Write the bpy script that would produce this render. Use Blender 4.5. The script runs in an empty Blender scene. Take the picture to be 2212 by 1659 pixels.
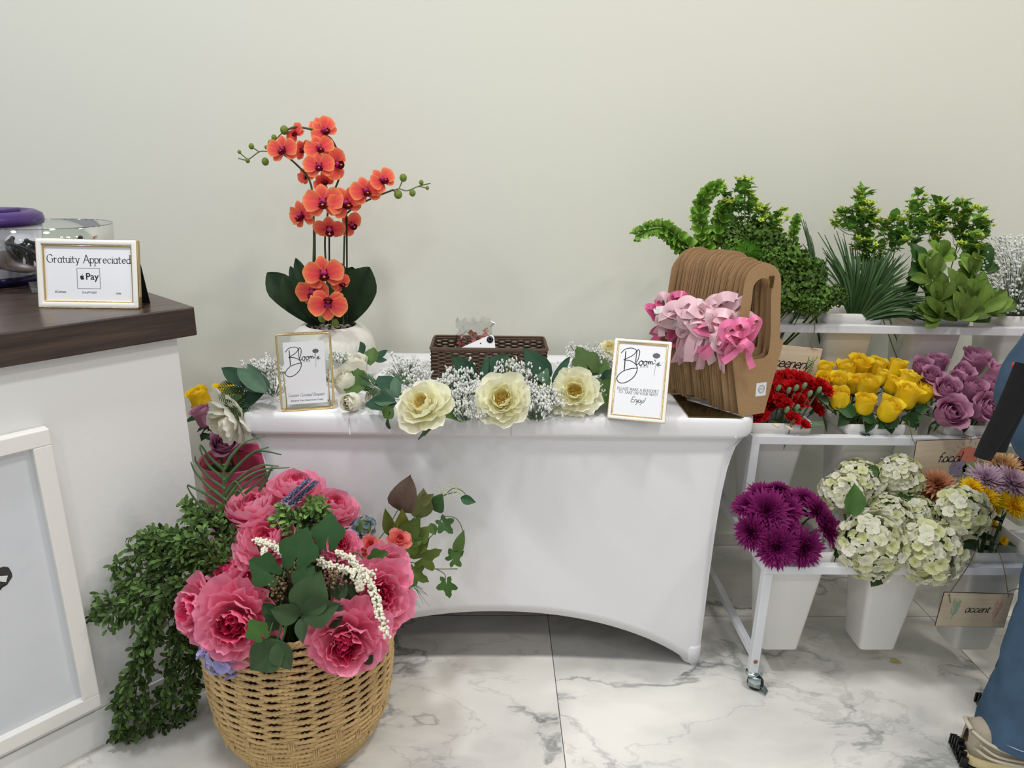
import bpy, math, random
import numpy as np
from mathutils import Vector, Matrix

# ------------------------------------------------------------------ camera, world, lights, exposure
F_PX = 1534.0
PITCH, YAW, ROLL, EYE = math.radians(17.8), math.radians(1.85), math.radians(1.26), 1.354
scene = bpy.context.scene
COL = scene.collection
_f = np.array([math.sin(YAW)*math.cos(PITCH), math.cos(YAW)*math.cos(PITCH), -math.sin(PITCH)])
_r0 = np.array([math.cos(YAW), -math.sin(YAW), 0.0]); _u0 = np.cross(_r0, _f)
_r = math.cos(ROLL)*_r0 + math.sin(ROLL)*_u0
_u = -math.sin(ROLL)*_r0 + math.cos(ROLL)*_u0
_C = np.array([0, 0, EYE])
cam_d = bpy.data.cameras.new('camera'); cam_d.sensor_width = 36; cam_d.lens = 36*F_PX/2212
cam_d.clip_start = 0.02
cam = bpy.data.objects.new('camera', cam_d); COL.objects.link(cam)
cam.matrix_world = Matrix(((_r[0], _u[0], -_f[0], _C[0]), (_r[1], _u[1], -_f[1], _C[1]), (_r[2], _u[2], -_f[2], _C[2]), (0, 0, 0, 1)))
scene.camera = cam
scene.view_settings.view_transform = 'Standard'; scene.view_settings.look = 'None'
scene.view_settings.gamma = 1; scene.view_settings.use_curve_mapping = False
scene.view_settings.exposure = 0.06
world = bpy.data.worlds.new('world'); scene.world = world; world.use_nodes = True
world.node_tree.nodes['Background'].inputs[0].default_value = (0.93, 0.96, 1.0, 1)
world.node_tree.nodes['Background'].inputs[1].default_value = 0.30

def lamp(x, y, size, watts, col=(1, 0.97, 0.92), z=2.95):
    d = bpy.data.lights.new('ceiling_lamp', 'AREA'); d.shape = 'DISK'; d.size = size; d.energy = watts; d.color = col
    o = bpy.data.objects.new('ceiling_lamp', d); COL.objects.link(o); o.location = (x, y, z)
for lx, lc in ((-2.2, (0.94, 0.97, 1.0)), (-0.75, (0.96, 0.98, 1.0)), (0.7, (1, 0.98, 0.95)), (2.15, (1, 0.93, 0.85))):
    lamp(lx, 1.0, 0.25, 19, lc)
    lamp(lx, -0.6, 0.25, 7.5, lc)
    lamp(lx, -2.2, 0.25, 4, lc)

def ray(x, y): return _f + _r*(x-1106)/F_PX - _u*(y-829.5)/F_PX
def at(x, y, Y): d = ray(x, y); return _C + d*(Y/d[1])
def atz(x, y, z=0.0): d = ray(x, y); return _C + d*((z-EYE)/d[2])
def px(p): return float(np.dot(np.asarray(p, float)-_C, _f))/F_PX      # metres per pixel at a point

# ------------------------------------------------------------------ colour + materials
def S(r, g, b):
    return np.array([((c/255)/12.92 if c/255 <= .04045 else ((c/255+.055)/1.055)**2.4) for c in (r, g, b)])
_mats = {}
def nodes_of(m): return m.node_tree.nodes, m.node_tree.links
def mat(name, rgb=None, rough=.5, metal=0, spec=.5, noise=None, bump=None, trans=0, sheen=0, coat=0, transmission=0, ior=1.45, alpha=1, transl=0):
    """plain principled material; rgb None reads the pigment attribute of the mesh"""
    if name in _mats: return _mats[name]
    m = bpy.data.materials.new(name); m.use_nodes = True; N, L = nodes_of(m); b = N['Principled BSDF']
    b.inputs['Roughness'].default_value = rough; b.inputs['Metallic'].default_value = metal
    b.inputs['Specular IOR Level'].default_value = spec
    b.inputs['IOR'].default_value = ior; b.inputs['Transmission Weight'].default_value = transmission
    b.inputs['Sheen Weight'].default_value = sheen; b.inputs['Coat Weight'].default_value = coat
    b.inputs['Alpha'].default_value = alpha
    if rgb is None:
        a = N.new('ShaderNodeAttribute'); a.attribute_name = 'Col'; src = a.outputs['Color']
    else:
        a = N.new('ShaderNodeRGB'); a.outputs[0].default_value = (*rgb, 1); src = a.outputs[0]
    if noise:
        sc, amt = noise
        t = N.new('ShaderNodeTexCoord'); n = N.new('ShaderNodeTexNoise'); n.inputs['Scale'].default_value = sc; n.inputs['Detail'].default_value = 4
        L.new(t.outputs['Object'], n.inputs['Vector'])
        mp = N.new('ShaderNodeMapRange'); mp.inputs[1].default_value = .3; mp.inputs[2].default_value = .7
        mp.inputs[3].default_value = 1-amt; mp.inputs[4].default_value = 1+amt*.6
        L.new(n.outputs[0], mp.inputs[0])
        x = N.new('ShaderNodeMix'); x.data_type = 'RGBA'; x.blend_type = 'MULTIPLY'; x.inputs[0].default_value = 1
        L.new(src, x.inputs[6]); L.new(mp.outputs[0], x.inputs[7]); src = x.outputs[2]
    L.new(src, b.inputs['Base Color'])
    if bump:
        sc, st = bump
        t = N.new('ShaderNodeTexCoord'); n = N.new('ShaderNodeTexNoise'); n.inputs['Scale'].default_value = sc; n.inputs['Detail'].default_value = 3
        L.new(t.outputs['Object'], n.inputs['Vector'])
        bp = N.new('ShaderNodeBump'); bp.inputs['Strength'].default_value = st; bp.inputs['Distance'].default_value = .002
        L.new(n.outputs[0], bp.inputs['Height']); L.new(bp.outputs[0], b.inputs['Normal'])
    if transl:
        tr = N.new('ShaderNodeBsdfTranslucent'); L.new(src, tr.inputs[0]); ms = N.new('ShaderNodeMixShader'); ms.inputs[0].default_value = transl
        L.new(b.outputs[0], ms.inputs[1]); L.new(tr.outputs[0], ms.inputs[2]); L.new(ms.outputs[0], N['Material Output'].inputs[0])
    _mats[name] = m; return m

PETAL = mat('petal', None, .62, spec=.25, noise=(60, .10), transl=.28)
LEAF = mat('leaf', None, .5, spec=.35, noise=(45, .16), transl=.12)
SILKLEAF = mat('silk_leaf', None, .62, spec=.25, noise=(45, .12), transl=.06)
STEMM = mat('stem', None, .55, spec=.3)
PIG = mat('pigment', None, .6, spec=.3)
WHITEPL = mat('white_plastic', S(232, 231, 226), .22, spec=.5, coat=.15)
WHITEMT = mat('white_metal', S(226, 228, 232), .35, spec=.5)
CLOTH = mat('stretch_cloth', S(238, 238, 240), .75, spec=.2, sheen=.2, bump=(420, .08))
PAPER = mat('paper', S(236, 237, 240), .55, spec=.3)
INK = mat('ink', S(34, 34, 37), .6)
GREYINK = mat('grey_ink', S(96, 97, 102), .6)
GOLD = mat('gold_metal', S(240, 210, 150), .16, metal=1)
BRASS = mat('brass', S(150, 120, 62), .3, metal=1)
PLATE = mat('dark_brass_plate', S(92, 78, 44), .18, metal=.85)
WHITEFR = mat('white_frame', S(240, 238, 232), .3, coat=.3)
KRAFT = mat('kraft_paper', S(170, 138, 101), .8, spec=.15, noise=(300, .12))
WOOD = None
TWINE = mat('twine', S(128, 104, 78), .9, noise=(400, .3))
GLASS = None

def glass(name, tint=(1, 1, 1), amount=.12):
    """thin clear sheet: mostly transparent with a glossy coat"""
    m = bpy.data.materials.new(name); m.use_nodes = True; N, L = nodes_of(m)
    for n in list(N):
        if n.type != 'OUTPUT_MATERIAL': N.remove(n)
    t = N.new('ShaderNodeBsdfTransparent'); t.inputs[0].default_value = (*tint, 1)
    g = N.new('ShaderNodeBsdfGlossy'); g.inputs['Roughness'].default_value = .03
    f = N.new('ShaderNodeFresnel'); f.inputs[0].default_value = 1.45
    k = N.new('ShaderNodeMath'); k.operation = 'MULTIPLY_ADD'; k.inputs[1].default_value = .9; k.inputs[2].default_value = amount*.1
    L.new(f.outputs[0], k.inputs[0])
    x = N.new('ShaderNodeMixShader'); L.new(k.outputs[0], x.inputs[0]); L.new(t.outputs[0], x.inputs[1]); L.new(g.outputs[0], x.inputs[2])
    L.new(x.outputs[0], N['Material Output'].inputs[0]); return m
GLASS = glass('clear_glass', (.96, .98, .97))
FILM = glass('clear_film', (.95, .96, .96), .8)

# ------------------------------------------------------------------ mesh building
def T(loc=(0, 0, 0), rot=None, s=1.0):
    M = np.eye(4); M[:3, 3] = loc
    if rot is not None: M[:3, :3] = rot
    M[:3, :3] *= s if np.isscalar(s) else np.array(s)[None, :]
    return M
def rotz(a): c, s = math.cos(a), math.sin(a); return np.array([[c, -s, 0], [s, c, 0], [0, 0, 1.]])
def rotx(a): c, s = math.cos(a), math.sin(a); return np.array([[1, 0, 0], [0, c, -s], [0, s, c.real]])
def roty(a): c, s = math.cos(a), math.sin(a); return np.array([[c, 0, s], [0, 1., 0], [-s, 0, c]])
def basis(z, spin=0.0, up=(0, 0, 1)):
    z = np.array(z, float); z /= np.linalg.norm(z); up = np.array(up, float)
    if abs(np.dot(z, up)/np.linalg.norm(up)) > .98: up = np.array([0, 1., 0])
    x = np.cross(up, z); x /= np.linalg.norm(x); y = np.cross(z, x)
    return np.array([x, y, z]).T @ rotz(spin)

class MB:
    def __init__(s): s.v = []; s.q = []; s.t = []; s.c = []; s.n = 0
    def add(s, g, M=None, col=None):
        V, Q, Tr, C = g
        V = np.asarray(V, float)
        if M is not None: V = V @ M[:3, :3].T + M[:3, 3]
        s.v.append(V); s.c.append(C if col is None else np.broadcast_to(np.asarray(col, float), V.shape))
        if Q is not None and len(Q): s.q.append(np.asarray(Q)+s.n)
        if Tr is not None and len(Tr): s.t.append(np.asarray(Tr)+s.n)
        s.n += len(V); return s
    def geo(s):
        return (np.concatenate(s.v), np.concatenate(s.q) if s.q else None, np.concatenate(s.t) if s.t else None, np.concatenate([np.broadcast_to(c, (len(v), 3)) for c, v in zip(s.c, s.v)]))
    def mesh(s, name, m, smooth=True):
        V, Q, Tr, C = s.geo()
        me = bpy.data.meshes.new(name); nq = 0 if Q is None else len(Q); nt = 0 if Tr is None else len(Tr)
        me.vertices.add(len(V)); me.vertices.foreach_set('co', V.astype(np.float32).ravel())
        idx = np.concatenate([a.ravel() for a in (Q, Tr) if a is not None])
        me.loops.add(len(idx)); me.loops.foreach_set('vertex_index', idx.astype(np.int32))
        st = np.concatenate([np.arange(nq)*4, nq*4+np.arange(nt)*3]).astype(np.int32)
        me.polygons.add(nq+nt); me.polygons.foreach_set('loop_start', st)
        me.update(calc_edges=True); me.validate()
        me.polygons.foreach_set('use_smooth', np.full(len(me.polygons), smooth))
        if len(me.vertices) == len(C):
            a = me.attributes.new('Col', 'FLOAT_COLOR', 'POINT')
            a.data.foreach_set('color', np.concatenate([C, np.ones((len(C), 1))], 1).astype(np.float32).ravel())
        me.materials.append(m); return me
W1 = np.ones(3)
def grid(P, C=None, closed_u=False, closed_v=False):
    """P (a,b,3) -> geo"""
    a, b = P.shape[:2]; I = np.arange(a*b).reshape(a, b)
    if closed_u: I = np.concatenate([I, I[:1]], 0)
    if closed_v: I = np.concatenate([I, I[:, :1]], 1)
    Q = np.stack([I[:-1, :-1], I[1:, :-1], I[1:, 1:], I[:-1, 1:]], -1).reshape(-1, 4)
    if C is None: C = np.ones((a*b, 3))
    return (P.reshape(-1, 3), Q, None, np.asarray(C).reshape(-1, 3))
def cr(pts, n=8):
    """catmull-rom through points"""
    P = np.array(pts, float)
    if len(P) < 3:
        t = np.linspace(0, 1, n+1)[:, None]; return P[0]*(1-t)+P[1]*t
    P = np.vstack([2*P[0]-P[1], P, 2*P[-1]-P[-2]]); out = []
    for i in range(1, len(P)-2):
        t = np.linspace(0, 1, n, endpoint=False)[:, None]
        a, b, c, d = P[i-1], P[i], P[i+1], P[i+2]
        out.append(.5*(2*b+(c-a)*t+(2*a-5*b+4*c-d)*t*t+(3*b-a-3*c+d)*t**3))
    out.append(P[-2][None]); return np.vstack(out)
def tube(pts, r, n=6, col=W1, cap=True):
    P = np.array(pts, float); k = len(P); r = np.broadcast_to(np.asarray(r, float), (k,))
    Tn = np.gradient(P, axis=0); Tn /= np.linalg.norm(Tn, axis=1)[:, None]+1e-12
    up = np.array([0, 0, 1.]) if abs(Tn[0][2]) < .9 else np.array([1., 0, 0])
    rings = []; x = np.cross(up, Tn[0]); x /= np.linalg.norm(x)
    ph = np.linspace(0, 2*math.pi, n, endpoint=False)
    for i in range(k):
        x = x-Tn[i]*np.dot(x, Tn[i]); x /= np.linalg.norm(x)+1e-12; y = np.cross(Tn[i], x)
        rings.append(P[i]+r[i]*(np.cos(ph)[:, None]*x+np.sin(ph)[:, None]*y))
    R = np.array(rings); V, Q, _, C = grid(R, None, closed_v=True)
    V = np.vstack([V, P[0], P[-1]]); c0 = k*n; Tr = []
    for j in range(n):
        j2 = (j+1) % n; Tr.append((c0, j2, j)); Tr.append((c0+1, (k-1)*n+j, (k-1)*n+j2))
    return (V, Q, np.array(Tr), np.broadcast_to(np.asarray(col, float), V.shape))
def lathe(prof, n=32, col=W1, cap=True):
    """prof list of (r,z)"""
    ph = np.linspace(0, 2*math.pi, n, endpoint=False)
    R = np.array([[(r*math.cos(p), r*math.sin(p), z) for p in ph] for r, z in prof])
    V, Q, _, C = grid(R, None, closed_v=True); Tr = []
    k = len(prof)
    if cap:
        V = np.vstack([V, (0, 0, prof[0][1]), (0, 0, prof[-1][1])]); c0 = k*n
        for j in range(n):
            j2 = (j+1) % n; Tr.append((c0, j2, j)); Tr.append((c0+1, (k-1)*n+j, (k-1)*n+j2))
    return (V, Q, np.array(Tr) if Tr else None, np.broadcast_to(np.asarray(col, float), V.shape))
def sphere(r=1, c=(0, 0, 0), n=10, m=7, col=W1, s=(1, 1, 1)):
    g = lathe([(r*math.sin(t), -r*math.cos(t)) for t in np.linspace(.02, math.pi-.02, m)], n, col)
    return (g[0]*np.array(s)+np.array(c), g[1], g[2], g[3])
def box(x0, x1, y0, y1, z0, z1, b=0.0, col=W1):
    """box with chamfered edges"""
    if b <= 0:
        V = np.array([(x, y, z) for x in (x0, x1) for y in (y0, y1) for z in (z0, z1)])
        Q = [(0, 1, 3, 2), (4, 6, 7, 5), (0, 4, 5, 1), (2, 3, 7, 6), (0, 2, 6, 4), (1, 5, 7, 3)]
        return (V, np.array(Q), None, np.broadcast_to(np.asarray(col, float), V.shape))
    bm = __import__('bmesh').new(); __import__('bmesh').ops.create_cube(bm, size=1)
    for v in bm.verts: v.co = Vector(((x0+x1)/2+v.co.x*(x1-x0), (y0+y1)/2+v.co.y*(y1-y0), (z0+z1)/2+v.co.z*(z1-z0)))
    __import__('bmesh').ops.bevel(bm, geom=list(bm.edges), offset=b, segments=2, affect='EDGES', profile=.5)
    bm.verts.index_update(); V = np.array([v.co[:] for v in bm.verts]); Q = []; Tr = []
    for f in bm.faces:
        i = [v.index for v in f.verts]
        (Q if len(i) == 4 else Tr).append(i) if len(i) in (3, 4) else Tr.extend([(i[0], i[j], i[j+1]) for j in range(1, len(i)-1)])
    bm.free(); return (V, np.array(Q) if Q else None, np.array(Tr) if Tr else None, np.broadcast_to(np.asarray(col, float), V.shape))
def prism(out, z0, z1, holes=(), col=W1):
    """extrude a 2-D outline (with holes) from z0 to z1"""
    bmesh = __import__('bmesh'); bm = bmesh.new(); es = []
    for ring in [out]+list(holes):
        vs = [bm.verts.new((x, y, z0)) for x, y in ring]
        es += [bm.edges.new((vs[i], vs[(i+1) % len(vs)])) for i in range(len(vs))]
    bmesh.ops.triangle_fill(bm, use_beauty=True, edges=es)
    if z1 != z0:
        g = bmesh.ops.extrude_face_region(bm, geom=list(bm.faces))
        for e in g['geom']:
            if isinstance(e, bmesh.types.BMVert): e.co.z = z1
    bmesh.ops.recalc_face_normals(bm, faces=bm.faces)
    bm.verts.index_update(); V = np.array([v.co[:] for v in bm.verts]); Q = [[v.index for v in f.verts] for f in bm.faces if len(f.verts) == 4]
    Tr = [[v.index for v in f.verts] for f in bm.faces if len(f.verts) == 3]; bm.free()
    return (V, np.array(Q) if Q else None, np.array(Tr) if Tr else None, np.broadcast_to(np.asarray(col, float), V.shape))
def rrect(w, h, r, n=5, cx=0, cy=0):
    o = []
    for sx, sy, a in ((1, 1, 0), (-1, 1, 90), (-1, -1, 180), (1, -1, 270)):
        for k in range(n+1):
            t = math.radians(a+90*k/n); o.append((cx+sx*(w/2-r)+r*math.cos(t), cy+sy*(h/2-r)+r*math.sin(t)))
    return o

# ------------------------------------------------------------------ objects
def m4(M): return Matrix([list(map(float, r)) for r in np.asarray(M)])
def thing(name, label, cat, M=None, group=None):
    o = bpy.data.objects.new(name, None); COL.objects.link(o); o.empty_display_size = .02
    if M is not None: o.matrix_world = m4(M)
    o['label'] = label; o['category'] = cat
    if group: o['group'] = group
    return o
def part(name, me, parent, M=None, label=None):
    """link a mesh (or MB geo) as a child; M is local"""
    o = bpy.data.objects.new(name, me); COL.objects.link(o); o.parent = parent
    if M is not None: o.matrix_basis = m4(M)
    if label: o['label'] = label
    return o
def solo(name, me, label, cat, M=None, group=None, kind=None):
    o = bpy.data.objects.new(name, me); COL.objects.link(o)
    if M is not None: o.matrix_world = m4(M)
    if label: o['label'] = label
    if cat: o['category'] = cat
    if group: o['group'] = group
    if kind: o['kind'] = kind
    return o
def struct(name, me, label=None):
    o = bpy.data.objects.new(name, me); COL.objects.link(o); o['kind'] = 'structure'; o['label'] = label or name.replace('_', ' '); return o
def G(*gs):
    b = MB()
    for g in gs: b.add(g)
    return b
# ------------------------------------------------------------------ petals, leaves, flower heads
def lerp(a, b, t): return np.asarray(a)*(1-t)+np.asarray(b)*t
def petal(L, w, ang, cb, ct, nu=6, nv=5, wrap=None, cup=0.0, ruf=0.0, fr=0.0, tr=.35, base=.25, tm=.6, tipw=.75, r0=0.0, z0=0.0, kcol=1.0, rng=random, ph=0.0, edge=None, tp=2.2, vein=0):
    u = np.linspace(0, 1, nu+1); v = np.linspace(-1, 1, nv)
    U, V = np.meshgrid(u, v, indexing='ij')
    p1 = rng.random()*6.28; p2 = rng.random()*6.28; f1 = 2.5+rng.random()*2
    ue = U*(1-tr*np.abs(V)**tp*U)
    if fr: ue = ue*(1+fr*U*np.sin(V*f1*2+p2))
    t = np.linspace(0, 1.15, 31); a0, a1, a2 = [math.radians(a) for a in ang]
    th = (1-t)*(1-2*t)*a0+4*t*(1-t)*a1+t*(2*t-1)*a2
    dr = np.sin(th); dz = np.cos(th); st = t[1]*L
    R = np.concatenate([[0], np.cumsum((dr[1:]+dr[:-1])/2*st)]); Z = np.concatenate([[0], np.cumsum((dz[1:]+dz[:-1])/2*st)])
    r = np.interp(ue, t, R); z = np.interp(ue, t, Z); tt = np.interp(ue, t, th)
    ww = np.where(ue < tm, base+(1-base)*np.sin(math.pi/2*np.clip(ue/tm, 0, 1)), 1-(1-tipw)*((ue-tm)/(1-tm+1e-6))**2)
    wid = w*ww
    if wrap: y = wrap*np.sin(np.clip(V*wid/wrap, -2.6, 2.6)); inn = wrap*(1-np.cos(np.clip(V*wid/wrap, -2.6, 2.6)))
    else: y = V*wid; inn = cup*wid*V**2
    inn = inn+ruf*L*U**2*np.sin(V*f1+p1)*(.4+.6*np.abs(V))+ruf*.5*L*U**3*np.sin(V*9+p2)
    P = np.stack([r0+r-np.cos(tt)*inn, y, z0+z+np.sin(tt)*inn], -1)
    k = np.clip(ue, 0, 1)**kcol; C = np.asarray(cb)[None, None]*(1-k[..., None])+np.asarray(ct)[None, None]*k[..., None]
    if edge is not None:
        e = (np.clip(np.abs(V), 0, 1)**4*.7+np.clip(U, 0, 1)**8*.7).clip(0, 1)[..., None]; C = C*(1-e)+np.asarray(edge)*e
    if vein: C = C*(1+vein*np.cos(V*14)[..., None])
    if ph:
        P = P @ rotz(ph).T
    return grid(P, C)

def jc(c, rng, a=.08): return np.clip(np.asarray(c)*(1+rng.uniform(-a, a)), 0, 1)

def peony_mb(seed, deep, mid, pale, openness=.6, stamen=None, n=(5, 6, 6, 7, 12), ruf=.05):
    """unit radius peony, axis +Z, centre of head near z=0.35; openness 0 bowl .. 1 wide"""
    R = random.Random(seed); b = MB(); rows = []
    # (count, length, halfwidth, angles, wrap, r0, z0, colours)
    o = openness
    spec = [(n[0], 1.18, .52, (88, 70+25*o, 20+45*o), .75, .05, 0, mid, pale),
            (n[1], 1.08, .48, (80, 52+20*o, 2+38*o), .62, .05, .03, mid, pale),
            (n[2], .98, .42, (66, 34+16*o, -18+34*o), .50, .04, .06, mid, pale),
            (n[3], .86, .34, (48, 20+12*o, -30+30*o), .38, .03, .08, deep, mid)]
    for li, (k, L, w, ang, wr, r0, z0, cb, ct) in enumerate(spec):
        off = R.random()*6
        for i in range(k):
            a = [x+R.uniform(-8, 8) for x in ang]
            b.add(petal(L*R.uniform(.9, 1.08), w*R.uniform(.88, 1.12), a, jc(cb, R), jc(ct, R), 8, 9, wrap=wr, ruf=ruf*R.uniform(.5, 1.5), fr=.035, tr=.16, tp=3.2, base=.3, tm=.7, tipw=.92, r0=r0, z0=z0, rng=R, ph=off+6.283*(i+R.uniform(-.15, .15))/k, edge=jc(pale, R, .05), kcol=1.1))
    m = n[4]
    if stamen is None:
        for i in range(m):
            b.add(petal(R.uniform(.5, .78), R.uniform(.14, .26), (R.uniform(10, 45), R.uniform(-5, 30), R.uniform(-50, 25)), jc(deep, R), jc(lerp(deep, mid, .6), R), 6, 5, wrap=R.uniform(.12, .3), ruf=.16, fr=.14, tr=.3, base=.4, r0=.04+.12*R.random(), z0=.1, rng=R, ph=R.random()*6.28, edge=jc(mid, R)))
    else:
        for i in range(m//2):
            b.add(petal(R.uniform(.5, .68), R.uniform(.16, .26), (55, R.uniform(15, 30), R.uniform(-20, 10)), jc(deep, R), jc(mid, R), 6, 5, wrap=.3, ruf=.1, fr=.1, tr=.3, base=.4, r0=.1, z0=.05, rng=R, ph=R.random()*6.28))
        for i in range(60):
            a = R.random()*6.28; r = .22*math.sqrt(R.random()); h = R.uniform(.3, .46)
            p = np.array([r*math.cos(a), r*math.sin(a), .1]); q = p*[1.35, 1.35, 1]+[0, 0, h]
            b.add(tube([p, q], .008, 4, jc(stamen, R))); b.add(sphere(.024, q, 5, 4, jc(stamen, R, .2), (1, 1, 1.5)))
    return b

def rose_mb(seed, inner, outer, edge, openness=.4):
    """unit: cup radius ~.5, height ~1.1, base at z=0, axis +Z"""
    R = random.Random(seed); b = MB(); N = 17; o = openness; ga = 2.4
    for i in range(N):
        f = i/(N-1)                           # 0 inner .. 1 outer
        rad = .06+.40*f**.85; L = .98+.12*math.sin(f*3)+(.06 if f > .7 else 0)
        wr = max(.09, rad*.95); w = min(wr*2.0, .18+.42*f)
        belly = 34+20*f; tip = -24+(24+95*o)*f**1.5+(22 if f > .75 else 0)
        b.add(petal(L, w, (62+22*f, -16+10*f+12*o*f, tip), jc(lerp(inner, outer, f), R, .05), jc(lerp(inner, outer, f), R, .05), 8, 7, wrap=wr, ruf=.018+.03*f, fr=.03, tr=.14+.12*f, base=.45, tm=.55, tipw=.8, r0=rad*.42, z0=0, rng=R, ph=i*ga, edge=jc(edge, R, .05), tp=2.4))
    return b
def sepals(b, r, n=5, z=0, L=.5, col=S(70, 105, 48), down=60):
    R = random.Random(n)
    for i in range(n): b.add(petal(L, .09, (85, down+40, down+60), col, col, 4, 3, tr=.9, base=.5, tm=.4, tipw=.1, r0=r, z0=z, rng=R, ph=i*6.283/n))
    b.add(sphere(.16, (0, 0, z-.03), 8, 6, col*.9))
    return b

def mum_mb(seed, deep, mid, pale, n=120, flat=.5, pw=.085, curl=20, layers=6):
    """unit radius chrysanthemum, axis +Z"""
    R = random.Random(seed); b = MB()
    for l in range(layers):
        f = l/(layers-1); k = int(n/layers*(1.25-.5*f)); L = 1.0-.62*f
        for i in range(k):
            a0 = 88-62*f; b.add(petal(L*R.uniform(.86, 1.08), pw*R.uniform(.85, 1.15)*(1-.35*f), (a0-18*(1-flat), a0+R.uniform(-9, 9), a0-curl+R.uniform(-14, 14)), jc(deep, R, .12), jc(lerp(pale, mid, f), R, .12), 4, 3, cup=.45, tr=.30, base=.45, tm=.62, tipw=.62, r0=.03, z0=.05*f+.02, rng=R, ph=6.283*(i+R.random()*.6)/k+l))
    b.add(sphere(.13, (0, 0, .06), 8, 6, deep*.8, (1, 1, .7)))
    return b

def carn_mb(seed, deep, mid, n=34):
    R = random.Random(seed); b = MB()
    for i in range(n):
        f = i/n
        b.add(petal(.95-.25*(1-f), .34, (18+58*f, 20+52*f, 30+64*f), deep, jc(mid, R, .2), 5, 7, cup=.4, ruf=.14, fr=.10, tr=.12, base=.12, tm=.95, tipw=1, r0=.02, z0=0, rng=R, ph=i*2.4))
    b.add(lathe([(.05, -.55), (.16, -.5), (.2, -.1), (.17, .12)], 8, S(92, 128, 70)))
    return b

_flo = {}
def floret(seed, c1, c2, rng):
    b = MB()
    for i in range(4): b.add(petal(.56, .30, (70, 78+rng.uniform(-12, 10), 84+rng.uniform(-25, 25)), c1, c2, 3, 3, cup=.3, ruf=.09, fr=.05, tr=.22, base=.25, tm=.62, tipw=.75, rng=rng, ph=i*1.571))
    b.add(sphere(.06, (0, 0, .03), 5, 4, c1)); return b.geo()
def hydrangea_mb(seed, cols, n=150, fs=.30, squash=.85):
    R = random.Random(seed); b = MB(); fl = [floret(i, c1, c2, R) for i, (c1, c2) in enumerate(cols)]
    for i in range(n):
        z = 1-2*(i+.5)/n*.93; a = i*2.399963; r = math.sqrt(max(0, 1-z*z)); d = np.array([r*math.cos(a), r*math.sin(a), z])
        dj = d+np.array([R.uniform(-.45, .45) for _ in range(3)])
        b.add(R.choice(fl), T(d*R.uniform(.76, 1.02)*[1, 1, squash], basis(dj, R.random()*6), fs*R.uniform(.75, 1.35)))
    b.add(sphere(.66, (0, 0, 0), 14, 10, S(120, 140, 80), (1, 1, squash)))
    return b

LK = {'oval': (.25, .42, .25, .85), 'lance': (.2, .4, .05, 1.0), 'round': (.55, .5, .55, .55), 'blade': (.7, .35, .05, .5), 'obl': (.18, .72, .5, .5)}
def leaf(L, w, kind='oval', bend=25, cb=S(40, 80, 35), ct=None, fold=.18, nu=7, nv=5, ruf=.02, rng=random, mid=None, serr=0):
    """leaf from origin along +X, upper face +Z"""
    base, tm, tipw, tr = LK[kind]; ct = cb if ct is None else ct
    u = 1-(1-np.linspace(0, 1, nu+1))**1.5; v = np.linspace(-1, 1, nv); U, V = np.meshgrid(u, v, indexing='ij')
    ww = np.where(U < tm, base+(1-base)*np.sin(math.pi/2*U/tm), np.cos(math.pi/2*(U-tm)/(1-tm))**(1.05 if kind == 'oval' else .75))
    ww = np.where(U > .999, .03, ww)*np.where(U < .001, base*.4, 1)
    if serr: ww = ww*(1+serr*np.where((np.arange(nu+1) % 2 == 0)[:, None], 1, -1))
    t = np.linspace(0, 1, 21); th = -math.radians(bend)*(t-.15); X = np.concatenate([[0], np.cumsum(np.cos(th[1:]))*L/20]); Zz = np.concatenate([[0], np.cumsum(np.sin(th[1:]))*L/20])
    x = np.interp(U, t, X); z = np.interp(U, t, Zz)+np.abs(V)*ww*w*fold*2+ruf*L*np.sin(U*8+V*3+rng.random()*6)*np.abs(V)
    P = np.stack([x, V*ww*w, z], -1)
    C = (np.asarray(cb)*(1-U[..., None])+np.asarray(ct)*U[..., None])*1.25
    if mid is not None: m = (np.abs(V) < .05)[..., None]; C = np.where(m, np.asarray(mid), C)
    return grid(P, C)
def ivy(L, bend=20, cb=S(52, 88, 40), lobes=5, depth=.35, rng=random):
    """lobed leaf from origin along +X"""
    n = 41; a = np.linspace(-math.pi*.93, math.pi*.93, n)
    r = (.62+.38*np.cos(a*.5)**2)*(1-depth*(.5-.5*np.cos(a*lobes+math.pi*(1 if lobes % 2 == 0 else 0)))**1.0*.9)*(1+.05*np.cos(a*23))
    rr = np.linspace(.02, 1, 4); x = .42+rr[:, None]*r*np.cos(a)*.62; y = rr[:, None]*r*np.sin(a)*.56
    z = -math.radians(bend)*.5*x**2+.12*np.abs(y)
    P = np.stack([x*L, y*L, z*L], -1); C = np.asarray(cb)*np.ones((4, n, 1))*(1.12-.14*rr[:, None, None])
    return grid(P, C)
def lm(p, d, up=(0, 0, 1), s=1.0, roll=0.0):
    """matrix laying +X along d with +Z near up"""
    x = np.array(d, float); x /= np.linalg.norm(x); up = np.array(up, float)
    if abs(np.dot(x, up)/np.linalg.norm(up)) > .97: up = up+np.array([.3, -.4, .2])
    y = np.cross(up, x); y /= np.linalg.norm(y); z = np.cross(x, y)
    R = np.array([x, y, z]).T @ rotx(roll)
    return T(p, R, s)

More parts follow.
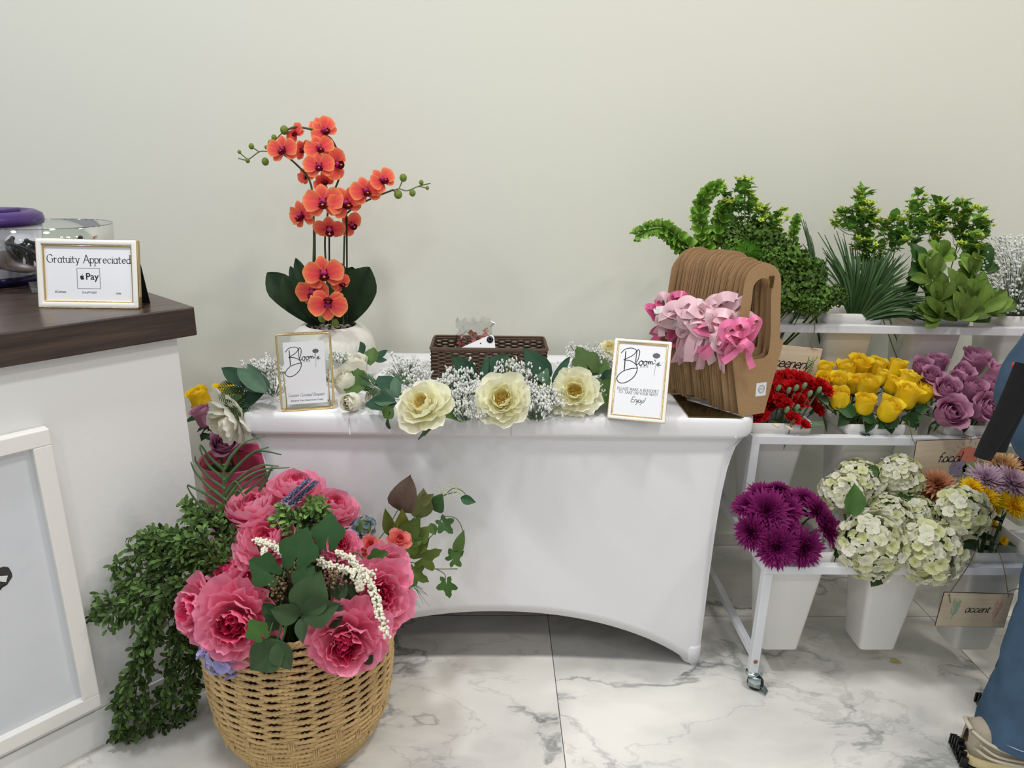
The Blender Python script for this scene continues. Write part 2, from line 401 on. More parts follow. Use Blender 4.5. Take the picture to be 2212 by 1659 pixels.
def orchid_mb(seed, open_=1.0):
    """unit span radius, facing +Z, up +Y ; returns petals, lip"""
    R = random.Random(seed); b = MB(); base = S(226, 58, 84); mid = S(250, 104, 84); ed = S(252, 172, 104)
    for a, L, w, k in ((90, .85, .30, 0), (212, .85, .32, 0), (328, .85, .32, 0), (18, .98, .50, 1), (162, .98, .50, 1)):
        g = petal(L, w, (70, 84+R.uniform(-8, 10), 84+R.uniform(-6, 22)) if k else (76, 90+R.uniform(-6, 8), 96), jc(base, R, .1), jc(mid, R, .08), 7, 9, cup=.12, ruf=.03, tr=.25 if k else .3, base=.22, tm=.62, tipw=.72, z0=.03*k, rng=R, ph=math.radians(a+R.uniform(-6, 6)), edge=ed, vein=.07)
        b.add(g)
    l = MB(); dk = S(110, 12, 42); pk = S(190, 60, 130)
    l.add(petal(.36, .15, (60, 20, -60), dk, dk, 5, 5, wrap=.13, tr=.3, base=.5, rng=R, ph=math.radians(270)))
    for a in (235, 305): l.add(petal(.32, .10, (50, 10, -30), dk, S(140, 20, 50), 4, 5, wrap=.12, tr=.3, base=.4, rng=R, ph=math.radians(a)))
    for a in (60, 120): l.add(petal(.2, .05, (30, 60, 110), dk, dk, 4, 3, tr=.5, base=.6, rng=R, ph=math.radians(a)))
    l.add(sphere(.075, (0, .05, .12), 7, 5, pk)); l.add(sphere(.04, (0, -.04, .2), 6, 4, S(215, 170, 60)))
    l.v = [v*2.1+[0, -.06, .02] for v in l.v]
    return b, l

def stemtube(p, q, r=.0025, col=S(80, 112, 58), sag=.0, n=5):
    p = np.array(p, float); q = np.array(q, float); m = (p+q)/2+np.array([0, 0, sag]); return tube(cr([p, m, q], 5), r, n, col)
def inv(M): return np.linalg.inv(np.asarray(M))
def local(g, M):
    I = inv(M); return (np.asarray(g[0]) @ I[:3, :3].T+I[:3, 3], g[1], g[2], g[3])

_protos = {}
def proto(key, fn, m):
    if key not in _protos: _protos[key] = fn().mesh(key, m)
    return _protos[key]
ORD = ['first', 'second', 'third', 'fourth', 'fifth', 'sixth', 'seventh', 'eighth', 'ninth', 'tenth', 'eleventh', 'twelfth', 'thirteenth', 'fourteenth', 'fifteenth', 'sixteenth', 'seventeenth', 'eighteenth', 'nineteenth', 'twentieth', 'twenty-first', 'twenty-second', 'twenty-third', 'twenty-fourth', 'twenty-fifth', 'twenty-sixth', 'twenty-seventh', 'twenty-eighth']
def cut(name, label, cat, pos, aim, s, head, root, group=None, spin=0.0, hm=None, hn='flower_head', scol=S(80, 112, 58), leaves=0, lcol=S(38, 66, 34), cal=None, sr=.0028, back=0.0, lt='oval', lL=.05, seed=0):
    """a cut flower: head + stem (+ leaves, calyx) at world pos, stem running to root"""
    M = T(pos, basis(aim, spin)); Rg = random.Random(seed+int(pos[0]*1e4))
    t = thing(name, label, cat, T(pos), group)
    part(hn, head, t, T((0, 0, 0), M[:3, :3], s))
    a = np.array(aim, float); a /= np.linalg.norm(a)
    p0 = np.array(pos)-a*back; L0 = T(pos)
    pts = cr([p0, p0-a*s*.9+(np.array(root)-p0)*.12, np.array(root)], 5)
    part('stem', MB().add(local(tube(pts, sr, 5, scol), L0)).mesh('stem', STEMM), t)
    if cal is not None: part('calyx', cal, t, T((0, 0, 0), M[:3, :3], s))
    for i in range(leaves):
        k = pts[2+Rg.randrange(max(1, len(pts)//2))]; ang = Rg.random()*6.28; d = np.array([math.cos(ang), math.sin(ang)*.8-.3, Rg.uniform(-.1, .6)])
        g = leaf(lL*Rg.uniform(.8, 1.2), lL*.36, lt, 40, lcol*Rg.uniform(.7, 1.2), serr=.06, nu=8, rng=Rg)
        part('leaf', MB().add(local((g[0] @ lm(k, d)[:3, :3].T+lm(k, d)[:3, 3], *g[1:]), L0)).mesh('leaf', LEAF), t)
    return t
# ------------------------------------------------------------------ the room
def marble():
    m = bpy.data.materials.new('marble_tile'); m.use_nodes = True; N, L = nodes_of(m); b = N['Principled BSDF']
    tc = N.new('ShaderNodeTexCoord'); sp = N.new('ShaderNodeSeparateXYZ'); L.new(tc.outputs['Object'], sp.inputs[0])
    def math_(op, a, b_=None, v=None, clamp=False):
        n = N.new('ShaderNodeMath'); n.operation = op; n.use_clamp = clamp
        for i, x in enumerate((a, b_)):
            if x is None: continue
            if isinstance(x, (int, float)): n.inputs[i].default_value = x
            else: L.new(x, n.inputs[i])
        return n.outputs[0]
    def tile(o, off, size):
        a = math_('DIVIDE', math_('SUBTRACT', o, off), size); fl = math_('FLOOR', a); fr = math_('SUBTRACT', a, fl)
        d = math_('MULTIPLY', math_('MINIMUM', fr, math_('SUBTRACT', 1.0, fr)), size); return fl, d
    fx, dx = tile(sp.outputs[0], 0.187, 1.206); fy, dy = tile(sp.outputs[1], 1.872, 0.603)
    seam = math_('LESS_THAN', math_('MINIMUM', dx, dy), .0011)
    off = N.new('ShaderNodeCombineXYZ'); L.new(math_('MULTIPLY', fx, 7.31), off.inputs[0]); L.new(math_('MULTIPLY', fy, 3.17), off.inputs[1]); L.new(math_('ADD', math_('MULTIPLY', fx, 2.3), fy), off.inputs[2])
    ad = N.new('ShaderNodeVectorMath'); ad.operation = 'ADD'; L.new(tc.outputs['Object'], ad.inputs[0]); L.new(off.outputs[0], ad.inputs[1])
    mp = N.new('ShaderNodeMapping'); mp.inputs['Rotation'].default_value = (0, 0, .62); mp.inputs['Scale'].default_value = (1, 1.9, 1); L.new(ad.outputs[0], mp.inputs[0])
    warp = N.new('ShaderNodeTexNoise'); warp.inputs['Scale'].default_value = 2.2; warp.inputs['Detail'].default_value = 5; L.new(mp.outputs[0], warp.inputs[0])
    wm = N.new('ShaderNodeVectorMath'); wm.operation = 'MULTIPLY_ADD'; wm.inputs[1].default_value = (.55, .55, .55); L.new(warp.outputs['Color'], wm.inputs[0]); L.new(mp.outputs[0], wm.inputs[2])
    def vein(scale, width, amt, det=7):
        n = N.new('ShaderNodeTexNoise'); n.inputs['Scale'].default_value = scale; n.inputs['Detail'].default_value = det; n.inputs['Roughness'].default_value = .58; L.new(wm.outputs[0], n.inputs[0])
        a = math_('ABSOLUTE', math_('SUBTRACT', n.outputs[0], .5)); r = math_('SUBTRACT', 1.0, math_('DIVIDE', a, width), clamp=True)
        return math_('MULTIPLY', math_('POWER', r, 1.6), amt)
    big = N.new('ShaderNodeTexNoise'); big.inputs['Scale'].default_value = 1.7; big.inputs['Detail'].default_value = 3; L.new(wm.outputs[0], big.inputs[0])
    mask = N.new('ShaderNodeMapRange'); mask.inputs[1].default_value = .44; mask.inputs[2].default_value = .62; L.new(big.outputs[0], mask.inputs[0])
    cl = math_('MULTIPLY', mask.outputs[0], .20)
    v1 = math_('MULTIPLY', vein(.62, .013, .62), math_('ADD', math_('MULTIPLY', mask.outputs[0], .75), .25)); v2 = vein(1.5, .012, .14); v3 = vein(.5, .07, .16)
    tot = math_('ADD', math_('ADD', v1, v2), math_('ADD', math_('MULTIPLY', cl, .8), v3), clamp=True)
    c = N.new('ShaderNodeValToRGB'); e = c.color_ramp.elements; e[0].color = (*S(240, 237, 229), 1); e[1].color = (*S(88, 90, 92), 1)
    e2 = e.new(.35); e2.color = (*S(184, 184, 180), 1); L.new(tot, c.inputs[0])
    x = N.new('ShaderNodeMix'); x.data_type = 'RGBA'; L.new(seam, x.inputs[0]); L.new(c.outputs[0], x.inputs[6]); x.inputs[7].default_value = (*S(92, 90, 84), 1)
    L.new(x.outputs[2], b.inputs['Base Color']); b.inputs['Roughness'].default_value = .16; b.inputs['Specular IOR Level'].default_value = .45
    return m
fl = solo('floor', MB().add(box(-3.4, 4.2, -3.5, 2.36, -.05, 0)).mesh('floor', marble(), False), 'white marble-look floor tiles with grey veins', None, kind='structure')
def wallmat():
    m = mat('wall_paint', S(221, 221, 209), .55, spec=.3, bump=(160, .12)); return m
struct('wall_back', MB().add(box(-3.4, 4.2, 2.31, 2.43, 0, 3.4)).mesh('wall_back', wallmat(), False), 'pale off-white painted back wall')
struct('baseboard_back', MB().add(box(-3.4, 4.2, 2.294, 2.311, .001, .05, .003)).mesh('baseboard', mat('base_paint', S(214, 212, 204), .4), False), 'low pale baseboard under the back wall')

# ------------------------------------------------------------------ service counter (angled)
CC = np.array([-.712, 1.584, 0.]); fd = np.array([-.686, -.728, 0.]); nd = np.array([.728, -.686, 0.])   # corner, along face (to the left), outward normal
CM = np.eye(4); CM[:3, 0] = -fd; CM[:3, 1] = -nd; CM[:3, 2] = (0, 0, 1); CM[:3, 3] = CC   # local x right along face, y into counter, z up ; corner = origin
def face_at(x, y, off=0.0):
    """hit of a photo ray with the counter face, shifted outwards"""
    d = ray(x, y); p0 = CC+nd*off; t = np.dot(p0-_C, nd)/np.dot(d, nd); return _C+d*t
def woodmat(name, c1, c2, rough, scale=(1, 18, 18), rot=0):
    m = bpy.data.materials.new(name); m.use_nodes = True; N, L = nodes_of(m); b = N['Principled BSDF']
    tc = N.new('ShaderNodeTexCoord'); mp = N.new('ShaderNodeMapping'); mp.inputs['Scale'].default_value = scale; mp.inputs['Rotation'].default_value = (0, 0, rot); L.new(tc.outputs['Object'], mp.inputs[0])
    n = N.new('ShaderNodeTexNoise'); n.inputs['Scale'].default_value = 3; n.inputs['Detail'].default_value = 8; n.inputs['Roughness'].default_value = .65; n.inputs['Distortion'].default_value = .4; L.new(mp.outputs[0], n.inputs[0])
    r = N.new('ShaderNodeValToRGB'); r.color_ramp.elements[0].position = .32; r.color_ramp.elements[1].position = .7; r.color_ramp.elements[0].color = (*c1, 1); r.color_ramp.elements[1].color = (*c2, 1)
    L.new(n.outputs[0], r.inputs[0]); L.new(r.outputs[0], b.inputs['Base Color']); b.inputs['Roughness'].default_value = rough
    return m
DARKW = woodmat('dark_stained_wood', S(44, 33, 29), S(84, 66, 56), .3)
LIGHTW = woodmat('birch_ply', S(206, 188, 158), S(222, 207, 182), .6, (2, 30, 2))
WPAINT = mat('white_paint', S(238, 238, 236), .4, spec=.4, bump=(70, .25))
ct = thing('service_counter', 'white service counter with thick dark-stained wooden top, angled at left', 'counter', CM)
part('body', MB().add(box(-2.2, 0, 0, .68, .10, .951)).mesh('body', WPAINT, False), ct)
part('kick_board', MB().add(box(-2.2, .0, -.004, .66, 0, .098, .002)).mesh('kick_board', WPAINT, False), ct)
part('countertop', MB().add(box(-2.25, .035, -.03, .71, .951, 1.017, .003)).mesh('countertop', DARKW, False), ct)
# framed white poster on the counter face
pf = thing('poster_frame', 'large white framed poster with partial dark emblem hung on the counter front', 'picture frame', CM)
fx1 = -.285; fz0, fz1 = .128, .812
b = MB(); w_ = .034
for x0, x1, z0, z1 in ((-.95, fx1, fz0, fz0+w_), (-.95, fx1, fz1-w_, fz1), (fx1-w_, fx1, fz0+w_, fz1-w_), (-.95, -.95+w_, fz0+w_, fz1-w_)): b.add(box(x0, x1, -.03, -.001, z0, z1, .002))
part('frame', b.mesh('frame', WHITEFR, False), pf)
part('poster', MB().add(box(-.918, fx1-w_, -.012, -.002, fz0+w_, fz1-w_)).mesh('poster', mat('poster_print', S(214, 217, 222), .08, coat=1), False), pf)
def emb(pts, col, y): return (np.array([(p[0], y, p[1]) for p in pts]), None, np.array([(0, i, i+1) for i in range(1, len(pts)-1)]), np.broadcast_to(col, (len(pts), 3)))
def cloc(x, y): q = face_at(x, y, .0125); d = q-CC; return (float(np.dot(d, -fd)), float(q[2]))
part('emblem', MB().add(emb([cloc(*p) for p in ((-30, 1290), (2, 1274), (10, 1262), (16, 1263), (27, 1246), (26, 1238), (21, 1229), (18, 1225), (8, 1224), (-30, 1236))], S(62, 62, 62), -.0126))
     .add(emb([cloc(*p) for p in ((-30, 1252), (13, 1257), (17, 1243), (-30, 1246))], S(232, 232, 232), -.0132)).mesh('emblem', PIG, False), pf)

# ------------------------------------------------------------------ table under a fitted stretch cover
TZ = .74; X0, X1, Y0, Y1 = -.632, .680, 1.645, 2.238; tcx, tcy = (X0+X1)/2, (Y0+Y1)/2
def table_cover():
    hw, hd = (X1-X0)/2, (Y1-Y0)/2; rc = .068; n = 10; out = []; tag = []
    # outline with dense samples: list of (x,y) around
    def side(a, b_, k): return [tuple(lerp(a, b_, i/k)) for i in range(k)]
    K = 40; pts = []
    cor = [(hw-rc, -hd+rc, -90), (hw-rc, hd-rc, 0), (-hw+rc, hd-rc, 90), (-hw+rc, -hd+rc, 180)]
    order = []
    for ci in range(4):
        cx, cy, a = cor[ci]
        for k in range(n+1): t = math.radians(a+90*k/n); order.append((cx+rc*math.cos(t), cy+rc*math.sin(t), ci, k/n))
        nx = cor[(ci+1) % 4]; t1 = math.radians(a+90); p = (cx+rc*math.cos(t1), cy+rc*math.sin(t1)); q = (nx[0]+rc*math.cos(math.radians(nx[2])), nx[1]+rc*math.sin(math.radians(nx[2])))
        for k in range(1, K): order.append((*lerp(p, q, k/K), ci+10, k/K))
    O = np.array([(o[0], o[1]) for o in order]); m = len(O)
    rings = []
    # top surface rings
    for s, z in ((.0, TZ), (.5, TZ), (.90, TZ), (.965, TZ-.001), (.985, TZ-.004), (.996, TZ-.011)):
        rings.append(np.column_stack([O*[1-(1-s)*1, 1-(1-s)*1], np.full(m, z)]) if s < .9 else np.column_stack([O-np.sign(O)*0+(-O/np.linalg.norm(O, axis=1)[:, None])*(1-s)*.35, np.full(m, z)]))
    rings.append(np.column_stack([O, np.full(m, TZ-.024)])); rings.append(np.column_stack([O, np.full(m, TZ-.044)])); rings.append(np.column_stack([O*.994, np.full(m, TZ-.053)]))
    # skirt: from the edge down to arched hem; corners run to the feet
    fx, fy = hw-.103, hd-.024; NS = 22
    tz = TZ-.053
    hem = np.zeros(m); base = np.zeros((m, 2)); kk = []
    for i, (x, y, ci, f) in enumerate(order):
        if ci < 10:
            cx, cy, a = cor[ci]; t = math.radians(a+90*f); base[i] = (math.copysign(fx, cx)+.024*math.cos(t), math.copysign(fy, cy)+.024*math.sin(t)); hem[i] = .0; kk.append(0)
        else:
            c0, c1 = cor[ci-10], cor[(ci-9) % 4]; a0 = math.radians(c0[2]+90)
            p = np.array([math.copysign(fx, c0[0])+.024*math.cos(a0), math.copysign(fy, c0[1])+.024*math.sin(a0)]); q = np.array([math.copysign(fx, c1[0])+.024*math.cos(a0), math.copysign(fy, c1[1])+.024*math.sin(a0)])
            base[i] = lerp(p, q, f); longs = (ci-10) in (1, 3)
            e = abs(2*f-1); hem[i] = (.178 if longs else .13)*(1-e**2.1)**.82*(1.0) if e < 1 else 0
            kk.append(math.sin(math.pi*f))
    kk = np.array(kk)
    for j in range(0, NS+1):
        s = max(j/NS, .004); prof = 1-(1-s)**3.4 if True else s          # quick pull-in below the top edge, then straight
        z = tz*(1-s)+hem*s; zs = (tz-z)/tz
        # x pull: profile measured from the photo
        prof = np.interp(zs, [0, .006, .03, .06, .14, .22, .30, .42, .65, 1.0], [0.06, .22, .45, .61, .78, .87, .92, .96, .99, 1.0])
        P = O*.994*(1-prof[:, None])+base*prof[:, None]
        nrm = -O/np.linalg.norm(O, axis=1)[:, None]; stp = .016*(1-s)
        fy_ = np.column_stack([np.zeros(m), -np.sign(O[:, 1])*(np.abs(O[:, 1]) > hd-.03)])*stp; P = P+fy_
        inward = -np.column_stack([np.zeros(m), np.sign(O[:, 1])])*(.010*kk*np.sin(math.pi*np.clip(s, 0, 1)))[:, None]
        P = P+inward
        rings.append(np.column_stack([P, z]))
    Rg = np.array(rings)+[tcx, tcy, 0]
    return Rg
Rg = table_cover()
b = MB(); b.add(grid(Rg, closed_v=True))
me = b.mesh('tablecloth', CLOTH)
tcl = solo('tablecloth', me, 'fitted white stretch cover over the folding table, arched open at the hem', 'tablecloth', T((0, 0, 0)))
sm = tcl.modifiers.new('thick', 'SOLIDIFY'); sm.thickness = .0015; sm.offset = -1
# seams + padded foot pockets
b = MB()
b.add(tube([(-.345, Y0-.0005, TZ-.006), (-.345, Y0-.002, TZ-.05)], .0011, 5)); b.add(tube([(.055, Y0-.0005, TZ-.006), (.055, Y0-.002, TZ-.05)], .0009, 5))
b.add(tube(cr([(X1-.17, Y0+.12, TZ+.0002), (X1-.10, Y0+.04, TZ-.0005), (X1-.064, Y0+.006, TZ-.018), (X1-.060, Y0+.001, TZ-.05)], 6), .0011, 5))
part('seam', b.mesh('seam', CLOTH), tcl)
for sx in (-1, 1):
    for sy in (-1, 1):
        part('foot_pocket', MB().add(lathe([(.001, 0), (.02, .002), (.0285, .012), (.0285, .055), (.026, .062), (.02, .062)], 20)).mesh('foot_pocket', CLOTH), tcl, T((tcx+sx*((X1-X0)/2-.105), tcy+sy*((Y1-Y0)/2-.026), .001)))

# ------------------------------------------------------------------ wheeled bucket rack
RX0, RX1 = .700, 2.06
tiers = ((1.56, .369), (1.752, .645), (1.952, .905))       # front rail Y, Z centre
rk = thing('flower_rack', 'white tiered metal rack on casters holding white flower buckets', 'rack', T((RX0, 1.55, 0)))
def rp(name, *gs, m=WHITEMT): 
    b = MB()
    for g in gs: b.add(local(g, T((RX0, 1.55, 0))))
    return part(name, b.mesh(name, m, False), rk)
h = .0115
for ti, (y, z) in enumerate(tiers):
    rp('front_rail', box(RX0, RX1, y-h, y+h, z-h, z+h, .0015))
    rp('rear_rail', box(RX0, RX1, y+.168, y+.184, z-h, z+h, .0015))
    for x in (RX0, RX1-.023):
        rp('side_rail', box(x, x+.023, y+h+.0003, 2.1995, z-h, z+h, .0015))
for x in (RX0, RX1-.023):
    rp('leg', box(x, x+.023, 1.5485, 1.5715, .055, .357, .0015))
    rp('leg', box(x, x+.023, 2.20, 2.223, .055, .93, .0015))
    rp('post', box(x, x+.023, 1.752-h, 1.752+h, .38, .634, .0015)); rp('post', box(x, x+.023, 1.952-h, 1.952+h, .38, .894, .0015))
    rp('brace', box(x+.002, x+.020, 1.572, 2.20, .092, .112, .0015))
    for y in (1.56, 2.21):
        c = thing('x', '', '', T((0, 0, 0))); c.name = 'caster'; del c['label'], c['category']; c.parent = rk; c.matrix_basis = m4(T((x+.0115-RX0, y-1.55, 0)))
        b = MB(); b.add(lathe([(.0, .052), (.016, .052), (.018, .047), (.012, .044), (.012, .058), (0, .058)], 14)); b.add(box(-.014, -.0115, -.026, .006, .014, .046)); b.add(box(.0115, .014, -.026, .006, .014, .046))
        b.add((np.array([(-.02, -.042, .006), (.004, -.046, .004), (.01, -.02, .03), (-.012, -.016, .034), (-.018, -.041, .009), (.003, -.044, .008)]), None, np.array([(0, 1, 2), (0, 2, 3), (0, 4, 3), (1, 5, 2)]), np.ones((6, 3))))
        ro = rotz(math.radians(62)); part('fork', b.mesh('fork', mat('zinc', S(190, 205, 206), .25, metal=1)), c, T((0, 0, 0), ro))
        g = lathe([(.004, -.01), (.019, -.0095), (.0215, -.006), (.0215, .006), (.019, .0095), (.004, .01)], 22)
        part('wheel', MB().add(g, T((0, -.012, .0215), roty(math.pi/2))).mesh('wheel', mat('black_rubber', S(20, 20, 21), .35)), c, T((0, 0, 0), ro))
rp('bolt', local((sphere(.006, (0, 0, 0), 10, 6)[0]*[1, .5, 1], *sphere(.006, (0, 0, 0), 10, 6)[1:]), T((-(RX0+.0115), -1.548, -.092))), m=mat('copper_bolt', S(160, 100, 80), .35, metal=.6))

# buckets
def bucket_mesh():
    """square tapered florist bucket, rim at z=0"""
    def ring(w, d, z, r, yc=0): return np.array([(x, y+yc, z) for x, y in rrect(w, d, r, 4)])
    H = .325
    R_ = [ring(.096, .088, -H, .010, .0), ring(.100, .092, -H+.004, .012), ring(.155, .140, -.036, .016), ring(.156, .142, -.032, .016), ring(.170, .160, -.030, .014), ring(.173, .163, -.001, .014), ring(.170, .160, 0, .013), ring(.163, .153, -.002, .012), ring(.150, .136, -.04, .014), ring(.094, .086, -H+.006, .010)]
    g = grid(np.array(R_), closed_v=True); b = MB(); b.add(g)
    n = len(R_[0])
    for rr, z, flip in ((R_[0], -H, 1), (R_[-1], -H+.006, 0)):
        V = np.vstack([rr, [[0, 0, z]]]); b.add((V, None, np.array([(n, (i+1) % n, i) if flip else (n, i, (i+1) % n) for i in range(n)]), np.ones((n+1, 3))))
    return b
BK = bucket_mesh().mesh('bucket', WHITEPL)
BX = ((.800, 1.070, 1.335, 1.605, 1.87), (.785, 1.045, 1.320, 1.585, 1.85), (.777, 1.038, 1.296, 1.558, 1.82))
CONT = (('purple chrysanthemums', 'white hydrangeas', 'the accent sign', 'nothing behind the jeans', 'nothing at the far right'), ('red carnations', 'yellow roses', 'mauve roses', 'nothing behind the strap', 'nothing at the far right'), ('curly green foliage behind kraft carriers', 'long palm fronds', 'broad pittosporum leaves', 'white baby\'s breath', 'nothing at the far right'))
TN = ('bottom', 'middle', 'top')
BL = [['white tapered bucket of purple chrysanthemums, bottom tier left end', 'white tapered bucket under the big white hydrangeas, bottom tier', 'white tapered bucket behind the accent sign, bottom tier', 'white tapered bucket behind the person, bottom tier'],
      ['white bucket of red carnations beside the kraft carriers, middle tier', 'white bucket of yellow roses on the middle tier', 'white bucket of mauve roses on the middle tier', 'white bucket behind the black sleeve, middle tier'],
      ['white bucket of curly green foliage, top tier left end', 'white bucket of long palm blades on the top tier', 'white bucket of broad glossy leaves on the top tier', 'white bucket of white baby\'s breath, top tier right']]
for ti, (y, z) in enumerate(tiers):
    for k in range(4):
        solo('flower_bucket', BK, BL[ti][k], 'bucket', T((BX[ti][k], y+h+.078, z+h+.030)), 'white flower buckets in the rack')
def bk(ti, k): y, z = tiers[ti]; return np.array([BX[ti][k], y+h+.078, z+h+.03])
def root(ti, k, f=.25, rng=random): b_ = bk(ti, k); return b_+[rng.uniform(-.025, .025), rng.uniform(-.02, .02), -.25]
# ------------------------------------------------------------------ lettering: own stroke alphabet
GLY = {
 'a': '~4,4 3,5 1.2,4.9 .2,2.5 1,0 3,.2 4,1.6;4,5 4,0', 'b': '0,9 0,0;~0,3.5 1.4,5 3.2,4.6 3.9,2.5 3,.3 1.4,0 0,1.2', 'c': '~3.8,4 2.5,5 .7,4.2 .2,2.5 .8,.6 2.4,0 3.9,1', 'd': '~4,4 2.5,5 .6,4.2 .2,2.5 .8,.5 2.4,0 4,1.4;4,9 4,0',
 'e': '~.3,2.7 3.8,2.9 3.4,4.4 2.1,5 .6,4.1 .2,2.5 .8,.6 2.4,0 3.8,1', 'f': '~3.2,8.3 2.2,9 1.2,7.8 1.1,4 1.1,0;0,5 2.6,5', 'g': '~4,4 2.5,5 .6,4.2 .2,2.5 .8,.5 2.4,0 4,1.4;~4,5 4,-1.4 3,-3.2 .8,-2.9', 'i': '.5,5 .5,0;.5,7 .5,7.1',
 'j': '~1,5 1,-1.5 .2,-3.2 -1,-3;1,7 1,7.1', 'l': '.5,9 .5,0', 'm': '0,5 0,0;~0,3.4 1.5,5 2.6,4.2 2.7,0;~2.7,3.4 4.2,5 5.3,4.2 5.4,0', 'n': '0,5 0,0;~0,3.4 1.8,5 3.2,4.2 3.3,0', 'o': '~2,5 .5,4 .2,2.5 .7,.6 2,0 3.4,.8 3.8,2.5 3.3,4.2 2,5',
 'p': '0,5 0,-3.2;~0,3.6 1.4,5 3.2,4.6 3.9,2.5 3,.3 1.4,0 0,1.2', 'q': '~4,4 2.5,5 .6,4.2 .2,2.5 .8,.5 2.4,0 4,1.4;4,5 4,-3.2', 'r': '0,5 0,0;~0,3.2 1.1,4.7 2.6,4.9', 's': '~3,4.2 1.8,5 .5,4.2 .9,3 2.5,2.1 3,1 1.8,0 .2,.8', 't': '~1.1,7 1.1,1.2 2,0 3,.5;0,5 2.8,5',
 'u': '~0,5 0,1.4 1.2,0 2.6,.5 3.3,1.8;3.3,5 3.3,0', 'y': '0,5 1.9,0;3.8,5 1.2,-2.6 .2,-3.2', '!': '.5,9 .5,2.4;.5,.1 .5,0',
 'A': '0,0 3.2,9 6.4,0;1.2,3.2 5.2,3.2', 'B': '0.4,0 .4,9;~.4,9 3.4,8.8 4.2,6.9 3.2,5 .4,4.8;~.4,4.8 4,4.4 4.9,2.4 3.8,.3 .4,0', 'C': '~6,7.2 4,9 1.4,8 .3,4.5 1.4,1 4,0 6.2,1.6', 'E': '4.6,9 .4,9 .4,0 4.8,0;.4,4.7 3.8,4.7', 'G': '~6.2,7.2 4.2,9 1.5,8 .3,4.5 1.5,1 4.2,0 6.4,1.2;6.4,1.2 6.4,4 ;5,4 7.2,4',
 'K': '.4,0 .4,9;5,9 .5,4.2;1.8,5.4 5.4,0', 'L': '.4,9 .4,0 4.6,0', 'M': '.2,0 .8,9 3.6,1.4 6.4,9 7.0,0', 'N': '.4,0 .4,9 5.6,0 5.6,9', 'O': '~3.6,9 1,7.6 .2,4.5 1,1.4 3.6,0 6.2,1.4 7,4.5 6.2,7.6 3.6,9', 'P': '.4,0 .4,9;~.4,9 3.6,8.7 4.6,6.7 3.4,4.6 .4,4.3',
 'Q': '~3.6,9 1,7.6 .2,4.5 1,1.4 3.6,0 6.2,1.4 7,4.5 6.2,7.6 3.6,9;~3.8,1 5.4,-.8 7.6,-1.8', 'R': '.4,0 .4,9;~.4,9 3.6,8.7 4.4,6.7 3.2,4.8 .4,4.5;2.4,4.6 5.4,0', 'S': '~4.4,7.6 2.8,9 .8,8 1,5.8 3.6,4.2 4.4,2 2.8,0 .3,1.4', 'T': '0,9 6,9;3,9 3,0', 'U': '~.4,9 .4,3 1.4,.4 3.2,0 5,.6 5.8,3 5.8,9', 'W': '0,9 2.2,0 4.5,8 6.8,0 9,9', 'Y': '0,9 2.8,4.4 5.6,9;2.8,4.4 2.8,0'}
def pen(P, w, nib=None, contrast=0.0, z=0.0):
    """flat ribbon along a 2-D polyline; calligraphic width when nib angle given"""
    P = np.array(P, float); d = np.gradient(P, axis=0); d /= np.linalg.norm(d, axis=1)[:, None]+1e-9; n = np.stack([-d[:, 1], d[:, 0]], -1)
    ww = np.full(len(P), w)
    if nib is not None: a = np.arctan2(d[:, 1], d[:, 0]); ww = w*(1-contrast+contrast*np.abs(np.sin(a-nib)))
    ww = ww[:, None]; A = P-n*ww/2; B_ = P+n*ww/2; e = d[[0, -1]]*w*.3
    A[0] -= e[0]; B_[0] -= e[0]; A[-1] += e[1]; B_[-1] += e[1]
    V = np.stack([np.column_stack([A, np.full(len(P), z)]), np.column_stack([B_, np.full(len(P), z)])], 1)
    return grid(V)
def text_geo(s, h, w=.9, shear=0.0, track=1.3, serif=False, nib=None, contrast=0.0, small=1.0, join=False, z=0.0):
    """text with cap height 9 units -> h metres; returns geo and width; origin left baseline"""
    b = MB(); x = 0.0; k = h/9; cnt = 0
    for i, ch in enumerate(s):
        if ch == ' ': x += 3.6; continue
        if ch == '.': st = '.3,0 .3,.2'
        else: st = GLY[ch]
        sc = small if (small != 1 and not (i == 0 or s[i-1] == ' ' and i < 9)) else 1.0
        mx = 0; lastp = None
        for sub in st.split(';'):
            sub = sub.strip(); sm = sub[0] == '~'; sub = sub.lstrip('~')
            P = np.array([[float(t) for t in p.split(',')] for p in sub.split()])*sc; mx = max(mx, P[:, 0].max())
            Q = cr(P, 6) if sm else np.vstack([lerp(P[j], P[j+1], tt) for j in range(len(P)-1) for tt in np.linspace(0, 1, 4)])
            if not sm and len(P) > 2: segs = [np.vstack([P[j], P[j+1]]) for j in range(len(P)-1)]
            else: segs = [Q]
            for q in segs:
                q2 = q.copy(); q2[:, 0] += x+q2[:, 1]*shear; b.add(pen(q2*k, w*k, nib, contrast, z+cnt*2e-6)); cnt += 1
            if serif:
                for e, o in ((P[0], P[1]), (P[-1], P[-2])):
                    dd = e-o
                    if abs(dd[1]) > 1.1*abs(dd[0]) and abs(dd[1]) > 2 and (e[1] < .1 or e[1] > 4.6*sc) and not (sm and ch in 'tsceC'):
                        b.add(pen(np.array([[x+e[0]-.95, e[1]], [x+e[0]+.95, e[1]]])*k, .42*k, None, 0, z+cnt*2e-6)); cnt += 1
        if join and i+1 < len(s) and s[i+1] != ' ':
            q = cr([(x+mx-.2, .5), (x+mx+track*.5, .7), (x+mx+track, 2.4)], 4); q[:, 0] += q[:, 1]*shear; b.add(pen(q*k, w*k*.7, None, 0, z+cnt*2e-6)); cnt += 1
        x += mx+track
    return b.geo(), (x-track)*k
def fit_text(s, width, **kw):
    g, w = text_geo(s, 1.0, **kw); return (g[0]*np.array([width/w, width/w, 1]), *g[1:])
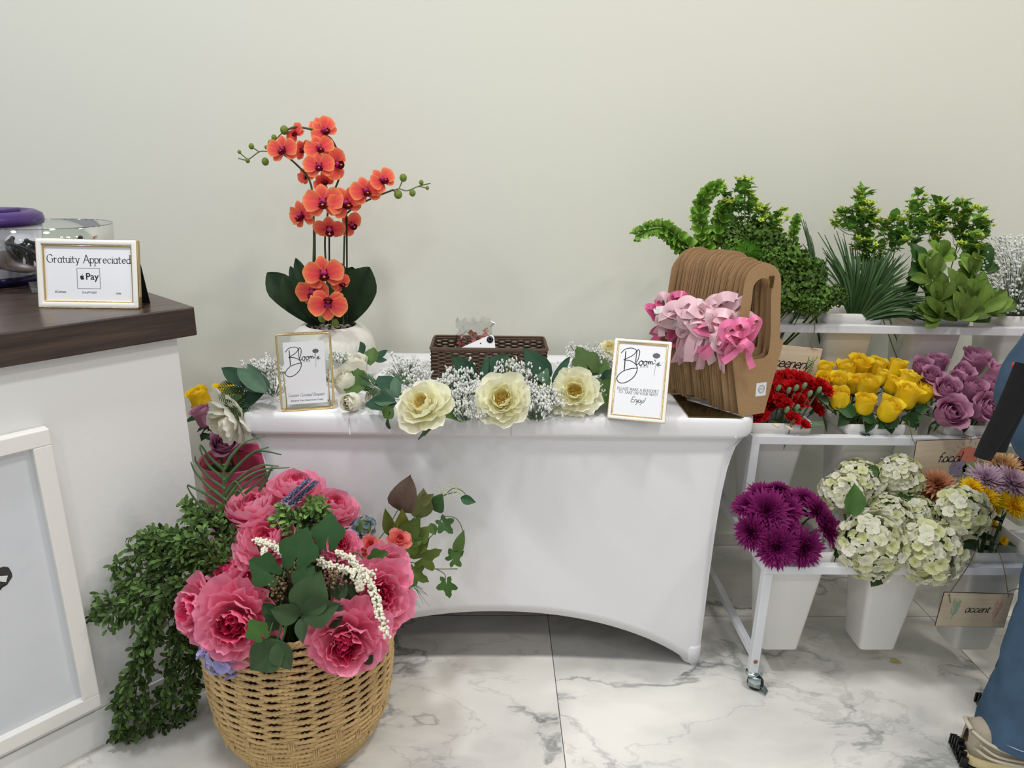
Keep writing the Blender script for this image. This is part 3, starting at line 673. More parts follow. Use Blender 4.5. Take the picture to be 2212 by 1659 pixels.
def sans(s, width, bold=0.0):
    cu = bpy.data.curves.new('t', 'FONT'); cu.body = s; cu.size = 1; cu.offset = bold
    o = bpy.data.objects.new('t', cu); COL.objects.link(o); bpy.context.view_layer.update()
    me = bpy.data.meshes.new_from_object(o.evaluated_get(bpy.context.evaluated_depsgraph_get()))
    V = np.array([v.co[:] for v in me.vertices]); Q = []; Tr = []
    for p in me.polygons:
        i = list(p.vertices)
        if len(i) == 4: Q.append(i)
        else: Tr += [(i[0], i[j], i[j+1]) for j in range(1, len(i)-1)]
    bpy.data.objects.remove(o); bpy.data.curves.remove(cu)
    V[:, 0] -= V[:, 0].min(); k = width/V[:, 0].max(); V[:, 2] = 0
    return (V*k, np.array(Q) if Q else None, np.array(Tr) if Tr else None, np.ones(V.shape))
def put(b, g, x, y, z=0.0, col=None): b.add(g, T((x, y, z)), col); return b

# ------------------------------------------------------------------ frames with cards
def panelM(A, B, lean):
    """x along A->B, y up the panel, z out of its face"""
    e = np.array(B)-np.array(A); w = float(np.linalg.norm(e)); e = e/w; nb = np.array([-e[1], e[0], 0.]); l = math.radians(lean)
    up = math.cos(l)*np.array([0, 0, 1])+math.sin(l)*nb; out = np.cross(e, up)
    M = np.eye(4); M[:3, 0] = e; M[:3, 1] = up; M[:3, 2] = out; M[:3, 3] = A; return M, w
def frame_ring(w, h, t, z0, z1, r=.002, inset=0.0, rr=.003):
    o = rrect(w-2*inset, h-2*inset, rr+.0001, 4, w/2, h/2); i = rrect(w-2*inset-2*t, h-2*inset-2*t, max(rr*.5, .0006), 4, w/2, h/2)
    O = np.array(o); I = np.array(i); mid = lambda a, b_, f: a*(1-f)+b_*f
    rings = [(O, z0), (O, z1-.001), (mid(O, I, .15), z1), (mid(O, I, .85), z1), (I, z1-.001), (I, z0)]
    return grid(np.array([np.column_stack([p, np.full(len(p), z)]) for p, z in rings]), closed_u=True, closed_v=True)

def LOGO(b, W, H, dy=0.0):
    """hand-lettered shop sign flourish in paper units (0..1)"""
    def P(pts, w, nib=None, c=0.0, n=8, sm=True):
        q = cr([(x*W, (y+dy)*H) for x, y in pts], n) if sm else np.array([(x*W, (y+dy)*H) for x, y in pts]); b.add(pen(q, w*W, nib, c, len(b.v)*2e-6))
    P([(.054, .863), (.131, .92), (.256, .944), (.352, .928), (.37, .896), (.298, .839), (.124, .769)], .017)
    P([(.124, .769), (.266, .761), (.391, .714), (.427, .642), (.375, .545), (.249, .466), (.114, .437), (.026, .471), (.027, .53), (.13, .606), (.286, .65), (.437, .668)], .018)
    P([(.149, .888), (.154, .633)], .022)
    P([(.398, .75), (.432, .81), (.446, .895), (.416, .93), (.387, .898), (.380, .805), (.387, .739), (.42, .716), (.456, .745)], .017)
    P([(.497, .774), (.460, .755), (.467, .712), (.513, .717), (.530, .752), (.497, .776), (.54, .765), (.56, .762)], .017)
    P([(.591, .774), (.555, .752), (.566, .717), (.605, .722), (.621, .756), (.591, .776), (.64, .765), (.655, .771)], .017)
    P([(.655, .771), (.648, .733), (.672, .775), (.691, .767), (.686, .733), (.710, .773), (.736, .767), (.730, .738), (.776, .752)], .016)
    g = fit_text('BAR', .16*W, w=.9, serif=True, track=6.5, z=.0003); put(b, g, .49*W, (.683+dy)*H)
    # rose drawing
    R = random.Random(4); rc = np.array([.806, .862])
    for k in range(9):
        a = k*.698; b.add(pen(cr([((rc[0]+.035*math.cos(a)+.045*math.cos(a+t))*W, (rc[1]+.014*math.sin(a)+.022*math.sin(a+t)+dy)*H) for t in (0, 1.2, 2.4, 3.4)], 5), .008*W, None, 0, .0002+k*2e-6))
    e = [((rc[0]+.075*math.cos(t))*W, (rc[1]+.033*math.sin(t)+.006*math.sin(5*t)+dy)*H) for t in np.linspace(0, 6.283, 20, endpoint=False)]
    fills.append(prism(e, .00022, .00022))
    P([(.80, .83), (.805, .744), (.80, .66), (.789, .583)], .005)
    for pts in ([(.81, .735), (.85, .765), (.90, .775), (.87, .745)], [(.812, .73), (.86, .745), (.93, .735), (.87, .722)], [(.812, .726), (.85, .715), (.90, .70), (.85, .71)], [(.80, .775), (.775, .79), (.765, .81), (.79, .80)]):
        fills.append(prism([(x*W, (y+dy)*H) for x, y in pts], .00022, .00022))
fills = []

# grat sign on the counter
A_, B_ = atz(88, 663, 1.0172), atz(303, 666, 1.0172); M, w = panelM(A_, B_, 12); h_ = .147
t = thing('tabletop_sign', 'white and gold framed gratuity card standing on the dark wooden counter top', 'sign', M)
part('frame', G(frame_ring(w, h_, .011, -.006, .008)).mesh('frame', WHITEFR), t, label='white frame')
part('gold_trim', G(frame_ring(w, h_, .0035, .0, .0045, inset=.0112), frame_ring(w, h_, .0012, -.007, .0072, inset=-.0008)).mesh('gold_trim', GOLD), t, label='gold inner trim')
cd = part('card', G(box(.012, w-.012, .012, h_-.012, -.001, .0015)).mesh('card', PAPER, False), t)
pw_, ph_ = w, h_
b = MB(); px_ = lambda x, y: ((x-78)/(300-78)*w*1.0-.004, (663-y)/(663-516)*h_)
g = fit_text('Gratuity Appreciated', .178, w=.95, serif=True, nib=.5, contrast=.62, track=1.25); put(b, g, *px_(102, 566), .0017)
g = sans('Pay', .0275, .015); put(b, g, *px_(187, 602), .0017)
for s_, x, y, ww in (('$Cashapp', 117, 631, .0235), ('216.699.3307', 177, 632, .031), ('Zelle', 252, 633, .011)): put(b, sans(s_, ww, .01), *px_(x, y), .0017)
for xa, xb, ya, yb in ((167, 218, 577.5, 578), (167, 218, 621.5, 622), (167, 167.5, 577.5, 622), (217.5, 218, 577.5, 622)): (x0, y0), (x1, y1) = px_(xa, yb), px_(xb, ya); b.add(box(x0, x1+.0002, y0, y1+.0002, .0015, .0018))
apple = [(0, .62), (-.16, .7), (-.36, .7), (-.56, .52), (-.6, .18), (-.52, -.2), (-.34, -.52), (-.16, -.56), (0, -.5), (.17, -.56), (.34, -.5), (.56, -.14), (.42, -.02), (.36, .2), (.42, .4), (.54, .5), (.4, .66), (.2, .7)]
ax, ay = px_(178.5, 598.5); s_ = .0072
b.add(prism([(ax+x*s_, ay+y*s_) for x, y in cr(apple+[apple[0]], 3)[:-1, :2]], .0017, .0017)); b.add(prism([(ax+x*s_, ay+y*s_) for x, y in ((.0, .74), (.04, .98), (.22, 1.14), (.2, .9))], .0017, .0017))
part('lettering', b.mesh('lettering', INK, False), cd)
part('easel_back', G(box(w*.3, w*.7, .0, .10, -.008, -.0062), (lambda g: (g[0] @ rotx(.42).T+[w*.72, .0, -.062], *g[1:]))(box(0, .055, .0, .105, -.002, 0))).mesh('easel_back', mat('black_felt', S(18, 17, 17), .8), False), t, label='black easel back')

# shop sign left: gold floating frame with QR left out
A_, B_ = atz(607, 889, TZ+.001), atz(724, 881, TZ+.001); M, w = panelM(A_, B_, 1.5); h_ = .196
t = thing('tabletop_sign', 'gold-rimmed glass frame with a hand-lettered card, on the left end of the table', 'sign', M)
part('frame', G(frame_ring(w, h_, .0052, -.0035, .0035, rr=.010)).mesh('frame', GOLD), t)
part('glass_pane', G(box(.004, w-.004, .004, h_-.004, -.0012, -.0006)).mesh('glass_pane', GLASS, False), t)
cw, chh = w*.74, h_*.80; cx0, cy0 = w*.125, h_*.085
cd = part('card', G(box(cx0, cx0+cw, cy0, cy0+chh, -.0004, .0004)).mesh('card', PAPER, False), t)
b = MB(); fills.clear(); LOGO(b, cw*.97, h_*.80*.93, .05)
put(b, fit_text('Custom Curated Boquets', cw*.9, w=.55, shear=.35, join=True, track=1.0), cw*.03, chh*.125, .0001, S(40, 40, 42)); put(b, sans('Reserve Your Experience Today', cw*.80, .004), cw*.10, chh*.045, .0001)
tx = part('lettering', b.mesh('lettering', INK, False), cd, T((cx0, cy0, .0006)))
part('rose_drawing', G(*fills).mesh('rose_drawing', GREYINK, False), cd, T((cx0, cy0, .0006)), label='grey printed rose')
st_ = MB(); st_.add(tube([(.012, .004, -.004), (.012, .002, -.062)], .0016, 6)); st_.add(tube([(w-.012, .004, -.004), (w-.012, .002, -.062)], .0016, 6)); st_.add(tube([(.010, .002, -.062), (w-.010, .002, -.062)], .0022, 6)); st_.add(tube([(.012, .10, -.004), (.012, .002, -.062)], .0014, 6)); st_.add(tube([(w-.012, .10, -.004), (w-.012, .002, -.062)], .0014, 6))
part('wire_stand', st_.mesh('wire_stand', GOLD), t)

# shop sign right: white and gold frame
A_, B_ = atz(1312, 903, TZ+.001), atz(1436, 915, TZ+.001); M, w = panelM(A_, B_, 27); h_ = .203
t = thing('tabletop_sign', 'white and gold framed card leaning back, standing beside the kraft carriers', 'sign', M)
part('frame', G(frame_ring(w, h_, .0075, -.005, .006)).mesh('frame', WHITEFR), t, label='white frame')
part('gold_trim', G(frame_ring(w, h_, .0036, .0, .004, inset=.0077), frame_ring(w, h_, .0012, -.006, .0052, inset=-.0008)).mesh('gold_trim', GOLD), t, label='gold inner trim')
cd = part('card', G(box(.008, w-.008, .008, h_-.008, -.001, .0012)).mesh('card', PAPER, False), t)
cw, chh = w-.024, h_-.024; b = MB(); fills.clear(); LOGO(b, cw, chh)
put(b, fit_text('PLEASE MAKE A BOUQUET', cw*.88, w=.95, serif=True, nib=.5, contrast=.5, track=1.5), cw*.045, chh*.345, .0001); put(b, fit_text('TO TAKE ON YOUR WAY!', cw*.82, w=.95, serif=True, nib=.5, contrast=.5, track=1.5), cw*.078, chh*.297, .0001)
put(b, fit_text('Enjoy!', cw*.28, w=.7, shear=.3, join=True, track=.9), cw*.35, chh*.185, .0001)
part('lettering', b.mesh('lettering', INK, False), cd, T((.012, .012, .0014)))
part('rose_drawing', G(*fills).mesh('rose_drawing', GREYINK, False), cd, T((.012, .012, .0014)), label='grey printed rose')
part('easel_back', (lambda g: G((g[0] @ rotx(.86).T+[w*.35, .12, -.006], *g[1:])))(box(0, .04, -.1575, .0, -.002, 0)).mesh('easel_back', _mats['black_felt'], False), t, label='black easel back')

# ------------------------------------------------------------------ bowl, forks and purple tub on the counter
bc = np.array([-1.085, 1.80, 1.0175])
t = thing('footed_glass_bowl', 'large clear glass bowl on a clear square foot, standing on the counter behind the card', 'bowl', T(bc))
prof = [(.0, .046), (.10, .05), (.126, .06), (.137, .09), (.140, .155), (.1385, .155), (.1355, .092), (.124, .063), (.10, .053), (.0, .049)]
part('bowl', G(lathe(prof, 48, cap=False)).mesh('bowl', GLASS), t)
part('rim', G((lambda p: grid(np.array([[(math.cos(a)*(.1393+.0009*math.cos(q)), math.sin(a)*(.1393+.0009*math.cos(q)), .155+.0009*math.sin(q)) for q in np.linspace(0, 6.283, 6, endpoint=False)] for a in np.linspace(0, 6.283, 64, endpoint=False)]), closed_u=True, closed_v=True))(0)).mesh('rim', mat('glass_edge', S(120, 126, 122), .2)), t)
part('foot', G(box(-.06, .06, -.06, .06, .0, .008, .001), lathe([(.012, .008), (.012, .046)], 16)).mesh('foot', mat('clear_acrylic', S(200, 204, 204), .1, alpha=.35), False), t, T((0, 0, 0), rotz(.6)))
R = random.Random(8); BLK = mat('black_satin', S(24, 25, 27), .32)
for i in range(26):
    a = R.random()*6.28; r = .105*math.sqrt(R.random()); p = np.array([r*math.cos(a), r*math.sin(a), .06+R.random()*.01]); a2 = R.random()*6.28
    L_ = R.uniform(.05, .085); d = np.array([math.cos(a2)*.6, math.sin(a2)*.6, R.uniform(.25, .9)]); q = p+d/np.linalg.norm(d)*L_; rr = math.hypot(q[0], q[1])
    if rr > .12: q[:2] *= .12/rr
    wd = .007; b = MB(); mdl = (p+q)/2+np.array([R.uniform(-.012, .012), R.uniform(-.012, .012), .01])
    for s2 in (-1, 1):
        pts = cr([p, mdl+np.array([s2*.008, 0, 0]), q], 6); b.add(tube(pts, np.linspace(.0045, .0035, len(pts)), 6)); 
    b.add(sphere(.0058, q, 7, 5))
    solo('hair_clip', b.mesh('hair_clip', BLK), 'black satin loop lying in the clear glass bowl', 'clip', T(bc), 'black loops piled in the glass bowl')
tb = np.array([-1.30, 1.86, 1.0175])
t = thing('plastic_tub', 'tub with a purple lid behind the glass bowl, cut off at the left edge', 'tub', T(tb))
PUR = mat('purple_plastic', S(72, 46, 110), .35); DPUR = mat('dark_blue_plastic', S(30, 22, 66), .3)
part('tub_body', G(lathe([(.0, 0), (.125, 0), (.13, .006), (.142, .150), (.138, .150), (.12, .01), (0, .01)], 40, cap=False)).mesh('tub_body', mat('milky_plastic', S(214, 212, 220), .3)), t)
part('base_ring', G(lathe([(.126, .0), (.1335, .001), (.1345, .022), (.128, .023)], 40, cap=False)).mesh('base_ring', DPUR), t)
part('lid', G(lathe([(.0, .170), (.11, .170), (.118, .178), (.132, .178), (.146, .170), (.149, .158), (.147, .146), (.1435, .146), (.143, .160), (0, .163)], 48, cap=False), box(.02, .10, -.03, .03, .170, .186, .004)).mesh('lid', PUR), t, label='purple lid')
# ------------------------------------------------------------------ kraft bouquet carriers on a brass stand
ud = np.array([math.cos(.24), math.sin(.24), 0.]); sd = np.array([-.653, .757, 0.])         # card width direction, stacking direction (to the back)
F0 = np.append(atz(1622, 899, TZ)[:2], TZ+.0045)
def card_geo():
    H = .382; o = []
    half = [(.036, 0), (.071, .172), (.073, .188), (.063, .189), (.061, .200), (.053, .300), (.050, .330)]
    top = [(.050*math.cos(t), .330+.052*math.sin(t)) for t in np.linspace(.25, math.pi/2, 7)]
    rt = half+top; o = rt+[(-x, y) for x, y in rt[::-1][1:]]
    hh = [(.032, .155), (.035, .170), (.034, .215), (.026, .300)]; ht = [(.026*math.cos(t), .320+.027*math.sin(t)) for t in np.linspace(0.1, math.pi/2, 6)]
    hb = [(.0, .145), (.022, .147)]
    r2 = hb+hh+ht; hole = r2+[(-x, y) for x, y in r2[::-1][1:-1]]
    return prism(o, -.0009, .0009, [hole])
CARD = G(card_geo()).mesh('card', KRAFT, False)
def pocket():
    """folded-out front gusset of an opened carrier"""
    P = np.array([[(-.069, .168, .001), (0, .165, .006), (.070, .168, .001)], [(-.058, .09, .001), (0, .085, .010), (.058, .09, .001)], [(-.036, 0, .001), (0, 0, .012), (.036, 0, .001)]])
    return G(grid(P))
PK = pocket().mesh('pocket', KRAFT, False)
def ribbon(pts, w, tw=0.0, nrm=(0, 0, 1), col=W1, w1=None):
    """flat band along points; width direction turns by tw over its length"""
    P = cr(pts, 7); k = len(P); Tn = np.gradient(P, axis=0); Tn /= np.linalg.norm(Tn, axis=1)[:, None]+1e-9; rows = []
    for i in range(k):
        n = np.array(nrm, float); s_ = np.cross(Tn[i], n); s_ /= np.linalg.norm(s_)+1e-9; n2 = np.cross(s_, Tn[i]); a = tw*i/(k-1); d = s_*math.cos(a)+n2*math.sin(a); ww = w if w1 is None else w*(1-i/(k-1))+w1*i/(k-1)
        rows.append([P[i]-d*ww/2, P[i], P[i]+d*ww/2])
    return grid(np.array(rows), np.broadcast_to(col, (k, 3, 3)))
SATIN = mat('satin_ribbon', None, .33, spec=.5, sheen=.3, transl=.15)
def bow_mesh(seed, col, size=1.0, tails=2):
    """bow with knot at origin: loops to either side, tails down; x to the side, y up, z outwards"""
    R = random.Random(seed); b = MB(); w = .019*size; s_ = size
    def jit(p, a=.008): return tuple(np.array(p)+[R.uniform(-a, a) for _ in range(3)])
    for sx in (-1, 1):
        L_ = R.uniform(.042, .06)*s_; up = R.uniform(.005, .04)*s_; z = R.uniform(.012, .03)
        b.add(ribbon([(0, 0, 0), jit((sx*L_*.5, up*.8+.012, z)), jit((sx*L_, up+.010, z*1.2)), jit((sx*L_*1.1, up-.008, z)), jit((sx*L_*.6, up*.3-.012, z*.7)), (0, -.002, .002)], w, R.uniform(-.7, .7), (R.uniform(-.3, .3), R.uniform(.4, 1), 1), jc(col, R)))
    for k in range(3):
        a = R.uniform(0, 6.28); L_ = R.uniform(.035, .055)*s_; d = np.array([math.cos(a), math.sin(a)*.7+.25, 0]); z = R.uniform(.03, .05)
        b.add(ribbon([(0, 0, .003), jit(d*L_*.5+[0, .008, z]), jit(d*L_+[0, .004, z]), jit(d*L_+[.006, -.012, z*.6]), jit(d*L_*.4+[0, -.01, .01]), (0, -.003, .003)], w, R.uniform(-.9, .9), (R.uniform(-.5, .5), R.uniform(.3, 1), .8), jc(col, R)))
    for i in range(tails):
        sx = -1 if i % 2 == 0 else .35; L_ = R.uniform(.06, .095)*s_
        b.add(ribbon([(0, 0, .003), jit((sx*.014, -.02, .010)), jit((sx*.03, -L_*.6, .012), .01), jit((sx*.04, -L_, .008), .012)], w*.75, R.uniform(-1.2, 1.2), (0, .2, 1), jc(col, R), w1=w*1.1))
    b.add(sphere(.0065*s_, (0, 0, .005), 8, 6, col, (1, 1.3, .8)))
    return b
HOT = S(240, 128, 172); PALE = S(238, 198, 206); WHT = S(232, 230, 228); DEEP = S(206, 84, 132)
st_ = thing('carrier_stand', 'dark brass stand with a flat plate and peg rail holding the kraft carriers', 'stand', T(F0-[0, 0, .0035]))
pl = [atz(x, y, TZ)[:2]-F0[:2] for x, y in ((1446, 848), (1487, 902), (1606, 904))]
pl += [pl[2]+sd[:2]*.17, pl[0]+np.array([.075, .045])]
part('base_plate', G(prism([tuple(p) for p in pl], .0, .0028)).mesh('base_plate', PLATE, False), st_)
ax0 = np.array([0, 0, .352])-sd*.004
part('peg_rail', G(tube([ax0+sd*.0, ax0+sd*.240], .0022, 6)).mesh('peg_rail', BRASS), st_)
part('hook', G((lambda g: (g[0], *g[1:]))(box(-.006, .006, -.0012, .0012, -.026, .004, .0006)), tube([(0, 0, 0), (0, 0.012, 0)], .002, 6)).mesh('hook', BRASS), st_, T(ax0-sd*.0045, np.array([ud, sd, [0, 0, 1.]]).T))
part('upright', G(tube([sd*.247+[0, 0, .001], sd*.247+[0, 0, .355], sd*.240+[0, 0, .352]], .004, 8)).mesh('upright', BRASS), st_)
NC = 26; R = random.Random(21); toff = np.concatenate([[0, .020, .038], np.linspace(.052, .222, NC-3)])
bows = {0: (HOT, 'hot pink', .78), 2: (HOT, 'hot pink', .95), 4: (PALE, 'pale pink', 1.1), 6: (PALE, 'pale pink', 1.1), 8: (PALE, 'pale pink', 1.05), 10: (PALE, 'pale pink', 1.2), 12: (PALE, 'pale pink', 1.2), 15: (DEEP, 'deep pink', .9), 18: (WHT, 'white', .9), 20: (PALE, 'pale pink', .8), 23: (DEEP, 'deep pink', .9)}
for i in range(NC):
    sw = R.uniform(-.02, .02) if i > 0 else .05
    o = F0+sd*(toff[i]+R.uniform(-.0015, .0015))+ud*R.uniform(-.003, .003)*(i > 0); a = R.uniform(-.025, .025)
    Rm = np.array([ud*math.cos(a)+sd*math.sin(a), [0, 0, 1.], np.cross(ud*math.cos(a)+sd*math.sin(a), [0, 0, 1.])]).T @ rotz(sw)
    o = o+[0, 0, (.006*(i > 0)+.012*(i > 3))*R.random()]
    lab = 'kraft carrier, %s from the front of the stack' % ORD[i]+((', with a '+bows[i][1]+' satin bow') if i in bows else '')
    if i == 0: lab = 'frontmost kraft paper bouquet carrier with white oval sticker and hot pink bow'
    t = thing('bouquet_carrier', lab, 'paper carrier', T(o, Rm), 'kraft bouquet carriers on the stand')
    part('card', CARD, t)
    if i in (2, 5, 9, 13, 16): part('pocket', PK, t)
    if i in bows:
        c_, nm, sz = bows[i]
        part('ribbon_bow', bow_mesh(40+i, c_, sz*1.12, 3).mesh('ribbon_bow', SATIN), t, T((-.066 if i > 1 else -.050, .216+R.uniform(-.014, .022), .006), rotz(R.uniform(-.25, .25)) @ roty(-.6 if i > 1 else -.3)), label=nm+' satin bow')
    if i == 0:
        sq = part('sticker', G(box(.006, .035, .048, .083, .0010, .0014)).mesh('sticker', PAPER, False), t, label='white sticker with grey round seal')
        e = [(.0215+.0085*math.cos(q), .066+.0105*math.sin(q)) for q in np.linspace(0, 6.283, 26)]
        part('seal_print', G(pen(e, .0011, None, 0, .0016), pen([(.0215+.006*math.cos(q), .066+.0078*math.sin(q)) for q in np.linspace(0, 6.283, 22)], .0006, None, 0, .0016), pen(cr([(.017, .063), (.02, .070), (.023, .064), (.0265, .069)], 4), .0009, None, 0, .0016)).mesh('seal_print', GREYINK, False), sq)
    if i in (1, 2):
        part('peg', G(box(-.003, .0, -.002, .002, .118, .140, .0006), box(.001, .004, -.003, .001, .118, .140, .0006)).mesh('peg', LIGHTW, False), t, T((.020+.016*(i == 1), .006, .004)), label='tiny wooden peg')

# ------------------------------------------------------------------ wicker storage box with bag + card cutter
WICK = mat('brown_wicker', None, .6, spec=.3)
bx0, bx1, by0, by1 = -.166, .158, 1.945, 2.085; bz = TZ+.002; hb = .094
t = thing('wicker_box', 'dark brown rectangular wicker box behind the flower garland', 'basket', T(((bx0+bx1)/2, (by0+by1)/2, bz)))
def weave_wall(p, q, h, nst, rows, out, r, c1, ph0=0):
    """woven strands between p and q"""
    b = MB(); p = np.array(p, float); q = np.array(q, float); L_ = np.linalg.norm(q-p); d = (q-p)/L_; o = np.array(out, float); R = random.Random(int(L_*1e4))
    for j in range(rows):
        z = (j+.5)*h/rows; k = nst*4; s_ = np.linspace(0, 1, k+1)
        w = np.sin(s_*math.pi*nst+(j % 2)*math.pi)*r*1.1
        pts = p[None]+d*L_*s_[:, None]+o*w[:, None]; pts[:, 2] += z
        b.add(tube(pts, h/rows*.53, 5, jc(c1, R, .22)))
    for i in range(nst+1):
        s_ = i/nst; a = p+d*L_*s_; b.add(tube([a, a+[0, 0, h]], r*1.0, 5, c1*.8))
    return b.geo()
c1 = S(92, 74, 60); ox, oy = (bx0+bx1)/2, (by0+by1)/2; hx, hy = (bx1-bx0)/2, (by1-by0)/2
for p, q, o, n_ in (((-hx, -hy, 0), (hx, -hy, 0), (0, -1, 0), 17), ((-hx, hy, 0), (hx, hy, 0), (0, 1, 0), 17), ((-hx, -hy, 0), (-hx, hy, 0), (-1, 0, 0), 8), ((hx, -hy, 0), (hx, hy, 0), (1, 0, 0), 8)):
    part('woven_side', MB().add(weave_wall(p, q, hb-.012, n_, 15, o, .0026, c1)).mesh('woven_side', WICK), t)
rr = [(x, y) for x, y in rrect(2*hx+.006, 2*hy+.006, .012, 4)]; rim = [np.array([(x, y, hb-.006+.0042*math.sin(i*1.9)*.25) for i, (x, y) in enumerate(rr+[rr[0]])])]
b = MB(); 
for k in range(3): b.add(tube([(x*(1+.008*math.cos(k*2.1)), y*(1+.01*math.cos(k*2.1)), hb-.006+.0035*math.sin(k*2.1)) for x, y in rr+[rr[0], rr[1]]], .0036, 6, c1*(.9+.1*k)))
part('rim', b.mesh('rim', WICK), t); part('base', G(box(-hx+.002, hx-.002, -hy+.002, hy-.002, .0, .004)).mesh('base', mat('brown_card', c1*.7, .8), False), t)
# clear bag of petals
t = thing('candy_bag', 'crinkled clear bag of pink and brown potpourri in the wicker box', 'bag', T((-.045, 2.035, bz+.004)))
R = random.Random(5); P = []
for zi, (z, w, d_) in enumerate(((0, .05, .018), (.03, .056, .024), (.07, .056, .026), (.105, .052, .022), (.125, .044, .014), (.14, .04, .008), (.152, .032, .006))):
    P.append([((w+R.uniform(-.006, .006)*(zi > 1))*math.cos(a)+(.02*math.cos(a*1) if zi > 4 else 0), (d_+R.uniform(-.004, .004))*math.sin(a), z+R.uniform(-.01, .01)*(zi > 3)) for a in np.linspace(0, 6.283, 22, endpoint=False)])
part('film', G(grid(np.array(P), closed_v=True)).mesh('film', FILM, False), t)
b = MB()
for i in range(110):
    a = R.random()*6.28; r = math.sqrt(R.random()); c_ = R.choice((S(206, 150, 120), S(190, 80, 96), S(224, 190, 160), S(130, 70, 60), S(225, 130, 140)))
    b.add(petal(.02, .007, (60, 80, 100), c_, c_, 2, 3, cup=.5, rng=R), T((.048*r*math.cos(a), .02*r*math.sin(a), .008+.105*R.random()), basis((R.uniform(-1, 1), R.uniform(-1, 1), 1), R.random()*6)))
pt = part('potpourri', b.mesh('potpourri', PETAL), t, label='pink and brown dried petals'); pt['kind'] = 'stuff'
t = thing('box_cutter', 'white and pink card tool with round black hole leaning in the wicker box', 'tool', T(at(1030, 752, 1.968), basis((.05, -.85, .45)) @ rotz(.10)))
o = [(-.075, -.012), (-.072, -.004), (.030, .030), (.048, .034), (.053, .026), (.052, -.040), (-.04, -.040)]
part('blade_cover', G(prism(o, 0, .004)).mesh('blade_cover', mat('white_gloss', S(236, 234, 236), .25), False), t)
part('pink_panel', G(prism([(.0, -.040), (.0515, -.040), (.052, -.010), (.015, -.018)], .0041, .0046)).mesh('pink_panel', mat('pink_gloss', S(236, 170, 196), .3), False), t, label='pink panel')
part('black_button', G(lathe([(.0, .0), (.0095, .0), (.0095, .003), (.005, .0036), (.0, .003)], 20)).mesh('black_button', mat('black_plastic', S(16, 16, 20), .25)), t, T((.040, .020, .004)))
part('rivet', G(lathe([(0, 0), (.002, 0), (.002, .001), (0, .001)], 10)).mesh('rivet', _mats['black_plastic']), t, T((.012, .012, .004)))

# ------------------------------------------------------------------ hanging wooden name boards
def board(label, corners, Y, word, wx, wy, ww, art, strings):
    """corners (tl, tr, br, bl) photo points on the board plane at depth Y"""
    tl, tr, br, bl = [at(x, y, Y) for x, y in corners]; e = tr-tl; w = np.linalg.norm(e); e /= w; dn = bl-tl; h_ = np.linalg.norm(dn); out = np.array([0, -1., 0])
    upv = -dn/h_; M = np.eye(4); M[:3, 0] = e; M[:3, 1] = np.cross(out, e); M[:3, 2] = out; M[:3, 3] = bl
    t = thing('name_board', label, 'sign', M)
    part('board', G(box(0, w, 0, h_, -.003, 0, .0004)).mesh('board', LIGHTW, False), t)
    part('burnt_edge', G(box(-.0005, w+.0005, -.0005, h_+.0005, -.0031, -.0004)).mesh('burnt_edge', mat('burnt_edge', S(52, 32, 22), .7), False), t, label='dark laser-cut edge')
    part('lettering', MB().add(fit_text(word, ww*w, w=1.0, shear=.28, join=True, track=1.0, nib=.7, contrast=.5), T((wx*w, wy*h_, .0006))).mesh('lettering', INK, False), t)
    b = MB(); art(b, w, h_); part('flower_drawing', b.mesh('flower_drawing', PIG, False), t, label='small coloured flower drawing')
    for s_ in strings: part('twine', MB().add(local(tube(cr([at(x, y, yy) for x, y, yy in s_], 6), .0011, 5), M)).mesh('twine', TWINE), t)
    return t
def sprig(b, x, y, s_, c, n=7, seed=1, lw=.0011):
    R = random.Random(seed)
    b.add(pen(cr([(x, y), (x+.1*s_, y+.5*s_), (x+.15*s_, y+s_)], 5), lw, None, 0, .0004), None, c)
    for i in range(n):
        f = .25+.75*i/n
        for sx in (-1, 1): 
            q = (x+.12*f*s_, y+f*s_*.9); L_ = s_*R.uniform(.12, .24); b.add(pen(cr([q, (q[0]+sx*L_*.6, q[1]+L_*.4), (q[0]+sx*L_*.8, q[1]+L_)], 3), lw*1.3, None, 0, .0004+i*1e-5), None, c)
def art_green(b, w, h_): sprig(b, .80*w, .12*h_, .62*h_, S(84, 140, 78), 8, 2, .0013)
def art_accent(b, w, h_): sprig(b, .19*w, .22*h_, .6*h_, S(110, 180, 150), 8, 3); sprig(b, .80*w, .2*h_, .62*h_, S(206, 120, 128), 6, 4, .0009)
def art_focal(b, w, h_):
    for (x, y, r, c) in ((.80, .60, .17, S(232, 140, 116)), (.69, .34, .14, S(160, 148, 168)), (.88, .32, .13, S(166, 186, 126))):
        cx, cy = x*w, y*h_; o = [(cx+r*h_*1.35*(1+.06*math.sin(9*t_))*math.cos(t_), cy+r*h_*1.35*(1+.06*math.sin(9*t_))*math.sin(t_)) for t_ in np.linspace(0, 6.283, 36, endpoint=False)]
        z = .0003+(.0002 if c[0] < .5 else 0); b.add(prism(o, z, z), None, c); b.add(pen(o+[o[0]], .0009, None, 0, z+.0001), None, c*.75)
        for k in range(8): a = k*.785; b.add(pen([(cx, cy), (cx+r*h_*1.1*math.cos(a), cy+r*h_*1.1*math.sin(a))], .0004, None, 0, z+.0001), None, c*.7)
    for k in range(16):
        a = k*.3927; cx, cy = .80*w+.33*h_*math.cos(a), .62*h_+.31*h_*math.sin(a); b.add(pen([(cx-.03*h_*math.cos(a), cy-.03*h_*math.sin(a)), (cx+.03*h_*math.cos(a), cy+.03*h_*math.sin(a))], .0012, None, 0, .0005), None, S(190, 110, 130))
    for x in (.72, .77, .82): b.add(pen([(x*w, .02*h_), (x*w, .2*h_)], .0016, None, 0, .0003), None, S(96, 150, 96))
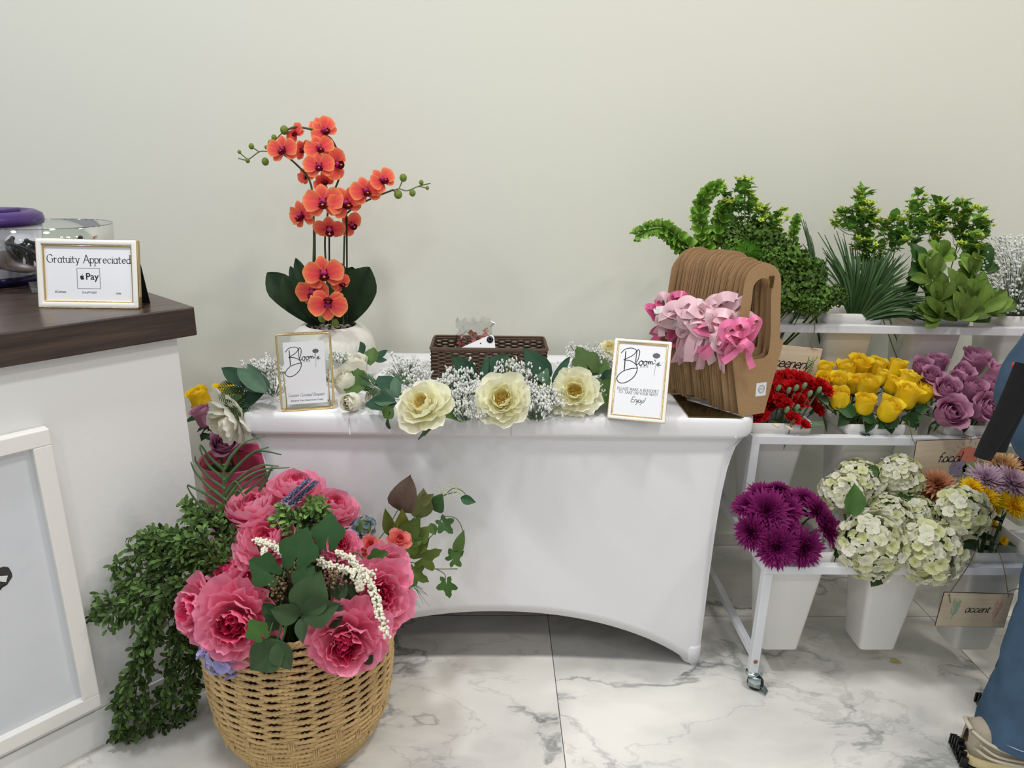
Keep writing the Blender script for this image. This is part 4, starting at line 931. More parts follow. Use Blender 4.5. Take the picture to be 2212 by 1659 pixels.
board('light wooden board lettered greenery hanging below the top tier', ((1648, 742), (1763, 753), (1757, 828), (1645, 822)), 1.930, 'greenery', .06, .42, .76, art_green, [[(1755, 752, 1.928), (1752, 740, 1.927), (1760, 712, 1.932), (1757, 690, 1.935), (1750, 668, 1.955), (1745, 650, 1.975)], [(1660, 745, 1.928), (1668, 720, 1.93), (1690, 690, 1.935), (1738, 650, 1.97)], [(1752, 748, 1.927), (1767, 750, 1.925)]])
board('light wooden board lettered focal with a coral flower, below the mauve roses', ((1964, 955), (2108, 950), (2110, 1043), (1966, 1046)), 1.728, 'focal', .36, .50, .33, art_focal, [[(1976, 959, 1.7265), (1970, 945, 1.735), (1966, 925, 1.74), (1962, 908, 1.76)], [(2098, 953, 1.7265), (2096, 944, 1.73), (2082, 938, 1.735), (2078, 925, 1.745)], [(2094, 946, 1.728), (2076, 945, 1.73), (2104, 942, 1.73)]])
board('light wooden board lettered accent, hanging lowest in front of the bottom tier', ((2039, 1280), (2189, 1284), (2172, 1356), (2021, 1352)), 1.528, 'accent', .36, .44, .35, art_accent, [[(2050, 1288, 1.5265), (2055, 1276, 1.53), (2090, 1225, 1.535), (2112, 1180, 1.56)], [(2178, 1290, 1.5265), (2176, 1275, 1.53), (2168, 1225, 1.535), (2150, 1172, 1.57)], [(2176, 1279, 1.527), (2192, 1273, 1.525), (2215, 1270, 1.53)], [(2050, 1284, 1.527), (2053, 1302, 1.525)]])
# ------------------------------------------------------------------ potted silk orchid on the table
oc = np.array([-.457, 2.0, TZ+.003])
t = thing('potted_orchid', 'orange silk orchid with dark green leaves in a round ribbed white pot', 'potted plant', T(oc))
def potprof(): return [(0, 0), (.06, .0), (.09, .012), (.116, .045), (.121, .075), (.113, .108), (.092, .134), (.074, .142), (.070, .139), (.086, .128), (.10, .10)]
pr = potprof(); nph = 220; Rp = random.Random(3); jit = np.array([Rp.uniform(0, 1) for _ in range(nph)])
P_ = cr([(r, 0, z) for r, z in pr], 4)[:, [0, 2]]
ph = np.linspace(0, 2*math.pi, nph, endpoint=False); rows = []
for k, (r, z) in enumerate(P_):
    jj = jit if k % 6 else np.roll(jit, k//6); rr_ = r+(.0016*(np.roll(jit, int(k*.6))-.5))*(r > .05)
    rows.append(np.column_stack([rr_*np.cos(ph), rr_*np.sin(ph), np.full(nph, z)]))
part('pot', G(grid(np.array(rows), closed_v=True)).mesh('pot', mat('ribbed_plaster', S(222, 219, 210), .85, noise=(200, .03))), t)
part('soil', G(lathe([(0, .118), (.09, .118), (.09, .112), (0, .112)], 24)).mesh('soil', mat('brown_moss', S(80, 72, 58), .9)), t)
for i in range(70):
    a = Rp.random()*6.28; r = .078*math.sqrt(Rp.random()); s_ = Rp.uniform(.005, .009)
    part('pebble', proto('pebble%d' % (i % 5), lambda: G(sphere(1, (0, 0, 0), 8, 6, W1, (1, Rp.uniform(.6, .9), .6))), mat('white_stone', S(206, 196, 186), .5, noise=(9, .2))), t, T((r*math.cos(a), r*math.sin(a), .123+.004*Rp.random()), basis((Rp.uniform(-.5, .5), Rp.uniform(-.5, .5), 1), a), s_))
L0 = T(oc)
def w2(g): return local(g, L0)
OP = []
for s_ in range(3):
    p_, l_ = orchid_mb(30+s_); OP.append((p_.mesh('petals', PETAL), l_.mesh('lip', PETAL)))
OB = 2.0
# stems (photo points -> plane of the plant)
def P3(pts, Y=OB): return [at(x, y, Y+(dy[0] if dy else 0)) for x, y, *dy in pts]
OST = [P3([(677, 700), (676, 600), (678, 500), (672, 400), (640, 355), (600, 325)]), P3([(708, 700, .02), (706, 600, .02), (702, 520, .02), (712, 440, .02), (735, 370, .02), (715, 300, .01), (650, 275), (614, 282)]),
       P3([(742, 700, -.02), (742, 600, -.02), (746, 480, -.02), (756, 455, -.02), (800, 430, -.02), (850, 410)]), P3([(700, 700, -.03), (700, 660, -.05), (690, 620, -.07), (676, 585, -.06)])]
for s_ in OST: part('flower_stem', MB().add(w2(tube(cr(s_, 6), .0028, 6, S(74, 84, 48)))).mesh('flower_stem', STEMM), t)
for x, y1, dy in ((681, 480, .015), (750, 470, -.03), (712, 480, .03)): part('support_stick', MB().add(w2(tube([at(x, 700, OB+dy), at(x-1, y1, OB+dy)], .0024, 6, S(22, 26, 20)))).mesh('support_stick', STEMM), t, label='dark support stick')
for x, y, r, ax_, ay_, sp, dy in ((613, 325, 36, -.3, .15, .1, -.03), (640, 290, 26, -.6, .3, .7, 0), (700, 285, 34, .3, .3, .9, 0), (692, 272, 26, -.2, .6, .5, .02), (690, 322, 34, .2, .2, .3, -.02), (690, 360, 36, .0, .1, 0, -.04), (725, 355, 36, .7, .0, 1.3, .0), (655, 325, 26, -.2, .2, .4, .03), (662, 380, 22, -.4, -.1, .6, .03), (700, 395, 26, .2, .3, .8, .02), (700, 438, 46, -.1, .1, .1, -.05), (655, 465, 38, -.7, -.1, .3, -.02), (745, 440, 42, .4, .1, .3, -.04), (712, 492, 36, .0, -.6, 0, -.03), (757, 485, 30, .6, -.2, .8, -.01), (790, 415, 38, .2, .2, .2, -.04), (825, 392, 34, .5, .5, .5, -.03),
                                   (700, 592, 46, .05, .1, .1, -.09), (680, 630, 42, -.4, -.1, .2, -.08), (708, 655, 44, .1, .05, 3.05, -.12), (735, 612, 24, .7, .0, .4, -.06)):
    p = at(x, y, OB+dy); rr = r*px(p)*1.02; aim = (ax_+.15, -1, ay_+.05)
    k = (x*7+y) % 3; f = thing('f', '', ''); del f['label'], f['category']; f.name = 'orchid_flower'; f.parent = t
    f.matrix_basis = m4(T(p-oc, basis(aim, sp+math.pi*0), rr)); part('petals', OP[k][0], f); part('lip', OP[k][1], f, label='dark maroon lip')
def bud(x, y, r, dy=0, c=S(118, 140, 56)): p = at(x, y, OB+dy); part('bud', MB().add(w2(sphere(r*px(p), p, 10, 8, c, (1, 1, 1.05)) if False else (sphere(r*px(p), (0, 0, 0), 10, 8, c)[0]*[1, 1, 1.1]+p, *sphere(1, (0, 0, 0), 10, 8, c)[1:]))).mesh('bud', LEAF), t)
for x, y, r in ((614, 281, 9), (592, 297, 6), (587, 311, 9), (573, 349, 8), (543, 316, 6), (535, 347, 5), (517, 328, 4), (871, 384, 8), (860, 420, 9), (891, 417, 7), (910, 394, 5), (923, 406, 4), (696, 687, 9, ), (724, 698, 8), (575, 318, 4)): bud(x, y, r, 0 if y < 600 else -.09)
for s_ in (P3([(600, 325), (580, 327), (560, 328), (535, 345), (515, 342)]), P3([(560, 328), (545, 318)]), P3([(600, 322), (588, 312), (600, 297), (614, 283)]), P3([(535, 345), (518, 330)]), P3([(848, 412), (862, 408), (880, 412), (905, 402), (930, 396)]), P3([(862, 408), (871, 386)]), P3([(905, 402), (924, 407)]), P3([(850, 412), (860, 420)]), P3([(700, 690, -.05), (712, 680, -.09), (724, 695, -.09)])):
    part('bud_stem', MB().add(w2(tube(cr(s_, 5), .0016, 5, S(96, 112, 62)))).mesh('bud_stem', STEMM), t)
for x, y, x1, y1, w, be, dy in ((690, 705, 571, 608, .040, 30, -.02), (690, 705, 612, 615, .036, 22, -.05), (688, 700, 640, 568, .020, 6, .03), (685, 700, 628, 584, .018, 6, .05), (735, 700, 760, 585, .040, 10, .05), (750, 700, 792, 592, .050, 14, -.04), (722, 700, 736, 578, .034, 4, .04), (700, 700, 715, 620, .03, 10, .03), (705, 702, 660, 640, .036, 40, -.07)):
    p = at(x, y, OB-.01); q = at(x1, y1, OB+dy-.02); d = q-p; L_ = np.linalg.norm(d)*1.08; dc = S(36, 56, 32)*.9
    g = leaf(L_, w, 'obl', be, dc*.8, dc, fold=.12, nu=10, rng=Rp, mid=dc*.7); up = np.array([0.0, -1.0, .35]); M = lm(p, d+np.array([0, 0, .3*np.linalg.norm(d)*math.sin(math.radians(be))]), up)
    part('leaf', MB().add(w2((g[0] @ M[:3, :3].T+M[:3, 3], *g[1:]))).mesh('leaf', SILKLEAF), t)

# ------------------------------------------------------------------ silk garland along the table
PY = []
CRM = (S(253, 236, 158), S(255, 249, 200), S(255, 253, 234))
GS = mat('silk_petal', None, .7, spec=.15, noise=(50, .06), transl=.3)
gar = thing('flower_garland', 'silk garland of cream peonies, white sprays and green leaves along the table front', 'garland', T((-.02, 1.75, TZ+.01)))
GL = T((-.02, 1.75, TZ+.01))
def gp(name, g, m, lab=None): return part(name, MB().add(local(g, GL)).mesh(name, m), gar, label=lab)
def tm(g, M): return (g[0] @ M[:3, :3].T+M[:3, 3], *g[1:])
vine = [atz(x, y, TZ+.018) for x, y in ((520, 850), (560, 815), (640, 805), (740, 830), (840, 850), (960, 850), (1090, 850), (1200, 845), (1300, 815), (1335, 790))]
gp('vine', tube(cr(vine, 6), .0035, 6, S(70, 92, 52)), STEMM)
def tip(x, y, z): return atz(x, y, z)
for i, (x, y, r, z, aim, op) in enumerate(((914, 874, 64, .80, (-.25, -.7, .85), .45), (1085, 864, 62, .80, (-.1, -.9, .6), .35), (1243, 846, 55, .80, (-.15, -.9, .5), .4), (1318, 752, 28, .83, (-.2, -.4, .9), .8), (1200, 850, 26, .775, (-.6, -.5, .5), .9))):
    p = tip(x, y, z); f = peony_mb(60+i, *CRM, openness=op, stamen=S(254, 214, 84), n=(7, 7, 7, 7, 14), ruf=.07)
    part('cream_peony', f.mesh('cream_peony', GS), gar, T(p-GL[:3, 3]-np.array(aim)/np.linalg.norm(aim)*.35*r*px(p), basis(aim, i), r*px(p)*.93), label='cream peony with yellow stamens')
for i, (x, y, r, z, aim) in enumerate(((770, 798, 30, .80, (.1, -.2, 1)), (752, 832, 36, .785, (-.3, -.5, .8)), (762, 868, 28, .765, (-.2, -.8, .2)), (806, 860, 24, .76, (.2, -.6, .3)))):
    p = tip(x, y, z); f = rose_mb(80+i, S(252, 248, 226), S(253, 250, 236), S(255, 253, 244), .12)
    part('white_bud', f.mesh('white_bud', GS), gar, T(p-GL[:3, 3]-np.array(aim)*.4*r*px(p)*1.6, basis(aim, i), r*px(p)*1.75), label='closed white bud')
# drooping white bloom over the table end
p = at(508, 898, 1.70); aim = (-.55, -.6, -.25); f = peony_mb(90, S(240, 232, 200), S(250, 246, 226), S(253, 251, 240), openness=.75, n=(5, 5, 4, 3, 3), ruf=.05)
part('white_bloom', f.mesh('white_bloom', GS), gar, T(p-GL[:3, 3], basis(aim, 1), 60*px(p)), label='drooping white bloom')
def spray_cluster(seed, c, r, n=60, col=S(236, 237, 232), flat=.6, dot=.0028, grn=S(96, 116, 88)):
    R = random.Random(seed); b = MB(); gr = MB(); base = np.array(c)-[0, 0, r*.6]
    for i in range(n):
        v = np.array([R.gauss(0, .5), R.gauss(0, .5), R.gauss(0, .4)*flat+.1]); v *= min(1, 1/np.linalg.norm(v)); q = np.array(c)+v*r
        sub = 3 if dot > .002 else 2
        for j in range(sub):
            q2 = q+np.array([R.uniform(-1, 1) for _ in range(3)])*dot*2.2; b.add(sphere(dot*R.uniform(.7, 1.2), q2, 5, 4, jc(col, R, .06), (1, 1, 1.5)))
        gr.add(tube([base+v*r*.2, q], .0006, 3, grn))
    return b, gr
for i, (x, y, r, z, n) in enumerate(((560, 800, 34, .80, 60), (590, 830, 36, .78, 60), (575, 790, 26, .83, 40), (545, 845, 22, .76, 30), (735, 770, 22, .83, 36), (740, 815, 26, .79, 40), (875, 800, 44, .81, 90), (905, 825, 36, .79, 60), (945, 850, 30, .78, 50), (1000, 815, 36, .81, 70), (1000, 850, 38, .79, 80), (1005, 885, 34, .765, 60), (975, 820, 24, .82, 40), (1110, 800, 34, .83, 70), (1145, 815, 28, .81, 40), (1160, 875, 48, .775, 100), (1180, 855, 36, .79, 60), (1265, 765, 34, .83, 60), (1300, 780, 32, .82, 60), (1235, 795, 26, .81, 40), (1315, 790, 30, .80, 50), (1310, 850, 30, .77, 50), (1045, 895, 24, .76, 30))):
    p = tip(x, y, z); b, gr = spray_cluster(100+i, p, r*px(p)*1.15, n)
    s1 = part('white_spray', (lambda q: MB().add(local(q.geo(), GL)))(b).mesh('white_spray', PIG), gar); s1['kind'] = 'stuff'; part('spray_stems', MB().add(local(gr.geo(), GL)).mesh('spray_stems', STEMM), s1, label='thin green stems')
DKG = S(42, 70, 52); BLG = S(74, 100, 80); MDG = S(74, 98, 50); R = random.Random(12)
def gleaf(x0, y0, z0, x1, y1, z1, w, kind, col, be=20, serr=0, nm='leaf'):
    p, q = tip(x0, y0, z0), tip(x1, y1, z1); d = q-p; L_ = np.linalg.norm(d)*1.03; up = np.array([0, -.75, .8])+np.array([R.uniform(-.3, .3), 0, 0])
    g = ivy(L_, be, col, 5, .28, R) if kind == 'ivy' else leaf(L_, w*L_, kind, be, col*.9, col*1.05, nu=12 if serr else 8, serr=serr, mid=col*1.35, rng=R)
    gp(nm, tm(g, lm(p, d+[0, 0, L_*.15*be/20], up)), SILKLEAF)
for a in ((540, 835, .80, 474, 800, .83, .22, 'oval', DKG), (575, 850, .80, 508, 800, .84, .2, 'lance', BLG), (570, 830, .81, 530, 790, .85, .2, 'lance', BLG), (585, 840, .80, 520, 830, .80, .28, 'lance', BLG), (560, 835, .79, 545, 868, .76, .25, 'lance', DKG), (575, 845, .79, 515, 885, .74, .25, 'lance', DKG),
          (780, 775, .81, 760, 737, .85, .42, 'oval', DKG), (800, 790, .81, 806, 750, .85, .36, 'oval', MDG, 15, .06), (800, 830, .80, 735, 840, .78, .42, 'oval', MDG, 25, .06), (815, 775, .80, 838, 757, .82, .3, 'oval', DKG), (810, 780, .80, 836, 780, .80, .3, 'oval', DKG),
          (860, 860, .79, 815, 815, .82, .26, 'lance', DKG), (855, 870, .785, 805, 860, .78, .3, 'lance', BLG), (860, 875, .78, 788, 880, .765, .26, 'lance', DKG), (850, 880, .78, 830, 905, .75, .5, 'oval', MDG), (842, 890, .77, 836, 932, .70, .18, 'lance', DKG), (860, 860, .79, 850, 815, .83, .24, 'lance', BLG), (850, 850, .79, 840, 825, .81, .24, 'lance', DKG),
          (950, 905, .77, 905, 945, .70, .42, 'oval', MDG, 25, .07), (955, 900, .77, 995, 915, .73, .34, 'oval', MDG, 25, .06), (1025, 825, .79, 975, 775, .86, .28, 'oval', DKG), (1040, 825, .79, 1103, 768, .86, .27, 'oval', DKG), (1045, 828, .79, 1098, 820, .80, .3, 'oval', DKG), (1040, 830, .79, 1055, 765, .86, .12, 'lance', DKG), (1105, 800, .80, 1098, 772, .83, .5, 'oval', MDG),
          (1185, 830, .79, 1128, 755, .88, .27, 'oval', DKG), (1190, 835, .79, 1235, 775, .84, .10, 'lance', DKG), (1185, 840, .785, 1152, 810, .81, .4, 'oval', MDG), (1180, 835, .79, 1150, 765, .86, .2, 'oval', BLG), (1280, 815, .80, 1250, 752, .87, .5, 'ivy', MDG), (1275, 812, .80, 1300, 768, .84, .45, 'oval', MDG, 15, .06), (1278, 815, .80, 1288, 895, .745, .45, 'oval', MDG, 30, .06), (1300, 830, .79, 1335, 800, .82, .3, 'oval', DKG), (1300, 840, .78, 1320, 870, .76, .3, 'oval', DKG), (985, 850, .78, 960, 825, .80, .4, 'oval', DKG), (1150, 845, .77, 1130, 880, .755, .3, 'oval', DKG), (990, 870, .77, 975, 900, .75, .3, 'oval', DKG)): gleaf(*a)
def fern(x0, y0, z0, x1, y1, z1, n=12, w=.35, col=S(58, 84, 52)):
    p, q = tip(x0, y0, z0), tip(x1, y1, z1); L_ = np.linalg.norm(q-p); M = lm(p, q-p, (0, -.8, .7)); b = MB(); b.add(tube([(0, 0, 0), (L_, 0, 0)], .0008, 4, col))
    for i in range(n):
        f = .12+.86*i/n; ll = L_*w*math.sin(math.pi*(.15+.8*f))
        for s_ in (-1, 1): b.add(leaf(ll, ll*.10, 'lance', 15, col, col, nu=4, nv=3, rng=R), T((L_*f, 0, 0), rotz(s_*1.05)))
    gp('fern_frond', tm(b.geo(), M), SILKLEAF)
for a in ((545, 830, .79, 470, 838, .79), (540, 840, .79, 470, 860, .77), (540, 845, .78, 482, 890, .73), (545, 820, .80, 500, 800, .82), (545, 850, .78, 500, 905, .72), (815, 835, .80, 775, 810, .82), (830, 850, .79, 790, 825, .80), (880, 835, .79, 860, 800, .82)): fern(*a)
# ------------------------------------------------------------------ cut flowers and foliage standing in the rack
R = random.Random(77)
YL = [(S(255, 212, 16), S(255, 222, 30), S(255, 234, 84)), (S(255, 206, 12), S(255, 218, 24), S(255, 230, 70))]
MV = [(S(170, 100, 136), S(194, 130, 162), S(220, 168, 196)), (S(160, 92, 128), S(186, 122, 156), S(214, 162, 190))]
def rp_(key, seed, c, op): return proto(key, lambda: rose_mb(seed, *c, op), PETAL)
YR = [rp_('rose_y%d' % i, 200+i, YL[i % 2], .22+.14*i) for i in range(4)]
MR = [rp_('rose_m%d' % i, 220+i, MV[i % 2], .5+.14*i) for i in range(4)]
SEP = proto('sepals', lambda: sepals(MB(), .12, 5), LEAF)
LG = S(42, 72, 36)
def roses(items, ti, k, protos, cat, lab, group, sc):
    for i, (x, y, r, Y, ax_, ay_, az_, nm) in enumerate(items):
        p = at(x, y, Y); aim = np.array([ax_, ay_, az_], float); aim /= np.linalg.norm(aim); s_ = r*px(p)*sc; p = p-aim*s_*.55
        cut('rose', lab % nm, 'rose', p, aim, s_, protos[i % len(protos)], root(ti, k, rng=R), group, spin=i*1.3, hn='petals', cal=SEP, leaves=2 if i % 2 else 1, lcol=LG, lL=.045, seed=i)
M2 = 1.835
roses([(1782, 800, 24, 1.90, -.2, -.2, 1, 'at the far left back, beside the greenery board'), (1778, 822, 22, 1.86, -.2, -.5, .8, 'left, open face below the back left rose'), (1828, 800, 28, 1.93, -.1, -.1, 1, 'in the back row, second from left'), (1856, 790, 28, 1.94, 0, -.3, 1, 'in the back row, third from left'), (1893, 795, 30, 1.95, .1, -.2, 1, 'in the back row, centre, widely open'), (1937, 795, 26, 1.93, .15, -.1, 1, 'in the back row, right end, tall cup'),
       (1812, 824, 24, 1.86, -.2, -.4, .9, 'in the middle row, left, spiral face'), (1848, 830, 26, 1.88, -.1, -.2, 1, 'in the middle row behind the front-left rose'), (1876, 833, 31, 1.84, 0, -.35, .9, 'in the middle row, centre, large spiral'), (1930, 832, 25, 1.86, .1, -.2, 1, 'in the middle row, right of the central spiral'), (1963, 822, 27, 1.87, .25, -.1, 1, 'at the right, facing up'), (1997, 850, 27, 1.84, .35, -.2, .9, 'at the far right end, leaning to the mauve roses'),
       (1815, 860, 30, 1.79, -.3, -.3, 1, 'in the front row, far left, flaring cup'), (1868, 872, 28, 1.77, 0, -.2, 1, 'in the front row, centre, upright cup'), (1921, 884, 32, 1.755, .15, -.35, .9, 'frontmost, lowest, with outer petals flared'), (1960, 855, 33, 1.79, .15, -.2, 1, 'in the front row, right, big smooth cup'), (1905, 815, 22, 1.90, .1, -.2, 1, 'deep in the middle of the bunch')],
      1, 1, YR, 'rose', 'yellow rose %s', 'yellow roses in the middle tier', 1.62)
roses([(1990, 795, 28, 1.92, -.3, -.4, .9, 'at the back left end'), (2025, 786, 28, 1.94, -.1, -.2, 1, 'in the back row, dark centre'), (2105, 782, 38, 1.95, .1, -.3, 1, 'topmost, wide open at the back'), (2012, 815, 26, 1.87, -.2, -.5, .8, 'in the second row, left'), (2076, 808, 30, 1.90, 0, -.5, .8, 'in the second row, centre'), (2065, 822, 24, 1.86, 0, -.5, .8, 'small, between the second and third rows'), (2155, 815, 36, 1.87, .4, -.3, .9, 'at the far right, large smooth bud beside the jeans'),
       (2045, 845, 33, 1.82, -.1, -.6, .8, 'in the third row, left, round'), (2100, 842, 34, 1.83, .1, -.6, .8, 'in the third row, centre, tilted'), (2140, 840, 28, 1.84, .3, -.5, .8, 'in the third row, right'), (2052, 893, 42, 1.745, -.1, -.85, .6, 'frontmost, large with a drooping lower petal'), (2128, 885, 38, 1.76, .15, -.8, .6, 'in the front row, right, spiral face'), (2165, 860, 24, 1.80, .4, -.5, .8, 'partly behind the jeans')],
      1, 2, MR, 'rose', 'mauve rose %s', 'mauve roses in the middle tier', 1.5)
# red carnations
CN = [proto('carn%d' % i, lambda: carn_mb(240+i, S(150, 8, 16), S(206, 20, 30)), PETAL) for i in range(3)]
for i, (x, y, r, Y, ax_, ay_, nm) in enumerate([(1710, 812, 32, 1.90, 0, -.3, 'topmost in the bunch'), (1668, 822, 28, 1.89, -.2, -.3, 'at the back left'), (1740, 818, 30, 1.87, .2, -.3, 'at the back right'), (1690, 838, 28, 1.85, -.1, -.5, 'in the middle, left of centre'), (1722, 835, 26, 1.84, .1, -.5, 'in the middle, centre'), (1748, 845, 24, 1.86, .4, -.3, 'in the middle, right'), (1660, 860, 28, 1.83, -.3, -.5, 'lower left beside the kraft carrier'), (1690, 862, 17, 1.79, 0, -.7, 'small half-open, lower centre'), (1730, 862, 18, 1.79, .1, -.6, 'small half-open, right of lower centre'),
                                           (1783, 832, 23, 1.80, .5, -.4, 'sticking out towards the yellow roses'), (1716, 900, 16, 1.755, .1, -.7, 'small, low in front'), (1741, 914, 12, 1.75, .3, -.6, 'tiny bud at the bucket rim'), (1636, 892, 22, 1.80, -.4, -.5, 'low behind the frontmost carrier'), (1768, 878, 18, 1.82, .5, -.5, 'low right, behind the bucket corner'), (1700, 868, 13, 1.78, 0, -.7, 'tiny, beside the small half-open one')]):
    p = at(x, y, Y); s_ = r*px(p)*1.35; aim = np.array([ax_, ay_, 1.]); aim /= np.linalg.norm(aim)
    cut('carnation', 'red carnation %s' % nm, 'carnation', p-aim*s_*.55, aim, s_, CN[i % 3], root(1, 0, rng=R), 'red carnations in the middle tier', spin=i, hn='petals', scol=S(96, 130, 92), sr=.002, leaves=1, lcol=S(88, 120, 84), lL=.05, lt='lance', seed=i)
for i, (x, y, Y) in enumerate([(1682, 838, 1.80), (1704, 843, 1.79), (1720, 838, 1.78), (1738, 833, 1.78), (1750, 850, 1.77), (1770, 842, 1.77), (1700, 885, 1.76), (1722, 880, 1.76), (1712, 912, 1.75)]):
    p = at(x, y, Y); b = MB(); M = T(p, basis((.2, -.3, 1), i)); b.add(sphere(.0065, (0, 0, 0), 8, 6, S(122, 158, 112), (1, 1, 1.7)))
    o = solo('carnation_bud', None, '', ''); bpy.data.objects.remove(o)
    t = thing('carnation_bud', 'small closed pale green carnation bud among the red carnations', 'flower bud', T(p), 'green carnation buds'); part('bud', b.mesh('bud', LEAF), t, T((0, 0, 0), M[:3, :3])); part('stem', MB().add(local(stemtube(p, root(1, 0, rng=R), .0012, S(96, 130, 92)), T(p))).mesh('stem', STEMM), t)
# bottom tier: purple chrysanthemums
PM = [proto('mum_p%d' % i, lambda: mum_mb(260+i, S(84, 6, 62), S(122, 18, 92), S(160, 44, 124), 150, .5, .085, 18), PETAL) for i in range(3)]
DM = proto('mum_d', lambda: mum_mb(270, S(84, 6, 62), S(112, 14, 84), S(150, 36, 114), 110, .2, .09, -10, 5), PETAL)
for i, (x, y, r, Y, ax_, ay_, az_, nm) in enumerate([(1683, 1055, 25, 1.66, 0, -.1, 1, 'topmost, seen from the side'), (1612, 1090, 30, 1.64, -.6, -.4, .8, 'at the left end, leaning over the rail'), (1645, 1065, 30, 1.67, -.2, -.3, .9, 'at the back left'), (1705, 1075, 28, 1.68, .1, -.3, .9, 'at the back centre'), (1742, 1078, 30, 1.68, .2, -.3, .9, 'at the back right'), (1658, 1105, 44, 1.61, -.2, -.8, .6, 'large, left of centre, facing out'), (1705, 1100, 32, 1.63, .1, -.7, .8, 'centre, half hidden'), (1770, 1105, 34, 1.63, .5, -.5, .8, 'right, below the white hydrangea leaf'),
                                                    (1790, 1140, 36, 1.60, .6, -.6, .5, 'at the right end, loose petals'), (1620, 1150, 36, 1.58, -.8, -.5, .2, 'lower left, seen from the side'), (1680, 1184, 42, 1.545, -.1, -1, .25, 'frontmost with dark centre'), (1740, 1186, 40, 1.55, .2, -1, .2, 'front right beside the frontmost one'), (1700, 1140, 28, 1.60, 0, -.6, .7, 'small, deep in the middle')]):
    p = at(x, y, Y); s_ = r*px(p)*1.25
    cut('chrysanthemum', 'purple chrysanthemum %s' % nm, 'chrysanthemum', p-np.array([ax_, ay_, az_])*s_*.15, (ax_, ay_, az_), s_, DM if i in (0, 1) else PM[i % 3], root(0, 0, rng=R), 'purple chrysanthemums in the bottom tier', spin=i, hn='petals', sr=.0025, leaves=1, lcol=LG, lL=.05, seed=i)
# hydrangeas
HC = [(S(222, 224, 176), S(244, 243, 222)), (S(208, 214, 140), S(238, 238, 200)), (S(232, 232, 204), S(248, 246, 234)), (S(226, 226, 190), S(242, 240, 226))]
HY = [proto('hyd%d' % i, lambda: hydrangea_mb(280+i, HC, 150, .34), PETAL) for i in range(3)]
for i, (x, y, rx, ry, Y, aim, k, nm) in enumerate([(1884, 1175, 72, 74, 1.57, (-.1, -1, .2), 1, 'largest, hanging in front at centre'), (2010, 1195, 62, 78, 1.56, (.2, -1, .1), 1, 'front right, hanging over the rail'), (1820, 1065, 56, 40, 1.68, (-.3, -.4, .9), 1, 'back left, above the purple mums'), (1852, 1040, 60, 42, 1.72, (0, -.3, 1), 1, 'at the back, centre left'), (1942, 1028, 46, 50, 1.72, (.2, -.5, .8), 1, 'topmost, with greenish florets'), (1920, 1115, 58, 44, 1.65, (0, -.7, .7), 1, 'in the middle, above the largest'), (1985, 1105, 36, 36, 1.66, (.3, -.6, .7), 1, 'smallest, above the front right one'), (2082, 1105, 62, 52, 1.60, (.5, -.7, .5), 2, 'at the right, over the accent bucket')]):
    p = at(x, y, Y); s_ = max(rx, ry)*px(p); q = root(0, k, rng=R)
    cut('hydrangea', 'white hydrangea head %s' % nm, 'hydrangea', p, aim, s_*np.array([rx/max(rx, ry)*1.0, ry/max(rx, ry), .8]) if False else s_*(.5+.5*min(rx, ry)/max(rx, ry)), HY[i % 3], q, 'white hydrangeas in the bottom tier', spin=i*1.1, hn='florets', sr=.004, leaves=0, scol=S(112, 140, 80), seed=i)
hl = S(70, 104, 50)
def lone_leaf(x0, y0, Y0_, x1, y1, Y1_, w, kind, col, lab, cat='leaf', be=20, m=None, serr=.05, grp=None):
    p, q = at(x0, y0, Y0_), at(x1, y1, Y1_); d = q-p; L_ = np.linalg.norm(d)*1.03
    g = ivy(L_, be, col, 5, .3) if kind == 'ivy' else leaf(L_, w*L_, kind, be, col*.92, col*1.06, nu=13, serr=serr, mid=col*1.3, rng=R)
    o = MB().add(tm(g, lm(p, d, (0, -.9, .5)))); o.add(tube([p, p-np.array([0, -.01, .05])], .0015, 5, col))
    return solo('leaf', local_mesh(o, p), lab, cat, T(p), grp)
def local_mesh(mb, p, m=None, nm='leaf'): return MB().add(local(mb.geo(), T(p))).mesh(nm, m or LEAF)
lone_leaf(1840, 1115, 1.60, 1850, 1046, 1.62, .33, 'oval', hl, 'mid-green hydrangea leaf standing between the white heads')
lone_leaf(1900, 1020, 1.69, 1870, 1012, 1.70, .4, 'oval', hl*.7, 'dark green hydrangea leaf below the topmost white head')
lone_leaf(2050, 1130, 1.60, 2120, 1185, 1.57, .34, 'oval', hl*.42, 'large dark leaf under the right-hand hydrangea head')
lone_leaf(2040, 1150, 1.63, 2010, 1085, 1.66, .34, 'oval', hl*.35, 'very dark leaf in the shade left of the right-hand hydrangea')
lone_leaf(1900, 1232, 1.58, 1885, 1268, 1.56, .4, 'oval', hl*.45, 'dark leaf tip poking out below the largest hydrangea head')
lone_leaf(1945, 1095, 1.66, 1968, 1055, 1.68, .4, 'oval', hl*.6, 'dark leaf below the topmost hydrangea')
lone_leaf(1805, 1205, 1.60, 1835, 1150, 1.61, .35, 'oval', hl*.7, 'green leaf beside the right-hand purple mums')
